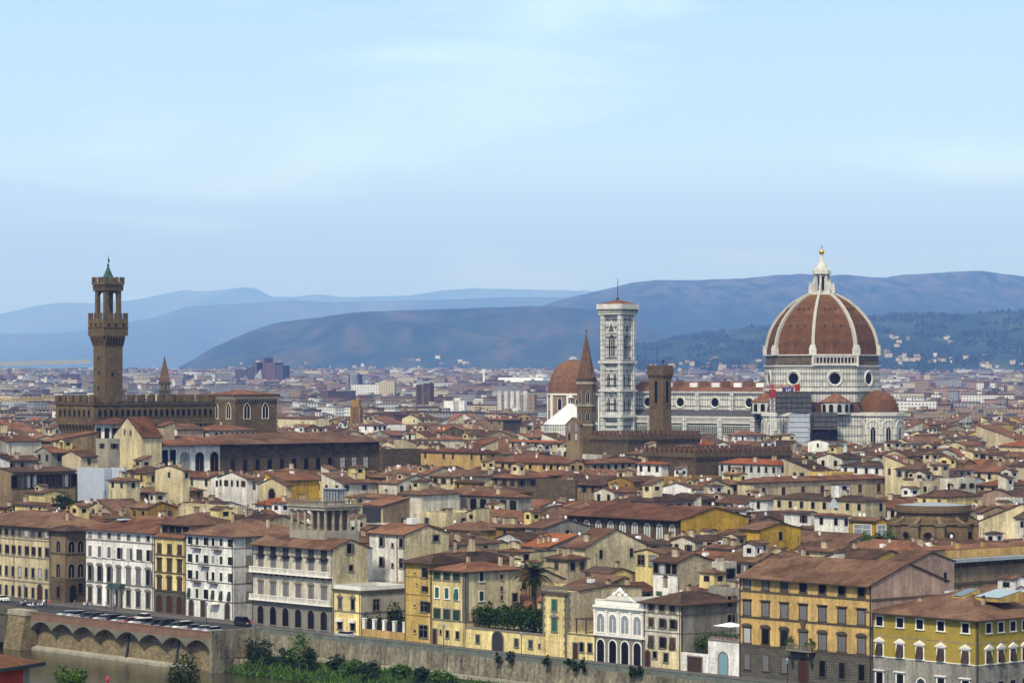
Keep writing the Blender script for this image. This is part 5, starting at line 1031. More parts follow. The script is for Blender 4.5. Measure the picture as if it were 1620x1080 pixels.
# ---------------------------------------------------------------- the old town
SW = {}
def swin(w_, h, sty, sh):
    key = (w_, h, sty, sh)
    if key not in SW:
        mb = MB(); a = w_/2; mb.box(-a-.14, a+.14, -.1, 0, -.14, h+.14, 0); mb.box(-a, a, -.12, -.1, 0, h, 1 if sty != 'c' else 2)
        if sty == 'o':
            for g in (-1, 1): x0, x1 = sorted((g*(a+.14), g*(a+.14+a))); mb.box(x0, x1, -.17, -.1, 0, h, 2)
        SW[key] = mb.mesh('window', ['trim', 'glass', sh])
    return SW[key]
CHM = {}
def chim(kind):
    if kind not in CHM:
        mb = MB()
        if kind == 0: mb.box(-.35,.35,-.35,.35,-1,1.2,0); mb.box(-.45,.45,-.45,.45,1.2,1.35,1); mb.box(-.22,.22,-.22,.22,1.35,1.6,1)
        elif kind == 1: mb.box(-.75,.75,-.4,.4,-1,1.5,0); mb.box(-.9,.9,-.5,.5,1.5,1.65,1)
        elif kind == 2: mb.bar((0,0,-1),(0,0,.7),.06); mb.lathe([(.08,.5),(.3,.6),(.5,.78)],10,2); mb.v = [(x,y,z) if i < 8 else (x,-(z-.5),.7+y) for i,(x,y,z) in enumerate(mb.v)]
        elif kind == 3: mb.bar((0,0,-1),(0,0,3.4),.045,4,3); mb.bar((-.7,0,3.1),(.7,0,3.1),.03,4,3); mb.bar((-.5,0,2.7),(.5,0,2.7),.03,4,3)
        elif kind == 4: mb.box(-1.1,1.1,-1.3,1.6,-1.2,1.3,0); mb.box(-.6,.6,-1.34,-1.3,.1,1.0,4); roof_mb(-1.1,1.1,-1.3,1.6,1.3,'gy',.35,.25,.12,mb,(1,1,0))
        elif kind == 5: mb.box(-.6,.6,-.5,.5,-.5,.7,2); mb.box(-.5,.5,-.53,-.5,-.0,.55,3)
        CHM[kind] = mb.mesh(('chimney','chimney','satellite_dish','aerial','dormer','air_conditioner')[kind], ['wall_beige','tile_brown','dish_white','metal_dark','glass'])
    return CHM[kind]
CN = ('chimney','chimney','satellite_dish','aerial','dormer','air_conditioner')
def roof_h(kind, x, y, W, D, pitch):
    if kind == 'gx': return pitch*(D/2-abs(y-D/2))
    if kind == 'gy': return pitch*(W/2-abs(x-W/2))
    if kind == 'hip': return pitch*min(x, W-x, y, D-y)
    if kind == 'shed': return pitch*y
    if kind == 'shedr': return pitch*(W-x)
    if kind == 'pyr': return pitch*min(x, W-x, y, D-y)
    return 0
def furnish(b, rng, kind, pitch, rows=2, colsF=None, colsR=None, sty=None, nch=None, h0=None):
    sh = rng.choice(['brown_shutter','grey_shutter','dark_green_shutter','brown_shutter']); wd = rng.choice([.9,1.05,1.2]); hh = rng.choice([1.4,1.7,1.9]); sty = sty or rng.choice('ooccp')
    for sd, T, n in (('F', b.W, colsF), ('R', b.D, colsR)):
        n = max(1, int(T/rng.uniform(3.0, 4.2))) if n is None else n
        for r_ in range(rows):
            z = b.H-hh-(.7 if r_ == 0 else .7+3.5*r_)
            if z < 1: continue
            for i in range(n):
                if rng.random() < .14: continue
                loc, rz_ = b.side(sd, T*(i+.5)/n, z); inst('window', swin(wd, hh, rng.choice([sty,sty,'p']), sh), b.r, loc, rz_)
    if nch is None and kind in ('hip','gx','gy','shed','flat') and min(b.W, b.D) > 8 and rng.random() < .42:
        w_, d_, h_ = rng.uniform(2.6, 4.6), rng.uniform(2.6, 4.2), rng.uniform(2.0, 3.4); x, y = rng.uniform(1, b.W-w_-1), rng.uniform(1, b.D*.55); z = b.H+.1; top = z+roof_h(kind, x+w_/2, y+d_/2, b.W, b.D, pitch)+h_
        wm = rng.choice(['wall_white','wall_offwhite','wall_cream','wall_beige','wall_paleyellow']); mb = MB(); mb.box(x, x+w_, y, y+d_, z-1, top, 0); mb.box(x+w_*.3, x+w_*.7, y-.05, y, top-1.7, top-.6, 3); mb.box(x+w_, x+w_+.05, y+d_*.3, y+d_*.7, top-1.6, top-.6, 3)
        roof_mb(x, x+w_, y, y+d_, top, rng.choice(['hip','gy','shed']), .3, .4, .14, mb, (1,2,0)); mb.build('roof_room', [wm, 'tile_brown', 'eave_wood', 'glass'], b.r)
    nch = rng.choice([2,3,3,4,5,6]) if nch is None else nch
    for i in range(nch):
        k = rng.choice([0,0,0,1,1,2,2,3,3,3,4,5]); x, y = rng.uniform(1.4, max(1.5,b.W-1.4)), rng.uniform(1.4, max(1.5, b.D*.6))
        if k == 4 and kind not in ('gx','shed'): k = 1
        inst(CN[k], chim(k), b.r, (x, y, b.H+roof_h(kind, x, y, b.W, b.D, pitch)+.15), R(90)*rng.randint(0, 3) if k not in (4, 2) else 0)
def hh(label, uL, uC, uS, vE, H, wall, kind='hip', rm='tile_brown', rows=2, cF=None, cR=None, sty=None, pitch=.32, wallR=None, nch=None, vlow=None, over=.7, cat='house', name='house', rz=None, D=None, Y=None):
    if Y: H = zv(vE, Y)
    A, rz, W, D, H = corner(uL, uC, uS, vE=vE, H=H, vlow=vlow, rz=rz, D=D); b = Bld(name, label, cat, A, rz, W, D, H); b.Y = (A+Vector((math.cos(rz),math.sin(rz)))*W).y; b.z = lambda v: zv(v, b.Y)
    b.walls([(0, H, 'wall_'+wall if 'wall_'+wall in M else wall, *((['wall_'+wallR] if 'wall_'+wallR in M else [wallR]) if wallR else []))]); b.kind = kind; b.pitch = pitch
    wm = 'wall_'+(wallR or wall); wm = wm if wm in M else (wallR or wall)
    if kind: b.roof(kind, pitch, over, rm, wallm=wm)
    furnish(b, random.Random(label), kind, pitch, rows, cF, cR, sty, nch); HAND.append((b, uL, uS or uC, vE)); return b
HAND = []
# left part
hh('pale yellow house with four dark windows and brown hipped roof beside the round dark tree',16,84,100,800,16,'paleyellow','hip',rows=1,cF=5,cR=2,sty='p')
hh('small orange yellow house at the left edge beneath a red roof',-30,15,20,802,15.5,'ochre','gx',rows=1,sty='p')
b = hh('flat-topped yellow terrace house with a striped window opening above the pale yellow house',40,70,102,780,19,'paleyellow','gx',rows=1,cF=1,cR=2,pitch=.2)
b = hh('cream tower house with three tall arched loggia openings and plants on its flat roof',125,150,192,786,17.5,'beige','flat','wall_beige',rows=0,cF=0,cR=0,nch=2)
b.row('F',3,b.H-7,1.5,4.6,'arch',fr='wall_cream',pane='wall_tan'); b.window('R',b.D*.5,b.H-7,3.0,5,'arch',fr='wall_cream',pane='glass_pale')
hh('long dull ochre palace with eight shuttered windows beneath a wide brown roof',176,190,322,779,18,'ochre','hip','tile_brown',rows=2,cF=1,cR=8,sty='p',vlow=797,wallR='ochre')
hh('small cream house with brown roof just above the long ochre palace',172,200,222,760,20,'cream','hip',rows=1,Y=862)
hh('grey white block with three tall blue-grey windows at the far left of the rooftops',-20,10,66,698,24,'grey','shedr','tile_red',Y=925,rows=0,pitch=.12,wallR='offwhite',name='house').row('R',3,19,2.6,5,'plain',x0=6,x1=22,pane='glass_pale')
b = hh('low dark building with an open roof gallery between the grey block and stone tower',66,80,156,698,24,'tan','shed','tile_red',Y=935,rows=0,pitch=.15,nch=0)
b.row('R',9,21,2.2,2.6,'plain',fr='stone')
hh('grey gabled barn-like house with one tiny window under the open roof gallery',98,128,154,722,21,'beige','gy',Y=900,rows=1,cF=0,cR=1,pitch=.3)
hh('squat grey stone tower beside the cream church gable',157,172,190,698,24,'stone_light',None,Y=915,rows=1,cF=1,cR=1,nch=0).roof('flat',wallm='stone_light')
b = hh('cream church with steep gable and tall arched windows at the foot of the old palace',180,224,256,690,28,'cream','gy','tile_red',Y=935,rows=0,pitch=.75,nch=0,name='church',cat='church',vlow=735)
b.row('F',2,18,1.8,5.5,'arch',x0=b.W*.25,x1=b.W*.75); b.window('F',b.W*.4,b.H+.6,.6,1.5); b.window('F',b.W*.62,b.H+.4,.6,1.4)
b = hh('white house with a dark open roof loggia and pyramid roof before the old palace',150,176,214,668,33,'white','pyr','tile_red',Y=965,rows=0,nch=0,pitch=.28,over=2.2,vlow=700)
b.row('F',2,b.H-6,2.2,4,'plain',fr='stone'); b.row('R',2,b.H-6,3.5,4,'plain',fr='stone')
hh('white house with low gable and one small square window below the old palace battlements',245,280,322,679,31,'white','gy','tile_brown',Y=975,rows=1,cF=2,cR=0,pitch=.25,wallR='beige',nch=0)
hh('long low roofed wing with a strip of windows under its eaves behind the dark palace',290,330,404,681,31,'offwhite','hip','tile_red',Y=985,rows=1,cF=3,cR=9,sty='p',nch=1,pitch=.22)
# the big palace in two stretches
A, rz, W, D, H = corner(213, 236, 348, YC=945, vE=702, H=zv(702, 945), vlow=742); b = Bld('palace', 'white front of the great palace with dark arched loggias, left of its brown wing', 'palace', A, rz, W, D, H)
b.walls([(0, H, 'wall_white')]); HB, DB, WB = H, D, W; b.row('R',3,H-9,D*.085,7,'plain',fr='wall_white',x0=D*.11,x1=D*.33); b.row('R',3,H-9.2,3.0,6.2,'arch mull',fr='wall_tan',x0=D*.5,x1=D*.92); b.row('R',1,H-17,3,5,'arch',x0=D*.7)
b.row('F',2,H-9,2.2,5,'arch'); b.band(H-11,.4,.2,'stone'); b.band(H-.6,.6,1.2,'eave_wood','eaves'); mb = roof_mb(-6, W, 0, D+2, H, 'hip', .3, 2.2); mb.build('roof', ['tile_red','eave_wood','wall_white'], b.r); x = b
mb = MB(); mb.box(1,5,8,12,H+1,H+5.5); mb.build('dormer','wall_beige',b.r); roof_mb(1,5,8,12,H+5.5,'shed',.3,.5).build('dormer_roof',['tile_red','eave_wood','wall_beige'],b.r)
p2 = A + Vector((-math.sin(rz), math.cos(rz)))*(D+.05); Yf = (A+Vector((math.cos(rz),math.sin(rz)))*W).y; Cp = A+Vector((math.cos(rz),math.sin(rz)))*W; k = kx(600); px, py = -math.sin(rz), math.cos(rz); D2 = (k*Cp.y-Cp.x)/(px-k*py)-D
b = Bld('palace', 'long dark brown stone wing of the great palace with two rows of small windows', 'palace', p2, rz, W, D2, H-.3); FOOT.append((p2+Vector((math.cos(rz),math.sin(rz)))*W/2+Vector((px,py))*D2/2, W/2, D2/2, rz)); PROT.append((348, 480, 680, 750, 975)); PROT.append((480, 602, 680, 750, 1010))
b.walls([(0, b.H, 'dark_stone')]); H = b.H; b.row('R',9,H-9,1.8,3.6,['plain','plain','plain'],fr='stone',pane='glass',x0=5,x1=D2*.68); b.row('R',3,H-9,1.9,3.6,'mull',fr='stone',pane='curtain',x0=D2*.76,x1=D2-6); b.row('R',11,H-16.5,1.6,2.0,'plain',fr='stone',x0=4,x1=D2-6)
mb = roof_mb(-W*1.6, W, -1, D2, H, 'hip', .26, 2.0); mb.build('roof', ['tile_brown','eave_wood','dark_stone'], b.r); b.boxp('drain_pipe','metal_dark',(W+.002,W+.2,D2*.7,D2*.7+.25,4,H))
FOOT.append((p2+Vector((px,py))*D2/2-Vector((math.cos(rz),math.sin(rz)))*W*.6, W*1.0, D2/2, rz))
b = hh('dark stone wall block with a roof terrace between the dark palace and the yellow palace',596,606,666,714,25,'dark_stone','flat',rows=0,nch=2,D=None,vlow=742)
hh('long yellow palace with seven narrow windows, right of the dark stone wall',666,769,790,716,25.5,'peach','hip','tile_red',rows=1,cF=7,cR=1,sty='p',vlow=742,nch=3)
hh('long yellow wing with a row of small windows stepping down from the yellow palace',769,900,924,733,24,'peach','gx','tile_red',rows=1,cF=12,cR=2,sty='p',vlow=748,nch=1)
hh('tan wing with small windows closing the right end of the long yellow wing',905,924,1012,733,22.5,'tan','hip','tile_red',rows=1,cF=1,cR=8,sty='p',vlow=748,nch=0,wallR='beige')
hh('cream gallery house with orange roof and square windows left of the bell gable',806,890,900,700,27,'cream','gx','tile_orange',rows=1,cF=7,sty='p',nch=0,vlow=714)
b = hh('low white arcade with round arches under the fortress wall',880,920,968,712,25,'offwhite','flat','wall_white',rows=0,nch=1,vlow=723); b.row('F',4,b.H-3.6,1.8,3,'arch'); b.row('R',4,b.H-3.6,1.8,3,'arch')
b = hh('wide orange-red hipped roof on a tall white house below the fortress wall',1008,1046,1058,734,23,'white','hip','tile_orange',rows=1,cF=3,cR=0,sty='p',vlow=757)
hh('grey windowless flank house right of the orange-roofed white house',1060,1062,1122,737,22,'grey','gx','tile_brown',rows=0,cF=0,cR=2,pitch=.1,nch=0)
# middle band
hh('white five-window house with black shutters and low gable among the rooftops',345,390,400,757,20,'white','gy','tile_red',rows=1,cF=5,cR=1,sty='o',pitch=.25,Y=905)
hh('bright pale yellow cottage with one small window under the white palace loggias',246,290,300,744,22,'cream','gy','tile_brown',rows=1,cF=1,cR=1,pitch=.18,sty='p',Y=872)
hh('small white house with pyramid roof in front of the dark stone wing',438,460,478,745,21.5,'white','hip',rows=1,cF=1,cR=1,sty='p',Y=905)
hh('bluish white sheeted house with a flat top left of the bright cottage',123,165,176,741,22,'tarp',None,rows=0,nch=1,cF=0,cR=0,Y=876); hh('second bluish sheeted flat block behind the small cream house',178,196,200,740,22.5,'tarp',None,rows=0,nch=0,cF=0,cR=0,Y=873)
b = hh('long brown-roofed building with a dark colonnade at the left of the rooftops',8,20,120,747,20,'tan','shedr','tile_dark',rows=0,pitch=.15,nch=3,vlow=770,Y=880); b.row('R',10,b.H-4.6,2.8,3.6,'plain',fr='stone')
hh('white house with two pale blue shutters below the long ochre palace',222,262,284,822,15.5,'white','hip','tile_brown',rows=1,cF=2,cR=1,sty='c')
hh('long cream parapet wall house with a white post, right of the blue-shuttered house',287,376,386,805,16,'cream','flat','wall_cream',rows=0,nch=2,cF=0,cR=0,vlow=820)
b = hh('wide bright orange roof over a white house behind the belvedere',404,470,510,800,15.5,'white','hip','tile_orange',rows=1,cF=2,cR=0,nch=4,pitch=.36)
b = hh('house with a big dark open roof loggia and ochre flank right of the belvedere',571,606,648,800,16.5,'cream','shed','tile_red',rows=0,nch=0,pitch=.2,wallR='tan',vlow=835); b.window('F',b.W*.5,b.H-6.2,b.W*.82,5.4,'plain',pane='metal_dark'); b.window('R',b.D*.75,b.H-5,1.3,1.5)  # front pane is a dark sheet painted for the shade inside the loggia
hh('white house with a tiled hip roof behind the dark open loggia',556,620,642,788,17.5,'white','hip','tile_brown',rows=1,cF=0,cR=0)
b = hh('curved pale terrace house with a long grey glazed band below its roof',711,820,840,786,17.5,'grey','hip','tile_red',rows=0,nch=2,vlow=815); b.row('F',7,b.H-4.2,2.9,3.2,'plain',fr='wall_grey'); b.boxp('parapet','wall_white',(0,b.W,-.6,-.01,b.H-8,b.H-5))
hh('mustard yellow house with brown roof above the glazed terrace house',719,755,766,763,20,'brightyellow','hip','tile_brown',rows=1,cF=3,cR=1,sty='p'); 
b = hh('vivid yellow flank wall under a red roof, right of the arched-window house',436,442,505,760,20,'brightyellow','shedr','tile_red',rows=0,cR=0,cF=0,pitch=.3,nch=1,vlow=780,Y=890)
b = hh('cream house with one wide arched window among red roofs',409,452,462,768,19,'cream','gy','tile_brown',rows=0,cF=0,cR=1,pitch=.3,Y=880); b.window('F',b.W*.5,b.H-4,3.2,3,'arch')
b = hh('flat glass roof studio with black frame among the middle rooftops',515,536,545,774,19,'glass_pale',None,rows=0,cF=0,cR=0,nch=0,Y=880); b.boxp('roof','lead',(-.5,b.W+.5,-.5,b.D+.5,b.H,b.H+.3)); b.boxp('mullion','metal_dark',*[(b.W*i/5-.1,b.W*i/5+.1,-.15,0,b.H-4,b.H) for i in range(6)])
hh('blank grey stone block with a roof terrace above the ornate dark palace',848,910,914,763,20,'stone_block','flat','stone',rows=0,cF=0,cR=0,nch=4,vlow=797)
b = hh('white house with one big shuttered window and a grey blind, right of centre',1042,1100,1112,774,19,'white','gy','tile_brown',rows=0,cF=0,cR=0,pitch=.22,nch=2); b.window('F',b.W*.28,b.H-5.2,2.6,3.4,'mull'); b.window('F',b.W*.72,b.H-4.4,3.8,3.2,'closed')
hh('white house with two shuttered windows in front of the small white tower',1100,1180,1190,806,16,'white','gx','tile_brown',rows=1,cF=3,sty='o',nch=3,vlow=820)
hh('narrow white tower with a blue window and a brown cap roof',1190,1214,1223,790,18.5,'white','pyr','tile_brown',rows=1,cF=1,cR=1,sty='p',vlow=815)
hh('cream house with a big dark window and red roof left of the long tan palace',1145,1170,1180,750,20.5,'paleyellow','gx','tile_red',rows=1,cF=1,cR=1,sty='o')
b = hh('long tan palace with seven tall brown shutters under a continuous red roof',1180,1192,1404,763,20,'cream','hip','tile_red',rows=0,cF=0,cR=0,nch=6,vlow=788,wallR='beige'); b.row('R',7,b.H-4.4,1.7,2.7,'closed',sh='brown_shutter',fr='wall_beige')
# ornate dark palace and its yellow flank
b = hh('long dark palace with a row of tall white-framed tracery windows under a deep tiled roof',897,1077,1184,822,18,'dark_stone','gx','tile_red',rows=0,cF=0,cR=0,nch=0,vlow=852,wallR='brightyellow',pitch=.22,over=1.6,cat='palace',name='palace')
b.row('F',9,b.H-6.2,1.7,4.8,'arch mull',fr='trim_white',pane='glass_pale',x0=3,x1=b.W-3)
for i in range(10): x = 1+(b.W-2)*i/9; b.boxp('pilaster','trim_dark',(x-.4,x+.4,-.2,0,b.H-7,b.H))
b.band(b.H-7.4,.5,.5,'stone','cornice','F')
hh('blank bright yellow gabled house with one tiny window, left of the orange loggia house',1198,1202,1266,838,16.5,'brightyellow','gx','tile_brown',rows=1,cF=0,cR=1,sty='p',vlow=870,nch=0,pitch=.2,D=None)
hh('white house with four dark shutters under the long tan palace roof',1240,1282,1290,811,17,'white','gx','tile_brown',rows=1,cF=2,cR=0,sty='o',nch=1)
b = hh('white house with a green door and pyramid skylight in its roof',1288,1334,1342,816,17,'white','hip','tile_red',rows=1,cF=2,cR=1,sty='p',nch=1); mb = MB(); mb.cyl(b.W*.6,b.D*.4,b.H+2,b.H+4.6,2.4,.2,4); mb.build('skylight','glass_pale',b.r)
b = hh('orange house with two big white-framed studio windows beside the stone rotunda',1343,1386,1402,824,17,'brightyellow','gx','tile_brown',rows=0,cF=0,cR=0,nch=2,vlow=850); b.window('F',b.W*.5,b.H-3.9,b.W*.62,2.8,'mull',fr='trim_white',pane='glass_pale'); b.window('R',b.D*.5,b.H-3.9,3,2.8,'mull',fr='trim_white',pane='glass_pale')
hh('low brown-roofed yellow house below the blank yellow gabled house',1264,1330,1345,838,13,'beige','gx','tile_brown',rows=1,cF=2)
# behind the riverside
hh('large blank cream gabled house with two small square windows above the quoined house',922,926,1022,866,14.5,'cream','gx','tile_brown',rows=1,cF=0,cR=2,sty='p',vlow=912,pitch=.4,nch=2)
b = hh('tall cream house with dark attic loggia and an overhanging brown roof, above the white villa',1012,1042,1085,875,16.5,'paleyellow','gy','tile_brown',rows=0,cF=0,cR=0,pitch=.2,over=1.2,vlow=930,nch=0); b.row('F',2,b.H-2.6,2.0,2.0,'mull')
b = hh('tall white house with a band of black attic windows and pale roof strips',1042,1072,1126,889,16.5,'white','gx','tile_brown',rows=0,cF=0,cR=0,pitch=.3,wallR='beige',vlow=935,nch=1); b.row('F',4,b.H-2.4,1.4,1.9,'plain'); b.window('F',b.W*.25,b.H-8.5,1.3,2.3,'closed',sh='green_shutter'); b.window('F',b.W*.75,b.H-8,1.2,1.6)
b = hh('cream house with stacked balconies and awnings left of the big yellow palace',1126,1146,1165,895,15,'offwhite','flat','wall_offwhite',rows=0,cF=0,cR=0,vlow=925,nch=2); b.window('R',b.D*.5,b.H-2.6,b.D*.7,2,'plain'); b.window('F',b.W*.5,b.H-2.6,2,2,'plain'); balus(b,0,b.W,b.H-3,'balcony','trim_white')
hh('beige house with low brown roof and open dormer beyond the balconied house',1118,1160,1184,868,15.5,'beige','gx','tile_brown',rows=1,cF=1,cR=1,pitch=.25)
hh('small square cream tower with pyramid roof and one dark window, left of the palm',788,826,838,872,16,'cream','pyr','tile_red',rows=1,cF=0,cR=1,sty='p',pitch=.35)
hh('grey beige house with blank flank behind the little cream tower',830,862,932,835,15.5,'offwhite','gx','tile_brown',rows=1,cF=1,cR=1,wallR='grey',pitch=.25)
hh('small ochre cube house with a satellite dish left of the grey beige house',796,814,831,834,16.5,'ochre','hip','tile_brown',rows=1,cF=1,cR=1,sty='p')
hh('pinkish beige house with grey shutters directly right of the palm crown',866,898,928,884,14,'beige','hip','tile_brown',rows=1,cF=1,cR=2,sty='c',vlow=905)
hh('brown-roofed low house tucked between the palm and the cream gabled house',925,968,1000,907,12,'paleyellow','gx','tile_dark',rows=1,cF=1,cR=0,sty='p',pitch=.3,nch=2)
hh('wide brown hipped roof house with cream walls behind the green-shuttered house',650,700,790,862,15.5,'cream','hip','tile_dark',rows=1,cF=2,cR=2,nch=5)
hh('yellow house with irregular stepped gables beneath the roof garden',1312,1380,1436,884,13.5,'yellow','gx','tile_brown',rows=1,cF=2,cR=1,pitch=.28,vlow=912,nch=2)
b = hh('pinkish house with long sloping gable and two narrow windows, right of the stepped yellow house',1432,1436,1509,892,13,'pink','gx','tile_brown',rows=0,cF=0,cR=0,pitch=.3,vlow=925,nch=0); b.row('R',2,b.H-4,1.0,1.7,'plain',x0=b.D*.4,x1=b.D*.8)
hh('cream two-storey house with brown roof above the big yellow palace',1264,1318,1330,872,13.5,'cream','gx','tile_brown',rows=1,cF=2)
# library
A, rz, W, D, H = corner(1462, 1474, 1720, YC=690, vE=886, H=zv(886, 690), vlow=945); b = Bld('library', 'long tan stone library with heavy bracketed cornice at the right edge, behind the mustard palace', 'library', A, rz, W, D, H)
b.walls([(0,H,'wall_tan')]); b.band(H-.8,.8,1.6,'lead','cornice','FR'); b.band(H-6,.5,.4,'stone'); b.band(H-8.6,.4,.3,'wall_pink'); mb = MB()
for i in range(60): y = D*i/60; mb.box(W+.01,W+1.0,y,y+.5,H-1.9,H-.81)
mb.build('bracket','stone',b.r); b.row('R',18,H-12.5,1.8,2.8,'arch',fr='stone'); mb = MB(); mb.box(-8,W-2.5,1,D,H,H+1.8); mb.build('attic_wall','wall_peach',b.r); mb = MB(); mb.box(-8,W-2.6,1.2,D-.2,H+1.8,H+2.0); mb.build('roof','tile_red',b.r)
for i in range(3): b.chimney(W*.3,6+i*9,H+1.8,1.6,.8,'wall_peach')
# upper right and centre
b = hh('white tower house with a dark glazed roof loggia in front of the cathedral scaffold',1278,1310,1340,699,26,'white','gy','tile_brown',rows=1,cF=1,cR=1,sty='p',pitch=.15,vlow=720,nch=0); mb = MB(); mb.box(1,b.W-1,1,b.D*.6,b.H,b.H+5); mb.build('glazed_loggia','glass',b.r); mb = MB(); mb.box(0,b.W,0,b.D*.65,b.H+5,b.H+5.3); mb.build('loggia_roof','stone',b.r)
hh('cream yellow house with small dark windows left of the glazed roof loggia',1216,1240,1248,690,27,'paleyellow','hip','tile_brown',rows=1,cF=2,cR=1,sty='p',nch=1)
hh('white house with red roof and archway just before the cathedral nave',1150,1180,1210,688,27,'white','hip','tile_red',rows=1)
hh('brown stone house with hipped roof left of the domed chapel',772,796,826,664,28,'tan','hip','tile_red',rows=1,cF=2,cR=4,sty='p',wallR='stone',vlow=684)
hh('tall white house with three black windows in the upper middle of the town',568,590,612,672,27,'white','hip','tile_brown',rows=1,cF=1,cR=3,sty='p',vlow=684)
hh('cream gabled house with two dark windows right of the tall white house',636,662,690,662,27,'cream','gy','tile_brown',rows=1,cF=2,cR=2,pitch=.3)
hh('long low cream building with a red roof right of the guild church',440,500,520,662,27,'cream','gx','tile_red',rows=0,cF=0,cR=0,nch=0,pitch=.15)
hh('large orange-roofed shed at the right edge of the town',1580,1640,1700,706,22,'cream','hip','tile_orange',rows=0,nch=2,cF=0,cR=0)
hh('cream yellow house with one green-shuttered window at the right under the orange shed roof',1578,1600,1640,722,22,'paleyellow','hip','tile_red',rows=1)
hh('large cream block with dark windows and red roof at the far right',1545,1580,1640,768,19,'cream','hip','tile_red',rows=1)
hh('white boxy house with a potted tree on its terrace, right of the rotunda',1580,1604,1618,792,17,'white','flat','wall_white',rows=1,cF=0,cR=1,nch=1)
# ------------------------------------------------ everything between, lot by lot
rng = random.Random(11)
wall_pool = ['white']*4+['offwhite']*7+['cream']*10+['beige']*6+['paleyellow']*3+['yellow']*2+['ochre']*1+['grey']*2+['pink']*1+['tan']*4+['palegrey']*3+['peach']*1
roof_pool = ['tile_brown']*11+['tile_red']*7+['tile_orange']*1+['tile_dark']*5
class Lot: pass
def hits(x, y, hw, hd):
    for c, fw, fd, rz in FOOT:
        dx, dy = x-c.x, y-c.y; cs, sn = math.cos(rz), math.sin(rz); lx, ly = dx*cs+dy*sn, -dx*sn+dy*cs
        if abs(lx) < fw+hw*.72 and abs(ly) < fd+hd*.72: return True
    return False
lots = []
t = 23.0; row = 0
while t < 2150:
    D = rng.uniform(8.5, 12.5) if rng.random() < .75 else rng.uniform(13, 16); s = -1800.0 + rng.uniform(0, 10)
    # range of s in view for this row
    while s < 500:
        W = rng.uniform(6.5, 14) if rng.random() < .78 else rng.uniform(17, 34)
        p = st(s+W/2, t+D/2)
        if p.y > 2250 or p.y < 560: s += W; continue
        u, _ = proj(p.x, p.y, 20)
        if u < -70: s += W; continue
        if u > 1700: break
        l = Lot(); jt = rng.uniform(-2, 2); l.W, l.D = W-.15, D+rng.uniform(-2, 2); l.rz = RZ+.22*mn.noise((p.x*.004, p.y*.004, 0))+ (.0 if t < 60 else rng.uniform(-.05,.05)); l.c = Vector((p.x, p.y))+PV_*jt
        if rng.random() < .3: l.rz += R(90)*rng.choice([1,-1]); l.W, l.D = l.D, l.W
        base = lerp_tab([(560,13),(700,15),(820,19),(920,23),(1000,22.5),(1300,21.5),(1700,17.5),(2300,14)], p.y); l.H = base+rng.gauss(0, 2.7)+(7 if u < 420 and 815 < p.y < 915 else 0)
        if rng.random() < .07: l.H += rng.uniform(2.5, 5)
        if W > 16: l.H = min(l.H, base+1)
        l.H = max(9, l.H)
        s += W
        if rng.random() < .13: s += 4.5
        if hits(l.c.x, l.c.y, l.W/2, l.D/2): continue
        l.wall = rng.choice(wall_pool); l.roof = rng.choice(roof_pool); l.kind = rng.choice(['hip']*5+['gx']*7+['gy']*3+['shed']*2+['flat']*1+['shedr']); l.pitch = rng.uniform(.26, .38)
        cx, sx = math.cos(l.rz), math.sin(l.rz); ex, ey = Vector((cx, sx)), Vector((-sx, cx)); l.ex, l.ey = ex, ey
        cs = [l.c+ex*(a*l.W/2)+ey*(b_*l.D/2) for a in (-1,1) for b_ in (-1,1)]; us = [proj(q.x,q.y,20)[0] for q in cs]; l.u0, l.u1 = min(us), max(us); l.Y = min(q.y for q in cs)
        rise = {'hip':.9,'gx':1,'gy':1,'shed':2,'shedr':2,'flat':.3}[l.kind]*l.pitch*(l.D if l.kind in('gx','shed') else l.W if l.kind in ('gy','shedr') else min(l.W,l.D))/2
        ok = True
        for (a, b_, vt, vl, Yp) in PROT:
            if l.Y < Yp-2 and l.u1 > a+1 and l.u0 < b_-1:
                vmin = vl-1.5; Hm = zv(vmin, l.Y)-rise*.9
                if Hm < l.H:
                    if Hm < 5.0 or (Hm < 8 and l.Y > 800): ok = False; break
                    l.H = Hm
        if not ok: continue
        l.rise = rise; lots.append(l)
    t += D+ (rng.uniform(.2, 1.5) if row % 3 else 5.5); row += 1
# what shows, near to far
import numpy as np
buf = np.zeros((300, 820), bool)
def mark(u0, u1, v0, v1, do=True):
    a, b_ = max(0, int(u0/2)+1), min(819, int(u1/2)+1); c, d = max(0, int((v0-500)/2)), min(300, int((v1-500)/2))
    if a >= b_ or c >= d: return 0
    sub = buf[c:d, a:b_]; n = int((~sub).sum())
    if do: sub[:] = True
    return n
ev = [(l.Y, 1, l) for l in lots] + [(P_[4], 0, P_) for P_ in PROT]
ev.sort(key=lambda e: e[0])
for Y, k_, l in ev:
    if k_ == 0: mark(l[0], l[1], l[2]+10, 1080)
    else: l.vis = mark(l.u0+1, l.u1-1, proj(l.c.x, l.c.y, l.H+l.rise*.6)[1], 1080); l.vtop = proj(l.c.x, l.c.y, l.H)[1]; l.uc = (l.u0+l.u1)/2
shown = sorted([l for l in lots if l.vis > 3 and l.uc > -10 and l.uc < 1630], key=lambda l: -l.vis)
NI = 226
indiv = shown[:NI]; seen = set(id(l) for l in indiv); rest = [l for l in lots if id(l) not in seen and l.vis > 0]
print('lots', len(lots), 'shown', len(shown), 'smallest individual', indiv[-1].vis, 'rest', len(rest))
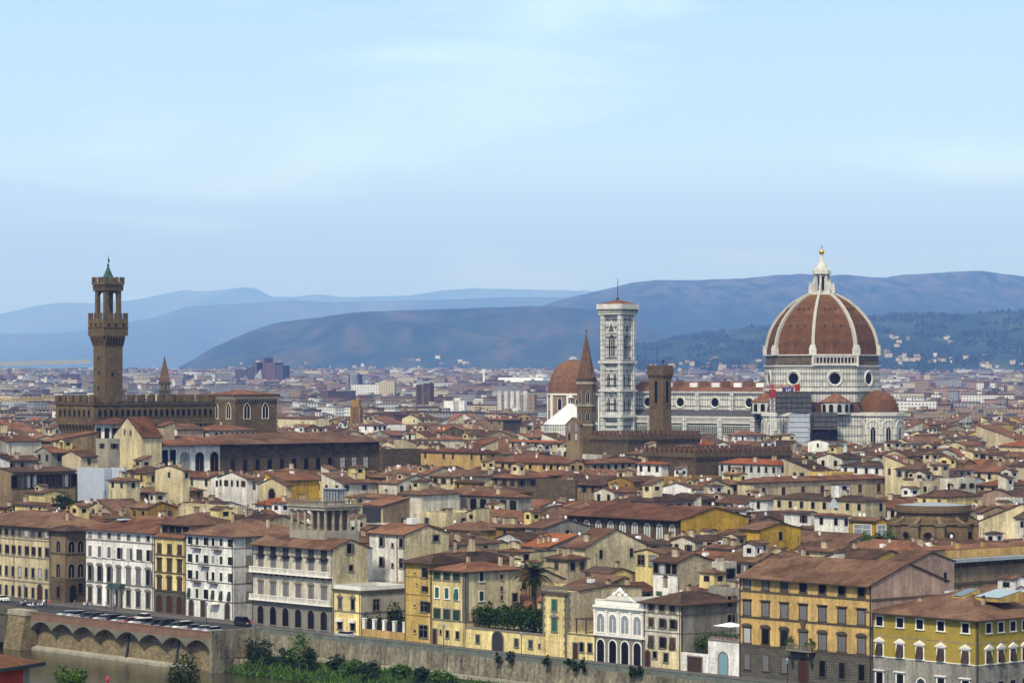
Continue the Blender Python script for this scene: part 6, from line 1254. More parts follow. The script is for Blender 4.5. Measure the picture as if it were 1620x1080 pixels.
COLS = [(-100,80,'the cream loggia palace'),(80,136,'the brown stone palace'),(136,190,'the left half of the white palace'),(190,245,'the right half of the white palace'),(245,294,'the narrow yellow palace'),(294,350,'the white hotel'),(350,400,'the grey side of the white hotel'),
    (400,450,'the belvedere palace'),(450,527,'the roof belvedere'),(527,584,'the small yellow quay house'),(584,641,'the tall white house'),(641,700,'the ochre yellow house'),(700,760,'the green-shuttered house'),(760,820,'the clipped hedge'),(820,862,'the palm'),(862,940,'the quoined yellow house'),
    (940,1018,'the white villa'),(1018,1077,'the beige house'),(1077,1168,'the blue arched door'),(1168,1230,'the big yellow palace\'s first bays'),(1230,1300,'the big yellow palace\'s balcony'),(1300,1378,'the big yellow palace\'s last bays'),(1378,1440,'the mustard palace\'s first bays'),(1440,1500,'the mustard palace\'s arched door'),(1500,1546,'the corner of the mustard palace'),(1546,1800,'the mustard palace\'s right flank')]
ORD = 'first second third fourth fifth sixth seventh eighth ninth tenth eleventh twelfth thirteenth fourteenth fifteenth sixteenth seventeenth eighteenth nineteenth twentieth'.split()
RW = {'hip':'hip-roofed','gx':'gabled','gy':'gabled','shed':'lean-to-roofed','shedr':'lean-to-roofed','flat':'flat-roofed'}; TW = {'tile_brown':'brown','tile_red':'red','tile_orange':'orange','tile_dark':'dark'}
for (c0, c1, nm) in COLS:
    col = sorted([l for l in indiv if c0 <= l.uc < c1], key=lambda l: -l.vtop)
    for i, l in enumerate(col): l.label = f"{WALLS[l.wall]} {RW[l.kind]} house{'' if l.kind == 'flat' else ', '+TW[l.roof]+' tiles'}, {ORD[min(i,19)]} roof above {nm}"
for l in indiv:
    A = l.c-l.ex*l.W/2-l.ey*l.D/2; z0 = zg(l.c.x, l.c.y)
    b = Bld('town_house', l.label, 'house', (A.x, A.y, z0), l.rz, l.W, l.D, l.H, 'old town houses with tiled roofs'); b.walls([(-.5, l.H, 'wall_'+l.wall)])
    b.roof(l.kind, l.pitch, rng.uniform(.4, .8), l.roof, wallm='wall_'+l.wall)
    r_ = (l.rz-RZ) % (2*math.pi); furnish(b, rng, l.kind, l.pitch, rows=2 if l.Y < 900 else 1)
    if r_ > 3 or 1 < r_ < 2:   # quarter-turned houses also show another side
        for i in range(max(1, int(l.D/3.6))):
            loc, rz_ = b.side('L', l.D*(i+.5)/max(1, int(l.D/3.6)), l.H-2.4); inst('window', swin(1.05, 1.7, 'p', 'brown_shutter'), b.r, loc, rz_)
MATS = ['wall_'+w_ for w_ in WALLS]+['tile_brown','tile_red','tile_orange','tile_dark','eave_wood','glass','dish_white','brown_shutter']
MI = {m: i for i, m in enumerate(MATS)}
vary('wall_far', (.5,.46,.38))
big = MB()
def xf(mbl, A, rz, z0=0):
    c, s = math.cos(rz), math.sin(rz); i = len(big.v)
    big.v += [(A.x+x*c-y*s, A.y+x*s+y*c, z+z0) for x, y, z in mbl.v]; big.f += [tuple(i+k for k in f) for f in mbl.f]; big.m += mbl.m
for l in rest:
    mb = MB(); wm = MI['wall_'+l.wall]; mb.box(0, l.W, 0, l.D, -.5, l.H, wm, False); roof_mb(0, l.W, 0, l.D, l.H, l.kind, l.pitch, .5, .2, mb, (MI[l.roof], MI['eave_wood'], wm))
    for (T, sd) in ((l.W, 'F'), (l.D, 'R')):
        n = max(1, int(T/3.8))
        for i in range(n):
            if rng.random() < .25: continue
            x = T*(i+.5)/n; g = MI['glass'] if rng.random() < .6 else MI['brown_shutter']
            if sd == 'F': mb.box(x-.5, x+.5, -.08, 0, l.H-2.4, l.H-.8, g)
            else: mb.box(l.W, l.W+.08, x-.5, x+.5, l.H-2.4, l.H-.8, g)
    for i in range(rng.choice([0,1,1,2])):
        x, y = rng.uniform(1, l.W-1), rng.uniform(1, l.D*.6); z = l.H+roof_h(l.kind, x, y, l.W, l.D, l.pitch); w_ = rng.choice([.35,.35,.6]); mb.box(x-w_, x+w_, y-.35, y+.35, z-.5, z+1.3, MI['dish_white'] if rng.random() < .3 else MI['wall_beige'])
    xf(mb, l.c-l.ex*l.W/2-l.ey*l.D/2, l.rz, zg(l.c.x, l.c.y))
tag(big.build('distant_rooftops', MATS), 'mass of small tiled houses spreading behind the nearer rooftops of the old town', 'houses', kind='stuff')
# ---------------------------------------------------------------- modern city on the plain
FC = {'white': (.60,.59,.56), 'cream': (.46,.40,.28), 'grey': (.24,.24,.235), 'tan': (.26,.19,.12), 'pink': (.30,.20,.15), 'dark': (.075,.065,.07), 'brick': (.12,.07,.06)}
for n_, c_ in FC.items(): bricks('block_'+n_, (.06,.065,.07), (.10,.10,.105), c_, 3.4, 3.2, 1.0, .1, offset=0)
BM = ['block_'+n_ for n_ in FC]+['tile_brown','tile_red','dish_white','wall_grey','lead','wall_tan']; BI = {m: i for i, m in enumerate(BM)}
big = MB()
for i in range(7000):
    q = rng.random(); Y = 2200+8800*q**1.25; 
    if rng.random() < .18: Y = rng.uniform(8500, 15500)
    u = rng.uniform(-60, 1680); x = kx(u)*Y; z0 = zg(x, Y)
    if Y > 8400 and u > 930: continue
    if Y > 11500 and u > 260: continue
    if Y > 7500 and rng.random() < .3: continue
    k = rng.random(); rz = RZ + (.5*mn.noise((x*.001, Y*.001, 5)))*2
    if k < .62: W, D, H = rng.uniform(10, 26), rng.uniform(10, 16), rng.uniform(8, 17)
    elif k < .95: W, D, H = rng.uniform(20, 60), rng.uniform(11, 16), rng.uniform(15, 25)
    else: W, D, H = rng.uniform(40, 120), rng.uniform(20, 50), rng.uniform(8, 13)
    if rng.random() < .5: W, D = D, W
    wm = BI['block_'+rng.choice(['white']*3+['cream']*5+['grey']*6+['tan']*5+['pink']*3+['brick']*2)]
    mb = MB(); mb.box(0, W, 0, D, -5, H, wm, False)
    if k < .55: roof_mb(0, W, 0, D, H, rng.choice(['hip','gx','gy']), .28, .6, .3, mb, (BI[rng.choice(['tile_brown','tile_red'])], BI['wall_tan'], wm))
    elif k < .95: mb.box(-.3, W+.3, -.3, D+.3, H, H+.8, BI['wall_grey'] if rng.random() < .5 else BI['tile_brown']); mb.box(W*.3, W*.3+5, D*.3, D*.3+4, H+.8, H+3.4, wm)
    else: mb.box(-.3, W+.3, -.3, D+.3, H, H+1, BI['dish_white'] if rng.random() < .3 else BI['lead'])
    xf(mb, Vector((x, Y)), rz, z0)
tag(big.build('distant_city', BM), 'endless pale modern city blocks on the plain between the old town and the hills', 'city', kind='stuff')
def farblk(name, label, cat, Y, parts_, m='block_white', rz=None):
    x = kx(parts_[0][0])*Y; r = empty(name, (x, Y, zg(x, Y)), R(-8) if rz is None else rz); tag(r, label, cat); z0 = zg(x, Y)
    for (u0, u1, v0, D, mm, nm) in parts_:
        mb = MB(); a, b_ = kx(u0)*Y-x, kx(u1)*Y-x; mb.box(a, b_, 0, D, -8, zv(v0, Y)-z0); mb.build(nm, mm, r)
    return r
farblk('courthouse','dark purplish modern courthouse of stepped slabs rising beyond the guild church','courthouse',5600,[(372,390,584,40,'block_dark','wing'),(391,402,580,60,'block_dark','slab'),(403,407,573,60,'block_brick','fin'),(416,420,566,70,'block_brick','fin'),(420.5,437,573,70,'block_brick','tower'),(437.5,449,578,60,'block_dark','tower'),(450,478,597,40,'block_dark','wing')])
r = S.objects['courthouse']; mb = MB(); x = r.location.x; a, b_, c = kx(392)*5600-x, kx(418)*5600-x, zv(612,5600)-r.location.z; mb.xz([(a,c),(b_,c),(b_-4,zv(583,5600)-r.location.z)],-6,30); mb.build('glass_wedge','lead',r)
farblk('apartment_tower','purple brown brick apartment tower in the middle distance, upper centre','apartment block',2700,[(658,669,608,20,'block_brick','tower'),(669.5,681,606,20,'block_brick','tower'),(660,680,603,14,'lead','roof')])
r = farblk('apartment_block','row of five pale rounded stair towers on an apartment block left of the domed chapel','apartment block',2500,[(786,846,624,16,'block_tan','wing')])
for i, u in enumerate((791, 801, 811, 820, 832)): mb = MB(); mb.cyl(kx(u)*2500-r.location.x, 0, 0, zv(620, 2500), 2.0, 2.0, 12); mb.build('stair_tower', 'wall_palegrey', r)
farblk('office_block','dark slate office block beyond the courthouse wing','office block',4800,[(551,568,592,30,'block_dark','tower'),(554,566,590,20,'lead','roof')])
farblk('apartment_block','long pale apartment building with balcony bands, centre left of the plain','apartment block',3800,[(556,600,608,18,'block_white','wing'),(600,625,603,18,'block_cream','wing')])
farblk('market_hall','very long white warehouse roof far across the plain','warehouse',5200,[(788,860,597,60,'dish_white','hall')]); farblk('market_hall','long white warehouse left part below the distant hill','warehouse',5600,[(838,866,594,60,'dish_white','hall')])
r = farblk('water_tower','white mushroom water tower standing over the distant city','water tower',5000,[(764,766.5,590,4,'dish_white','shaft')]); mb = MB(); mb.cyl(1.5,2,zv(590,5000)-r.location.z,zv(584,5000)-r.location.z,3.5,4,12); mb.build('tank','dish_white',r)
farblk('school','white flat modern building with a raised block among dark trees','building',2350,[(702,735,634,14,'wall_white','wing'),(718,727,629,10,'wall_white','tower')]); farblk('church_tower','small ochre yellow square church tower above the roofs, left of centre','church tower',2100,[(556,568,632,8,'wall_ochre','tower'),(554,570,643,12,'wall_ochre','base')])
farblk('hospital','white modern block with a blue-grey centre, right of the cathedral','building',4300,[(1545,1556,606,16,'block_white','wing'),(1557,1565,604,16,'block_dark','tower'),(1566,1574,606,16,'block_white','wing')]); farblk('warehouse','broad white flat roofs just right of the dome','warehouse',4500,[(1396,1424,609,60,'block_white','hall'),(1428,1452,606,60,'block_cream','hall')])
farblk('apartment_block','brown banded housing block right of the white flat roofs','apartment block',4000,[(1447,1470,602,16,'block_tan','wing'),(1470.5,1480,606,16,'block_brick','wing')]); farblk('office_block','grey green glazed office slab right of the brown housing block','office block',4600,[(1480,1520,601,20,'block_grey','wing')])
# villages on the slopes
big = MB()
def village(hn, u, f, n, su, sf):
    for i in range(int(n*.38)):
        uu, ff = rng.gauss(u, su*1.4), rng.gauss(f, sf*1.3)
        if ff < .02 or ff > .9: continue
        Y, z = HILLS_F[hn](uu, ff); mb = MB(); W, D, H = rng.uniform(8, 22), 10, rng.uniform(6, 11); mb.box(0, W, 0, D, -10, H, rng.choice([0,1,1,3,3])); roof_mb(0, W, 0, D, H, 'gx', .25, .5, .3, mb, (2, 2, 0)); xf(mb, Vector((kx(uu)*Y, Y)), rng.uniform(-.6, .3), z+1)
HILLS_F = HFN
for a in (('wood',920,.14,7,10,.02),('bare',715,.12,16,20,.02),('bare',650,.10,10,10,.03),('bare',560,.05,16,40,.02),('bare',460,.06,18,40,.03),('bare',380,.12,12,20,.04),
    ('near',1415,.42,16,8,.02),('near',1425,.22,34,12,.03),('near',1470,.23,14,8,.02),('near',1540,.28,14,12,.03),('near',1560,.16,26,30,.03),('near',1495,.52,10,8,.02),('near',1080,.30,14,10,.03),('near',1140,.16,30,20,.03),('near',1190,.22,10,8,.02),('near',1060,.12,30,20,.03),('near',1590,.1,20,14,.03),('near',1180,.08,26,25,.03),('near',1120,.42,6,5,.02)): village(*a)
tag(big.build('hillside_villages', ['wall_palegrey','wall_beige','tile_red','wall_tan']), 'scattered pale villas and hamlets dotting the lower slopes', 'villages', kind='stuff')
# ---------------------------------------------------------------- plants
def crown(mb, c, rad, n, leaf, rng, clumps=9, m=0, flat=.6):
    cl = []
    for i in range(clumps):
        a = rng.uniform(0, 6.28); zz = rng.uniform(-1, 1); q = math.sqrt(max(0, 1-zz*zz)); r = rng.uniform(.35, .85)
        cl.append((c[0]+rad[0]*r*q*math.cos(a), c[1]+rad[1]*r*q*math.sin(a), c[2]+rad[2]*r*zz, rng.uniform(.28, .5)))
    for i in range(n):
        x, y, z, s = rng.choice(cl); a = rng.uniform(0, 6.28); zz = rng.uniform(-1, 1); q = math.sqrt(1-zz*zz); r = rng.uniform(.55, 1.05)*s
        p = Vector((x+rad[0]*r*q*math.cos(a), y+rad[1]*r*q*math.sin(a), z+rad[2]*r*zz))
        d = Vector((rng.gauss(0,1), rng.gauss(0,1), rng.gauss(0,.7))).normalized(); e = d.cross(Vector((rng.gauss(0,1), rng.gauss(0,1), rng.gauss(0,1)))).normalized(); l = leaf*rng.uniform(.6, 1.3)
        mb.poly([p-d*l, p+e*l*.6, p+d*l, p-e*l*.6], m)
def trunk(mb, h, r, lean=(0,0), m=0):
    mb.lathe([(r*1.3,-.3),(r,.4),(r*.75,h*.6),(r*.45,h)], 8, m)
    for k in range(5): a = k*1.3; mb.bar((0,0,h*.55+k*.07*h),(math.cos(a)*h*.35, math.sin(a)*h*.35, h*.85+k*.05*h), r*.28)
TREE = {}
def tree(name, label, cat, loc, h, rad, mat, n=900, leaf=.35, seed=0, group=None, clumps=14):
    r = empty(name, loc, (seed*1.7) % 6.28); tag(r, label, cat, group); rg = random.Random(seed)
    mb = MB(); trunk(mb, h*.6, max(.12, h*.03)); mb.build('trunk', 'bark', r)
    mb = MB(); crown(mb, (0, 0, h-rad[2]), rad, n, leaf, rg, clumps); mb.build('crown', mat, r); return r
def bank_pt(u, v, z):   # ground point seen at pixel (u, v) on height z
    Y = (EYE-z)/(-math.tan(TH+math.atan((540-v)/F))); return (kx(u)*Y, Y, z)
def hcol(Y, u, z): return (kx(u)*Y, Y, z)
trees = [('dark round evergreen tree between the pale yellow house and the cream arched loggia', 106, 880, 0, 807, 8, 'leaf_dark', 780), ]
p = (kx(106)*820, 820, 0); tree('evergreen_tree', 'dark round evergreen tree between the pale yellow house and the cream arched loggia', 'tree', p, zv(784, 820), (4.8, 4.8, 4.6), 'leaf_dark', 2600, .35, 3, clumps=26)
# bushes along the foot of the wall
BL = [(245,1048,4.5,3.2,'leaf_green'),(268,1052,4.5,3.6,'leaf_dark'),(300,1040,4,4.2,'leaf_dark'),(325,1038,3.6,4.4,'leaf_dark'),(345,1050,3.4,3.2,'leaf_green'),(372,1052,4.2,2.6,'leaf_green'),(398,1052,3.6,2.6,'leaf_green'),(432,1050,4.2,4.2,'leaf_dark'),(456,1050,4.8,5.4,'leaf_dark'),(480,1056,3.6,3.6,'leaf_dark'),(508,1062,4.2,6.6,'leaf_green'),(528,1066,3.6,3.8,'leaf_dark'),
      (556,1066,4.4,2.8,'leaf_dark'),(590,1072,4.4,2.6,'leaf_green'),(625,1072,4.2,2.6,'leaf_dark'),(660,1076,4.2,2.4,'leaf_green'),(700,1079,3.6,2.6,'leaf_dark'),(740,1084,3.6,2.8,'leaf_green')]
wd = {'leaf_dark': 'dark green', 'leaf_green': 'bright green'}
for i, (u, v, w_, h, m) in enumerate(BL):
    b0 = on_line(u, 0); s_, _ = to_st(b0); q = st(s_, -4.2 - (i % 3)*1.2); z = -5.4; wm = w_*.75
    sz = 'tall' if h > 4 else 'low'
    tree('riverside_bush', f"{wd[m]} {sz} bush under the embankment wall, {ORD[i]} counting from the bridge", 'bush', (q.x, q.y, z), h+.6, (wm, wm*.7, h*.55), m, 520, .3, 40+i, 'bushes along the river bank', 12)
# plants growing on the wall
for i, (u, v, h) in enumerate([(788,1052,2.6),(807,1052,2.4),(866,1060,2.4),(898,1060,1.6),(910,1066,2.6),(922,1066,3.2),(1000,1078,2.6),(1010,1075,3.2)]):
    b0 = on_line(u, -.9); mb = MB(); rg = random.Random(90+i); crown(mb, (0,0,0), (.9,.6,h*.5), 260, .22, rg, 8)
    o = mb.build('wall_plant', 'leaf_dark', None, (b0.x, b0.y, zv(v-14, b0.y))); tag(o, f"scraggly dark plant rooted in the river wall, {ORD[i]} of the row from the left", 'plant', 'plants rooted in the river wall')
# bank grass
big = MB(); rg = random.Random(5)
for i in range(9000):
    s_ = rg.uniform(-10, 150); t_b = -rg.uniform(.5, 9.5); q = st(s_, t_b); z = -4.2 + (t_b+1.5)*.40; z = max(RIVER_Z, min(-4.1, z)); h = rg.uniform(.25, .9); a = rg.uniform(0, 3.14); dx, dy = math.cos(a)*.22, math.sin(a)*.22
    big.poly([(q.x-dx,q.y-dy,z-.1),(q.x+dx,q.y+dy,z-.1),(q.x+rg.uniform(-.3,.3),q.y+rg.uniform(-.3,.3),z+h)])
tag(big.build('grass', 'leaf_green'), 'rough green grass and weeds covering the strip of river bank', 'grass', kind='stuff')
# hedge
A, Lw, Hw = HEDGE; mb = MB(); rg = random.Random(8); r = empty('hedge', (*(A+PV_*1.0), 0), RZ); tag(r, 'thick clipped green hedge on top of the pale yellow garden wall', 'hedge')
for i in range(20): crown(mb, (1.0+(Lw-2.0)*i/19, 1.5, Hw+2.3+.3*math.sin(i*2.1)), (1.7,1.7,2.4), 420, .24, rg, 12)
for i in range(6): crown(mb, (5+(Lw-9)*i/5, 5, Hw+3.6+.5*math.sin(i*3)), (1.9,1.5,1.6), 260, .24, rg, 9)
mb.build('foliage', 'leaf_hedge', r)
mb = MB(); mb.box(.2, Lw-.2, .4, 6, 0, Hw-.2); mb.build('raised_bed', 'ground_mat', r)
# palm
b0 = on_line(845, 15); Yp = b0.y; r = empty('palm_tree', (b0.x, b0.y, 0)); tag(r, 'tall date palm with drooping fronds behind the clipped hedge', 'palm'); zt = zv(908, Yp); mb = MB(); mb.lathe([(.55,0),(.5,2),(.48,zt*.5),(.5,zt-2.2),(.85,zt-1),(.6,zt)], 12); mb.build('trunk', 'bark', r)
fm = []
for q in range(3):
    mb = MB(); L_ = 4.6; n = 9; rg = random.Random(q); pts = []
    for k in range(n+1): f_ = k/n; pts.append(Vector((f_*L_*(1-.12*f_), 0, L_*(.12*f_-(.35+.2*q)*f_*f_))))
    for k in range(n):
        a, b_ = pts[k], pts[k+1]; mb.bar(a, b_, .04)
        for j in range(4):
            c = a+(b_-a)*(j/4); ll = .95*math.sin(math.pi*min(1, (k+j/4)/n*.85+.18))+.15
            for sg in (-1, 1): mb.poly([c+Vector((0,0,0)), c+Vector((.09,0,0)), c+Vector((ll*.45, sg*ll*.8, -ll*.35))])
    fm.append(mb.mesh('frond', 'leaf_palm'))
rg = random.Random(4)
for i in range(64):
    o = inst('frond', fm[i % 3], r, (0, 0, zt), i*2.39996); tilt = R(-62)+R(118)*(i/64)**.9; o.rotation_euler = (0, tilt, i*2.39996)
# roof garden, terrace plants
for i, (u, v, Y, h, m) in enumerate([(1372,862,712,4.2,'leaf_green'),(1388,866,712,4.8,'leaf_dark'),(1404,860,715,5.0,'leaf_green'),(1416,868,712,3.8,'leaf_dark'),(1438,870,712,3.4,'leaf_green'),(1452,872,710,3.0,'leaf_dark')]):
    tree('garden_tree', f"{wd[m]} leafy tree of the roof garden beside the rotunda, {ORD[i]} from the left", 'tree', (kx(u)*Y, Y, zv(v+9, Y)-1.0), h+1.5, (2.2,1.9,h*.5), m, 620, .26, 60+i, 'trees of the roof garden', 14)
mb = MB(); Y = 713; a, b_ = kx(1355)*Y, kx(1466)*Y; mb.box(a, b_, Y-3.5, Y+5, 0, zv(877, Y)); tag(mb.build('roof_garden_house', 'wall_yellow'), 'plain yellow block carrying the roof garden trees next to the stone rotunda', 'house'); FOOT.append((Vector(((a+b_)/2, Y)), (b_-a)/2, 5, 0))
for i, (u, v, Y) in enumerate([(1245,735,1000),(1264,737,1000),(1285,733,1000),(1303,736,1000),(1322,738,995)]): tree('garden_tree', f"green tree of the little garden below the cathedral scaffold, {ORD[i]} from the left", 'tree', (kx(u)*Y, Y, zv(v+8, Y)-2), 6.2, (2.8,2.6,2.4), 'leaf_green', 500, .35, 70+i, 'trees below the cathedral', 12)
b, xs = BIGY
for i, x in enumerate((xs[3]-2.3, xs[3]+2.3)):
    mb = MB(); crown(mb, (0,0,1.1), (.9,.5,1.1), 260, .16, random.Random(i), 8); mb.lathe([(.25,0),(.35,.5)],8,1); q = b.A+DV*x-PV_*.8; o = mb.build('potted_plant', ['leaf_green','wall_pink'], None, (q.x, q.y, b.z(1037)+.01)); tag(o, f"leafy potted shrub on the {'left' if i == 0 else 'right'} end of the big yellow palace balcony", 'potted plant')
q = on_line(622, 17); tree('ivy_tree', 'dark scruffy tree behind the iron railings of the small garden', 'tree', (q.x, q.y, 0), zv(955, q.y), (3.0,2.6,3.6), 'leaf_dark', 1500, .26, 77, clumps=20)
for i, u in enumerate((581, 602, 627)): q = on_line(u, 12.6); tree('garden_bush', f"{['first','second','third'][i]} leafy dark bush behind the railings from the left", 'bush', (q.x, q.y, 0), 4.6, (1.8,1.4,2.0), 'leaf_dark', 420, .24, 80+i, 'bushes behind the railings', 10)
q = on_line(1113, 14); tree('terrace_bush', 'green bushy plant beside the white gate wall under the beige house', 'bush', (q.x, q.y, 2.5), 5.2, (1.8,1.5,2.4), 'leaf_green', 600, .22, 85, clumps=12)
T_ = TERR; q = T_.A+DV*T_.W*.35+PV_*3; r = empty('parasol', (q.x, q.y, T_.H), RZ); tag(r, 'square white parasol on the terrace above the blue arched door', 'parasol'); mb = MB(); mb.bar((0,0,0),(0,0,2.4),.06); mb.build('pole','metal_dark',r); mb = MB(); mb.cyl(0,0,2.3,2.9,3.2,.15,4,a0=R(45)); mb.build('canopy','dish_white',r)
for i in range(7):
    mb = MB(); crown(mb, (0,0,.7), (.7,.4,.6), 120, .14, random.Random(i+9), 6); mb.box(-.5,.5,-.2,.2,0,.4,1); q = T_.A+DV*(T_.W*(i+.5)/7)+PV_*.55; o = mb.build('planter', ['leaf_green','wall_pink'], None, (q.x, q.y, T_.H+.1), RZ); tag(o, f"planter box behind the terrace railing above the blue door, {ORD[i]} from the left", 'planter', 'planters on the terrace')
# trees in the far plain
big = MB(); rg = random.Random(15)
for (u, v, Y, n, su) in [(715,628,2500,14,14),(760,630,2500,10,10),(800,640,2450,12,22),(835,638,2400,14,18),(690,628,2550,6,6),(1490,645,2300,34,40),(1400,640,2200,10,12),(1440,636,2300,8,10),(1600,640,2400,16,20),(1500,604,5200,30,60),(1560,600,5600,34,50),(1470,600,5600,20,30),(600,610,3300,10,40),(240,628,2400,14,40),(60,628,2300,8,30),(1130,598,5600,30,50),(1450,614,3200,5,8),(900,600,4800,14,30),(330,606,4000,16,50),(1330,600,5800,20,60),(520,604,4200,12,60)]:
    for i in range(n):
        uu = rg.gauss(u, su*.6); YY = Y+rg.uniform(-60, 60); x = kx(uu)*YY; h = rg.uniform(9, 16); k = rg.uniform(4, 7)
        for c_ in range(3): 
            cx, cy, cz_ = x+rg.uniform(-3,3), YY+rg.uniform(-3,3), zg(x,YY)+h*.55+rg.uniform(-2,3)
            crown(big, (cx,cy,cz_), (k,k,h*.4), 26, 2.4, rg, 4)
tag(big.build('distant_trees', 'leaf_dark'), 'dark tree clumps scattered through the distant city', 'trees', kind='stuff')
# wooded texture of the nearer hills
big = MB()
for hn, n, (ua, ub), (fa, fb), k in (('near', 9000, (960, 1660), (.02, 1.0), (9, 17)),):
    for i in range(n):
        uu, f_ = rg.uniform(ua, ub), rg.uniform(fa, fb)**.9
        if mn.noise((uu*.02, f_*6, 2)) < -.02: continue
        Y, z = HFN[hn](uu, f_); x = kx(uu)*Y; r_ = rg.uniform(*k)*.5; hgt = r_*rg.uniform(1.0, 1.8)
        big.cyl(x, Y, z-2, z+hgt, r_, r_*.3, 5)
tag(big.build('hill_woods', 'leaf_dark'), 'woods covering the nearer slopes', 'woods', kind='stuff')
# ---------------------------------------------------------------- street life
vary('tyre', (.02,.02,.02)); 
for n_, c_ in (('silver',(.42,.43,.44)),('white',(.75,.75,.74)),('black',(.02,.02,.022)),('blue',(.05,.07,.13)),('red',(.32,.03,.04)),('grey',(.14,.145,.15)),('paleblue',(.38,.48,.55))):
    m, t, b_ = newmat('paint_'+n_, .3); b_.inputs['Base Color'].default_value = (*c_, 1); b_.inputs['Specular IOR Level'].default_value = .6
CARM = {}
def car(name, label, loc, rz, col, typ='hatch', group='cars parked along the parapet'):
    r = empty(name, loc, rz); tag(r, label, 'van' if typ == 'van' else 'car', group)
    if typ not in CARM:
        L_, Hh = {'hatch': (4.0, 1.48), 'estate': (4.5, 1.46), 'van': (4.7, 1.95), 'suv': (4.5, 1.72)}[typ]; wv = .86
        low = {'hatch': [(-L_/2,.32),(L_/2,.32),(L_/2,.72),(L_/2-.35,.88),(L_/2-1.0,.95),(-L_/2+.15,.98),(-L_/2,.8)]}.get(typ, [(-L_/2,.34),(L_/2,.34),(L_/2,.8),(L_/2-.3,.95),(L_/2-.9,1.02),(-L_/2+.05,1.06),(-L_/2,.9)])
        gl = low[-2][1]; mb = MB(); mb.xz(low, -wv, wv); mb.xz([(L_/2-1.7,Hh-.02),(-L_/2+.55,Hh-.02),(-L_/2+.6,Hh+.03),(L_/2-1.75,Hh+.03)][::-1], -.66, .66); body = mb
        g = MB(); top = [(L_/2-.98,gl-.04),(L_/2-1.65,Hh),(-L_/2+.5,Hh),(-L_/2+.12,gl-.02)][::-1]; i = 0
        g.v = [(x,-wv+.03 if z < gl+.05 else -.66,z) for x,z in top]+[(x,wv-.03 if z < gl+.05 else .66,z) for x,z in top]; g.f = [(0,1,2,3),(7,6,5,4)]+[(k,4+k,4+(k+1)%4,(k+1)%4) for k in range(4)]; g.m = [0]*6
        wmb = MB(); wmb.cyl(0,0,-.11,.11,.32,.32,14,0); wmb.cyl(0,0,.11,.13,.2,.2,10,1); wmb.v = [(x,z,y) for x,y,z in wmb.v]; lm = MB(); lm.box(-.03,.03,-.2,.2,-.09,.09)
        CARM[typ] = (body, g, wmb.mesh('wheel',['tyre','wall_grey']), lm.mesh('headlight','dish_white'), L_, {})
    body, g, wm_, lm, L_, cache = CARM[typ]
    if col not in cache: cache[col] = (body.mesh('body', 'paint_'+col), g.mesh('windows', 'glass'))
    inst('body', cache[col][0], r, (0,0,0)); inst('windows', cache[col][1], r, (0,0,0))
    for x in (-L_/2+.78, L_/2-.8):
        for y in (-.8, .8): inst('wheel', wm_, r, (x, y, .32), 0 if y < 0 else R(180))
    for y in (-.6, .6): inst('headlight', lm, r, (L_/2+.01, y, .72))
    return r
spec = [(107,'paleblue','estate'),(122,'silver','suv'),(135,'blue','hatch'),(151,'black','suv'),(164,'silver','estate'),(178,'black','suv'),(191,'silver','hatch'),(205,'red','hatch'),(218,'white','hatch'),(233,'grey','suv'),(248,'black','suv'),(262,'black','van'),(276,'grey','hatch'),(290,'white','van'),(305,'grey','hatch'),(321,'silver','estate'),(336,'silver','hatch')]
CWD = {'paleblue':'pale blue','silver':'silver','blue':'dark blue','black':'black','red':'dark red','white':'white','grey':'grey'}; TWD = {'estate':'estate car','suv':'tall car','hatch':'small car','van':'van'}
for i, (u, c, ty) in enumerate(spec):
    q = on_line(u, -9.0); car('parked_van' if ty == 'van' else 'parked_car', f"{CWD[c]} {TWD[ty]} nosed against the brick parapet, {ORD[i]} from the bridge end", (q.x, q.y, .01), RZ+R(-90)+R(random.Random(i).uniform(-4,4)), c, ty)
q = on_line(226, -2); car('moving_car', 'white car driving past on the road behind the parked row', (q.x, q.y, .01), RZ+R(180), 'white', 'suv', None)
q = on_line(3, 4.5); car('moving_car', 'white car with roof bars by the bridge at the left edge', (q.x, q.y, .01), RZ, 'white', 'estate', None)
q = on_line(545, 5); car('moving_car', 'silver car half hidden behind the wall before the small yellow house', (q.x, q.y, .01), RZ+R(180), 'silver', 'estate', None)
q = on_line(385, 7); car('moving_car', 'black van beside the corner of the grey cream palace', (q.x, q.y, .01), RZ, 'black', 'van', None)
# scooters
def scooter(label, loc, rz, c):
    r = empty('scooter', loc, rz); tag(r, label, 'scooter', 'scooters parked by the bridge'); mb = MB(); mb.box(-.75,.1,-.16,.16,.35,.75); mb.box(.1,.55,-.14,.14,.28,.4); mb.box(.5,.66,-.2,.2,.3,1.0); mb.build('body','paint_'+c,r)
    mb = MB(); mb.box(-.75,.05,-.14,.14,.75,.86); mb.build('seat','tyre',r); mb = MB(); mb.bar((.56,-.32,1.08),(.56,.32,1.08),.03); mb.build('handlebar','metal_dark',r)
    for x in (-.6,.72): mb = MB(); mb.cyl(0,0,-.06,.06,.26,.26,12); mb.v = [(a,c_,b_+.26) for a,b_,c_ in mb.v]; mb.build('wheel','tyre',r,(x,0,0))
for i, u in enumerate((33,37,41,45,49,54,59,64)): q = on_line(u, 1.0+(i%2)*2.5); scooter(f"{['dark','white','black'][i%3]} scooter in the cluster by the bridge, {ORD[i]} from the left", (q.x,q.y,.01), RZ+R(80), ['grey','white','black'][i%3])
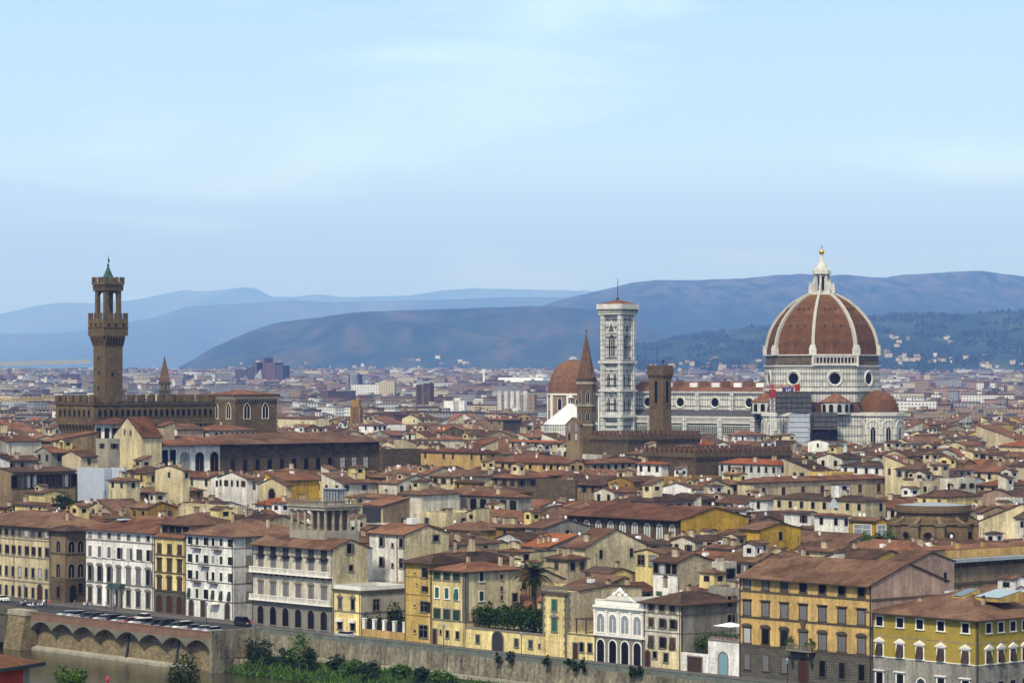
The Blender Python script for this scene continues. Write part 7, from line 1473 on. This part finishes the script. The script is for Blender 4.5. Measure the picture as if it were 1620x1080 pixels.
# people
def person_mesh(top, legs, pose):
    import bmesh
    me = bpy.data.meshes.new('person'); J = [(0,0,.95),(0,0,1.15),(0,0,1.42),(0,0,1.53),(0,.01,1.62),(0,.02,1.72),  (-.1,0,.9),(-.11,.02+.12*pose,.5),(-.11,-.02+.18*pose,.06),(-.11,.12+.18*pose,.03), (.1,0,.9),(.11,.02-.12*pose,.5),(.11,-.04-.2*pose,.06),(.11,.1-.2*pose,.03), (-.19,0,1.4),(-.25,-.04-.1*pose,1.14),(-.24,.06-.14*pose,.9),(-.24,.09-.14*pose,.8), (.19,0,1.4),(.25,-.04+.1*pose,1.14),(.24,.06+.14*pose,.9),(.24,.09+.14*pose,.8)]
    Ed = [(0,1),(1,2),(2,3),(3,4),(4,5),(0,6),(6,7),(7,8),(8,9),(0,10),(10,11),(11,12),(12,13),(2,14),(14,15),(15,16),(16,17),(2,18),(18,19),(19,20),(20,21)]
    Rr = [.15,.14,.16,.06,.09,.08,.1,.07,.05,.04,.1,.07,.05,.04,.065,.05,.04,.035,.065,.05,.04,.035]
    me.from_pydata(J, Ed, []); o = bpy.data.objects.new('tmp', me); S.collection.objects.link(o); sm = o.modifiers.new('s','SKIN')
    for i, v in enumerate(me.skin_vertices[0].data): v.radius = (Rr[i], Rr[i]*.8); v.use_root = i == 0
    o.modifiers.new('u','SUBSURF').levels = 1; dg = bpy.context.evaluated_depsgraph_get(); m2 = bpy.data.meshes.new_from_object(o.evaluated_get(dg)); bpy.data.objects.remove(o)
    m2.materials.clear()
    for m in (top, legs, 'skin'): m2.materials.append(M[m])
    for p_ in m2.polygons:
        c = p_.center; p_.material_index = 2 if c.z > 1.5 or (abs(c.x) > .2 and c.z < 1.0) else 1 if c.z < .95 else 0
    return m2
vary('skin', (.45,.28,.2), amp=.05); vary('cloth_red', (.4,.06,.05), amp=.1); vary('cloth_blue', (.06,.09,.2), amp=.1); vary('hair', (.05,.035,.02))
pm = [person_mesh('dish_white','cloth_blue',1), person_mesh('cloth_blue','paint_black',.3), person_mesh('cloth_red','wall_grey',.8), person_mesh('wall_grey','cloth_blue',-.6)]
PW = ['white top and dark blue trousers','dark blue top and black trousers','red top and grey trousers','grey top and dark blue trousers']
for i, (u, t__) in enumerate([(70,6),(74,7),(77,5.5),(119,9),(134,8.5),(139,9.5),(144,9),(147,8.5),(168,10),(182,9),(400,7),(404,6.5)]):
    q = on_line(u, t__-1.5); r = inst('person', pm[i % 4], None, (q.x, q.y, .0 if t__ < 8.7 else .13), i*1.3); r.location.z = .02 if (t__-1.5) < 7.2 else .135
    tag(r, f"person in {PW[i%4]}, {ORD[i]} pedestrian from the bridge along the quay", 'person', 'pedestrians on the quay')
    mb = MB(); mb.lathe([(.05,1.66),(.105,1.7),(.1,1.78),(.02,1.83)], 8, 0, 0, -.01); mb.build('hair', 'hair', r)
# street lamps
def lamp(u, t__, label):
    q = on_line(u, t__); r = empty('street_lamp', (q.x,q.y,.0), RZ); tag(r, label, 'street lamp', 'street lamps along the quay'); mb = MB(); mb.lathe([(.22,0),(.18,.5),(.08,.7),(.06,3.9)], 8); mb.build('post','metal_dark',r); mb = MB(); mb.lathe([(.12,3.9),(.3,4.6),(.34,4.65),(.06,4.95)], 6); mb.build('lantern','glass_pale',r)
for i, (u, w_) in enumerate([(39,'by the bridge at the left edge'),(327,'before the white hotel'),(702,'before the green-shuttered house'),(825,'on the garden wall stretch, right of the arched gate'),(1245,'left of the big yellow palace door'),(1404,'before the mustard palace, first window')]): lamp(u, 4.5 if u > 350 else 3, f"old iron street lamp standing {w_}")
# ---------------------------------------------------------------- near bank: red house corner, tree tops, parasol
E = Vector((kx(70)*258, 258)); ang = math.atan2(.9, .43); ex, ey = Vector((math.cos(ang), math.sin(ang))), Vector((-math.sin(ang), math.cos(ang))); W, D, ov = 13.0, 11.0, .9
A = E-ex*(W+ov)+ey*ov; Hh = 9.0; b = Bld('red_house', 'red-walled house whose tiled roof corner and dark eave enter the frame at bottom left', 'house', (A.x, A.y, zv(1051, 258)-Hh+.3), ang, W, D, Hh)
b.walls([(0, Hh, 'red_wall')]); b.roof('hip', .3, ov, 'tile_red', wallm='red_wall'); b.boxp('gutter', 'metal_dark', (-ov, W+ov+.12, -ov-.14, -ov, Hh-.36, Hh-.05), (W+ov, W+ov+.14, -ov, D+ov, Hh-.36, Hh-.05)); b.boxp('corner_quoin', 'wall_grey', (W-.9, W+.03, -.04, 0, 0, Hh-.4)); b.row('F', 3, 4, 1.1, 2, 'closed', sh='dark_green_shutter')
for (u, v, Y, h, rad, m, lb, sd) in [(112,1046,330,11,(2.2,2.0,2.7),'leaf_green','light green tree top rising from the near bank at bottom left',101),(294,1030,420,13,(3.0,2.8,4.2),'leaf_dark','dark conical tree top at the bottom edge before the river bank bushes',102)]:
    z = zv(v, Y); tree('near_bank_tree', lb, 'tree', (kx(u)*Y, Y, z-h), h, rad, m, 2400, .2, sd, clumps=22)
Y = 260; x = kx(171)*Y; z = zv(1070, Y); r = empty('closed_parasol', (x, Y, z-3.5)); tag(r, 'top of a red folded parasol with pale guy ropes at the bottom edge', 'parasol'); mb = MB(); mb.lathe([(.05,3.6),(.16,3.5),(.22,3.2),(.12,3.0),(.3,2.2),(.4,1.2)],8); mb.build('canopy','paint_red',r); mb = MB(); mb.bar((0,0,0),(0,0,3.2),.04); mb.build('pole','metal_dark',r)
for sg in (-1,1): mb = MB(); mb.bar((0,0,3.0),(sg*2.6,0,2.35),.03); mb.build('guy_rope','dish_white',r)
# cranes at the left
Y = 1500; x = kx(-70)*Y; r = empty('tower_crane', (x, Y, 0), R(0)); tag(r, 'long pale horizontal crane jib reaching in from the left edge toward the clock tower', 'crane'); zc = zv(575, Y)
mb = MB(); lattice(mb, (0,0,0), (0,0,zc), 2.2, 3, .15); mb.build('mast','crane_yellow',r); mb = MB(); lattice(mb, (-12,0,zc-1), (kx(146)*Y-x,0,zv(571.5,Y)), 1.6, 2.4, .11); mb.build('jib','crane_yellow',r)
Y = 1350; x = kx(-50)*Y; r = empty('tower_crane', (x, Y, 0), R(0)); tag(r, 'lower yellow crane jib crossing the roofs left of the old palace', 'crane'); zc = zv(634, Y)
mb = MB(); lattice(mb, (0,0,0), (0,0,zc), 2.0, 3, .15); mb.build('mast','crane_yellow',r); mb = MB(); lattice(mb, (-10,0,zc), (kx(96)*Y-x,0,zv(629,Y)), 1.5, 2.0, .13); mb.build('jib','crane_yellow',r)
# ---------------------------------------------------------------- air
mb = MB(); mb.box(-14000, 14000, -600, 50500, -40, 1700); hz = mb.build('haze', []) if False else None
me = bpy.data.meshes.new('haze'); me.from_pydata(mb.v, [], mb.f); hz = bpy.data.objects.new('haze', me); S.collection.objects.link(hz); tag(hz, kind='stuff')
hm = bpy.data.materials.new('haze'); hm.use_nodes = True; ht = hm.node_tree; ht.nodes.clear(); ho = N('ShaderNodeOutputMaterial', ht); pvn = N('ShaderNodeVolumePrincipled', ht)
pvn.inputs['Color'].default_value = (.18, .36, 1.0, 1); pvn.inputs['Absorption Color'].default_value = (1, 1, 1, 1); pvn.inputs['Density'].default_value = 4.8e-5; pvn.inputs['Anisotropy'].default_value = -0.1
lk(ht, pvn.outputs[0], ho.inputs['Volume']); me.materials.append(hm)

import collections
cn = collections.Counter(); ww_ = []
for o in S.objects:
    if o.parent is None and o.get('label'):
        cn[o['label']] += 1
        if len(o['label'].split()) > 16: ww_.append((len(o['label'].split()), o['label']))
if __name__ == '__main__': print('DUP', [k for k, v in cn.items() if v > 1]); print('LONG', len(ww_), ww_)
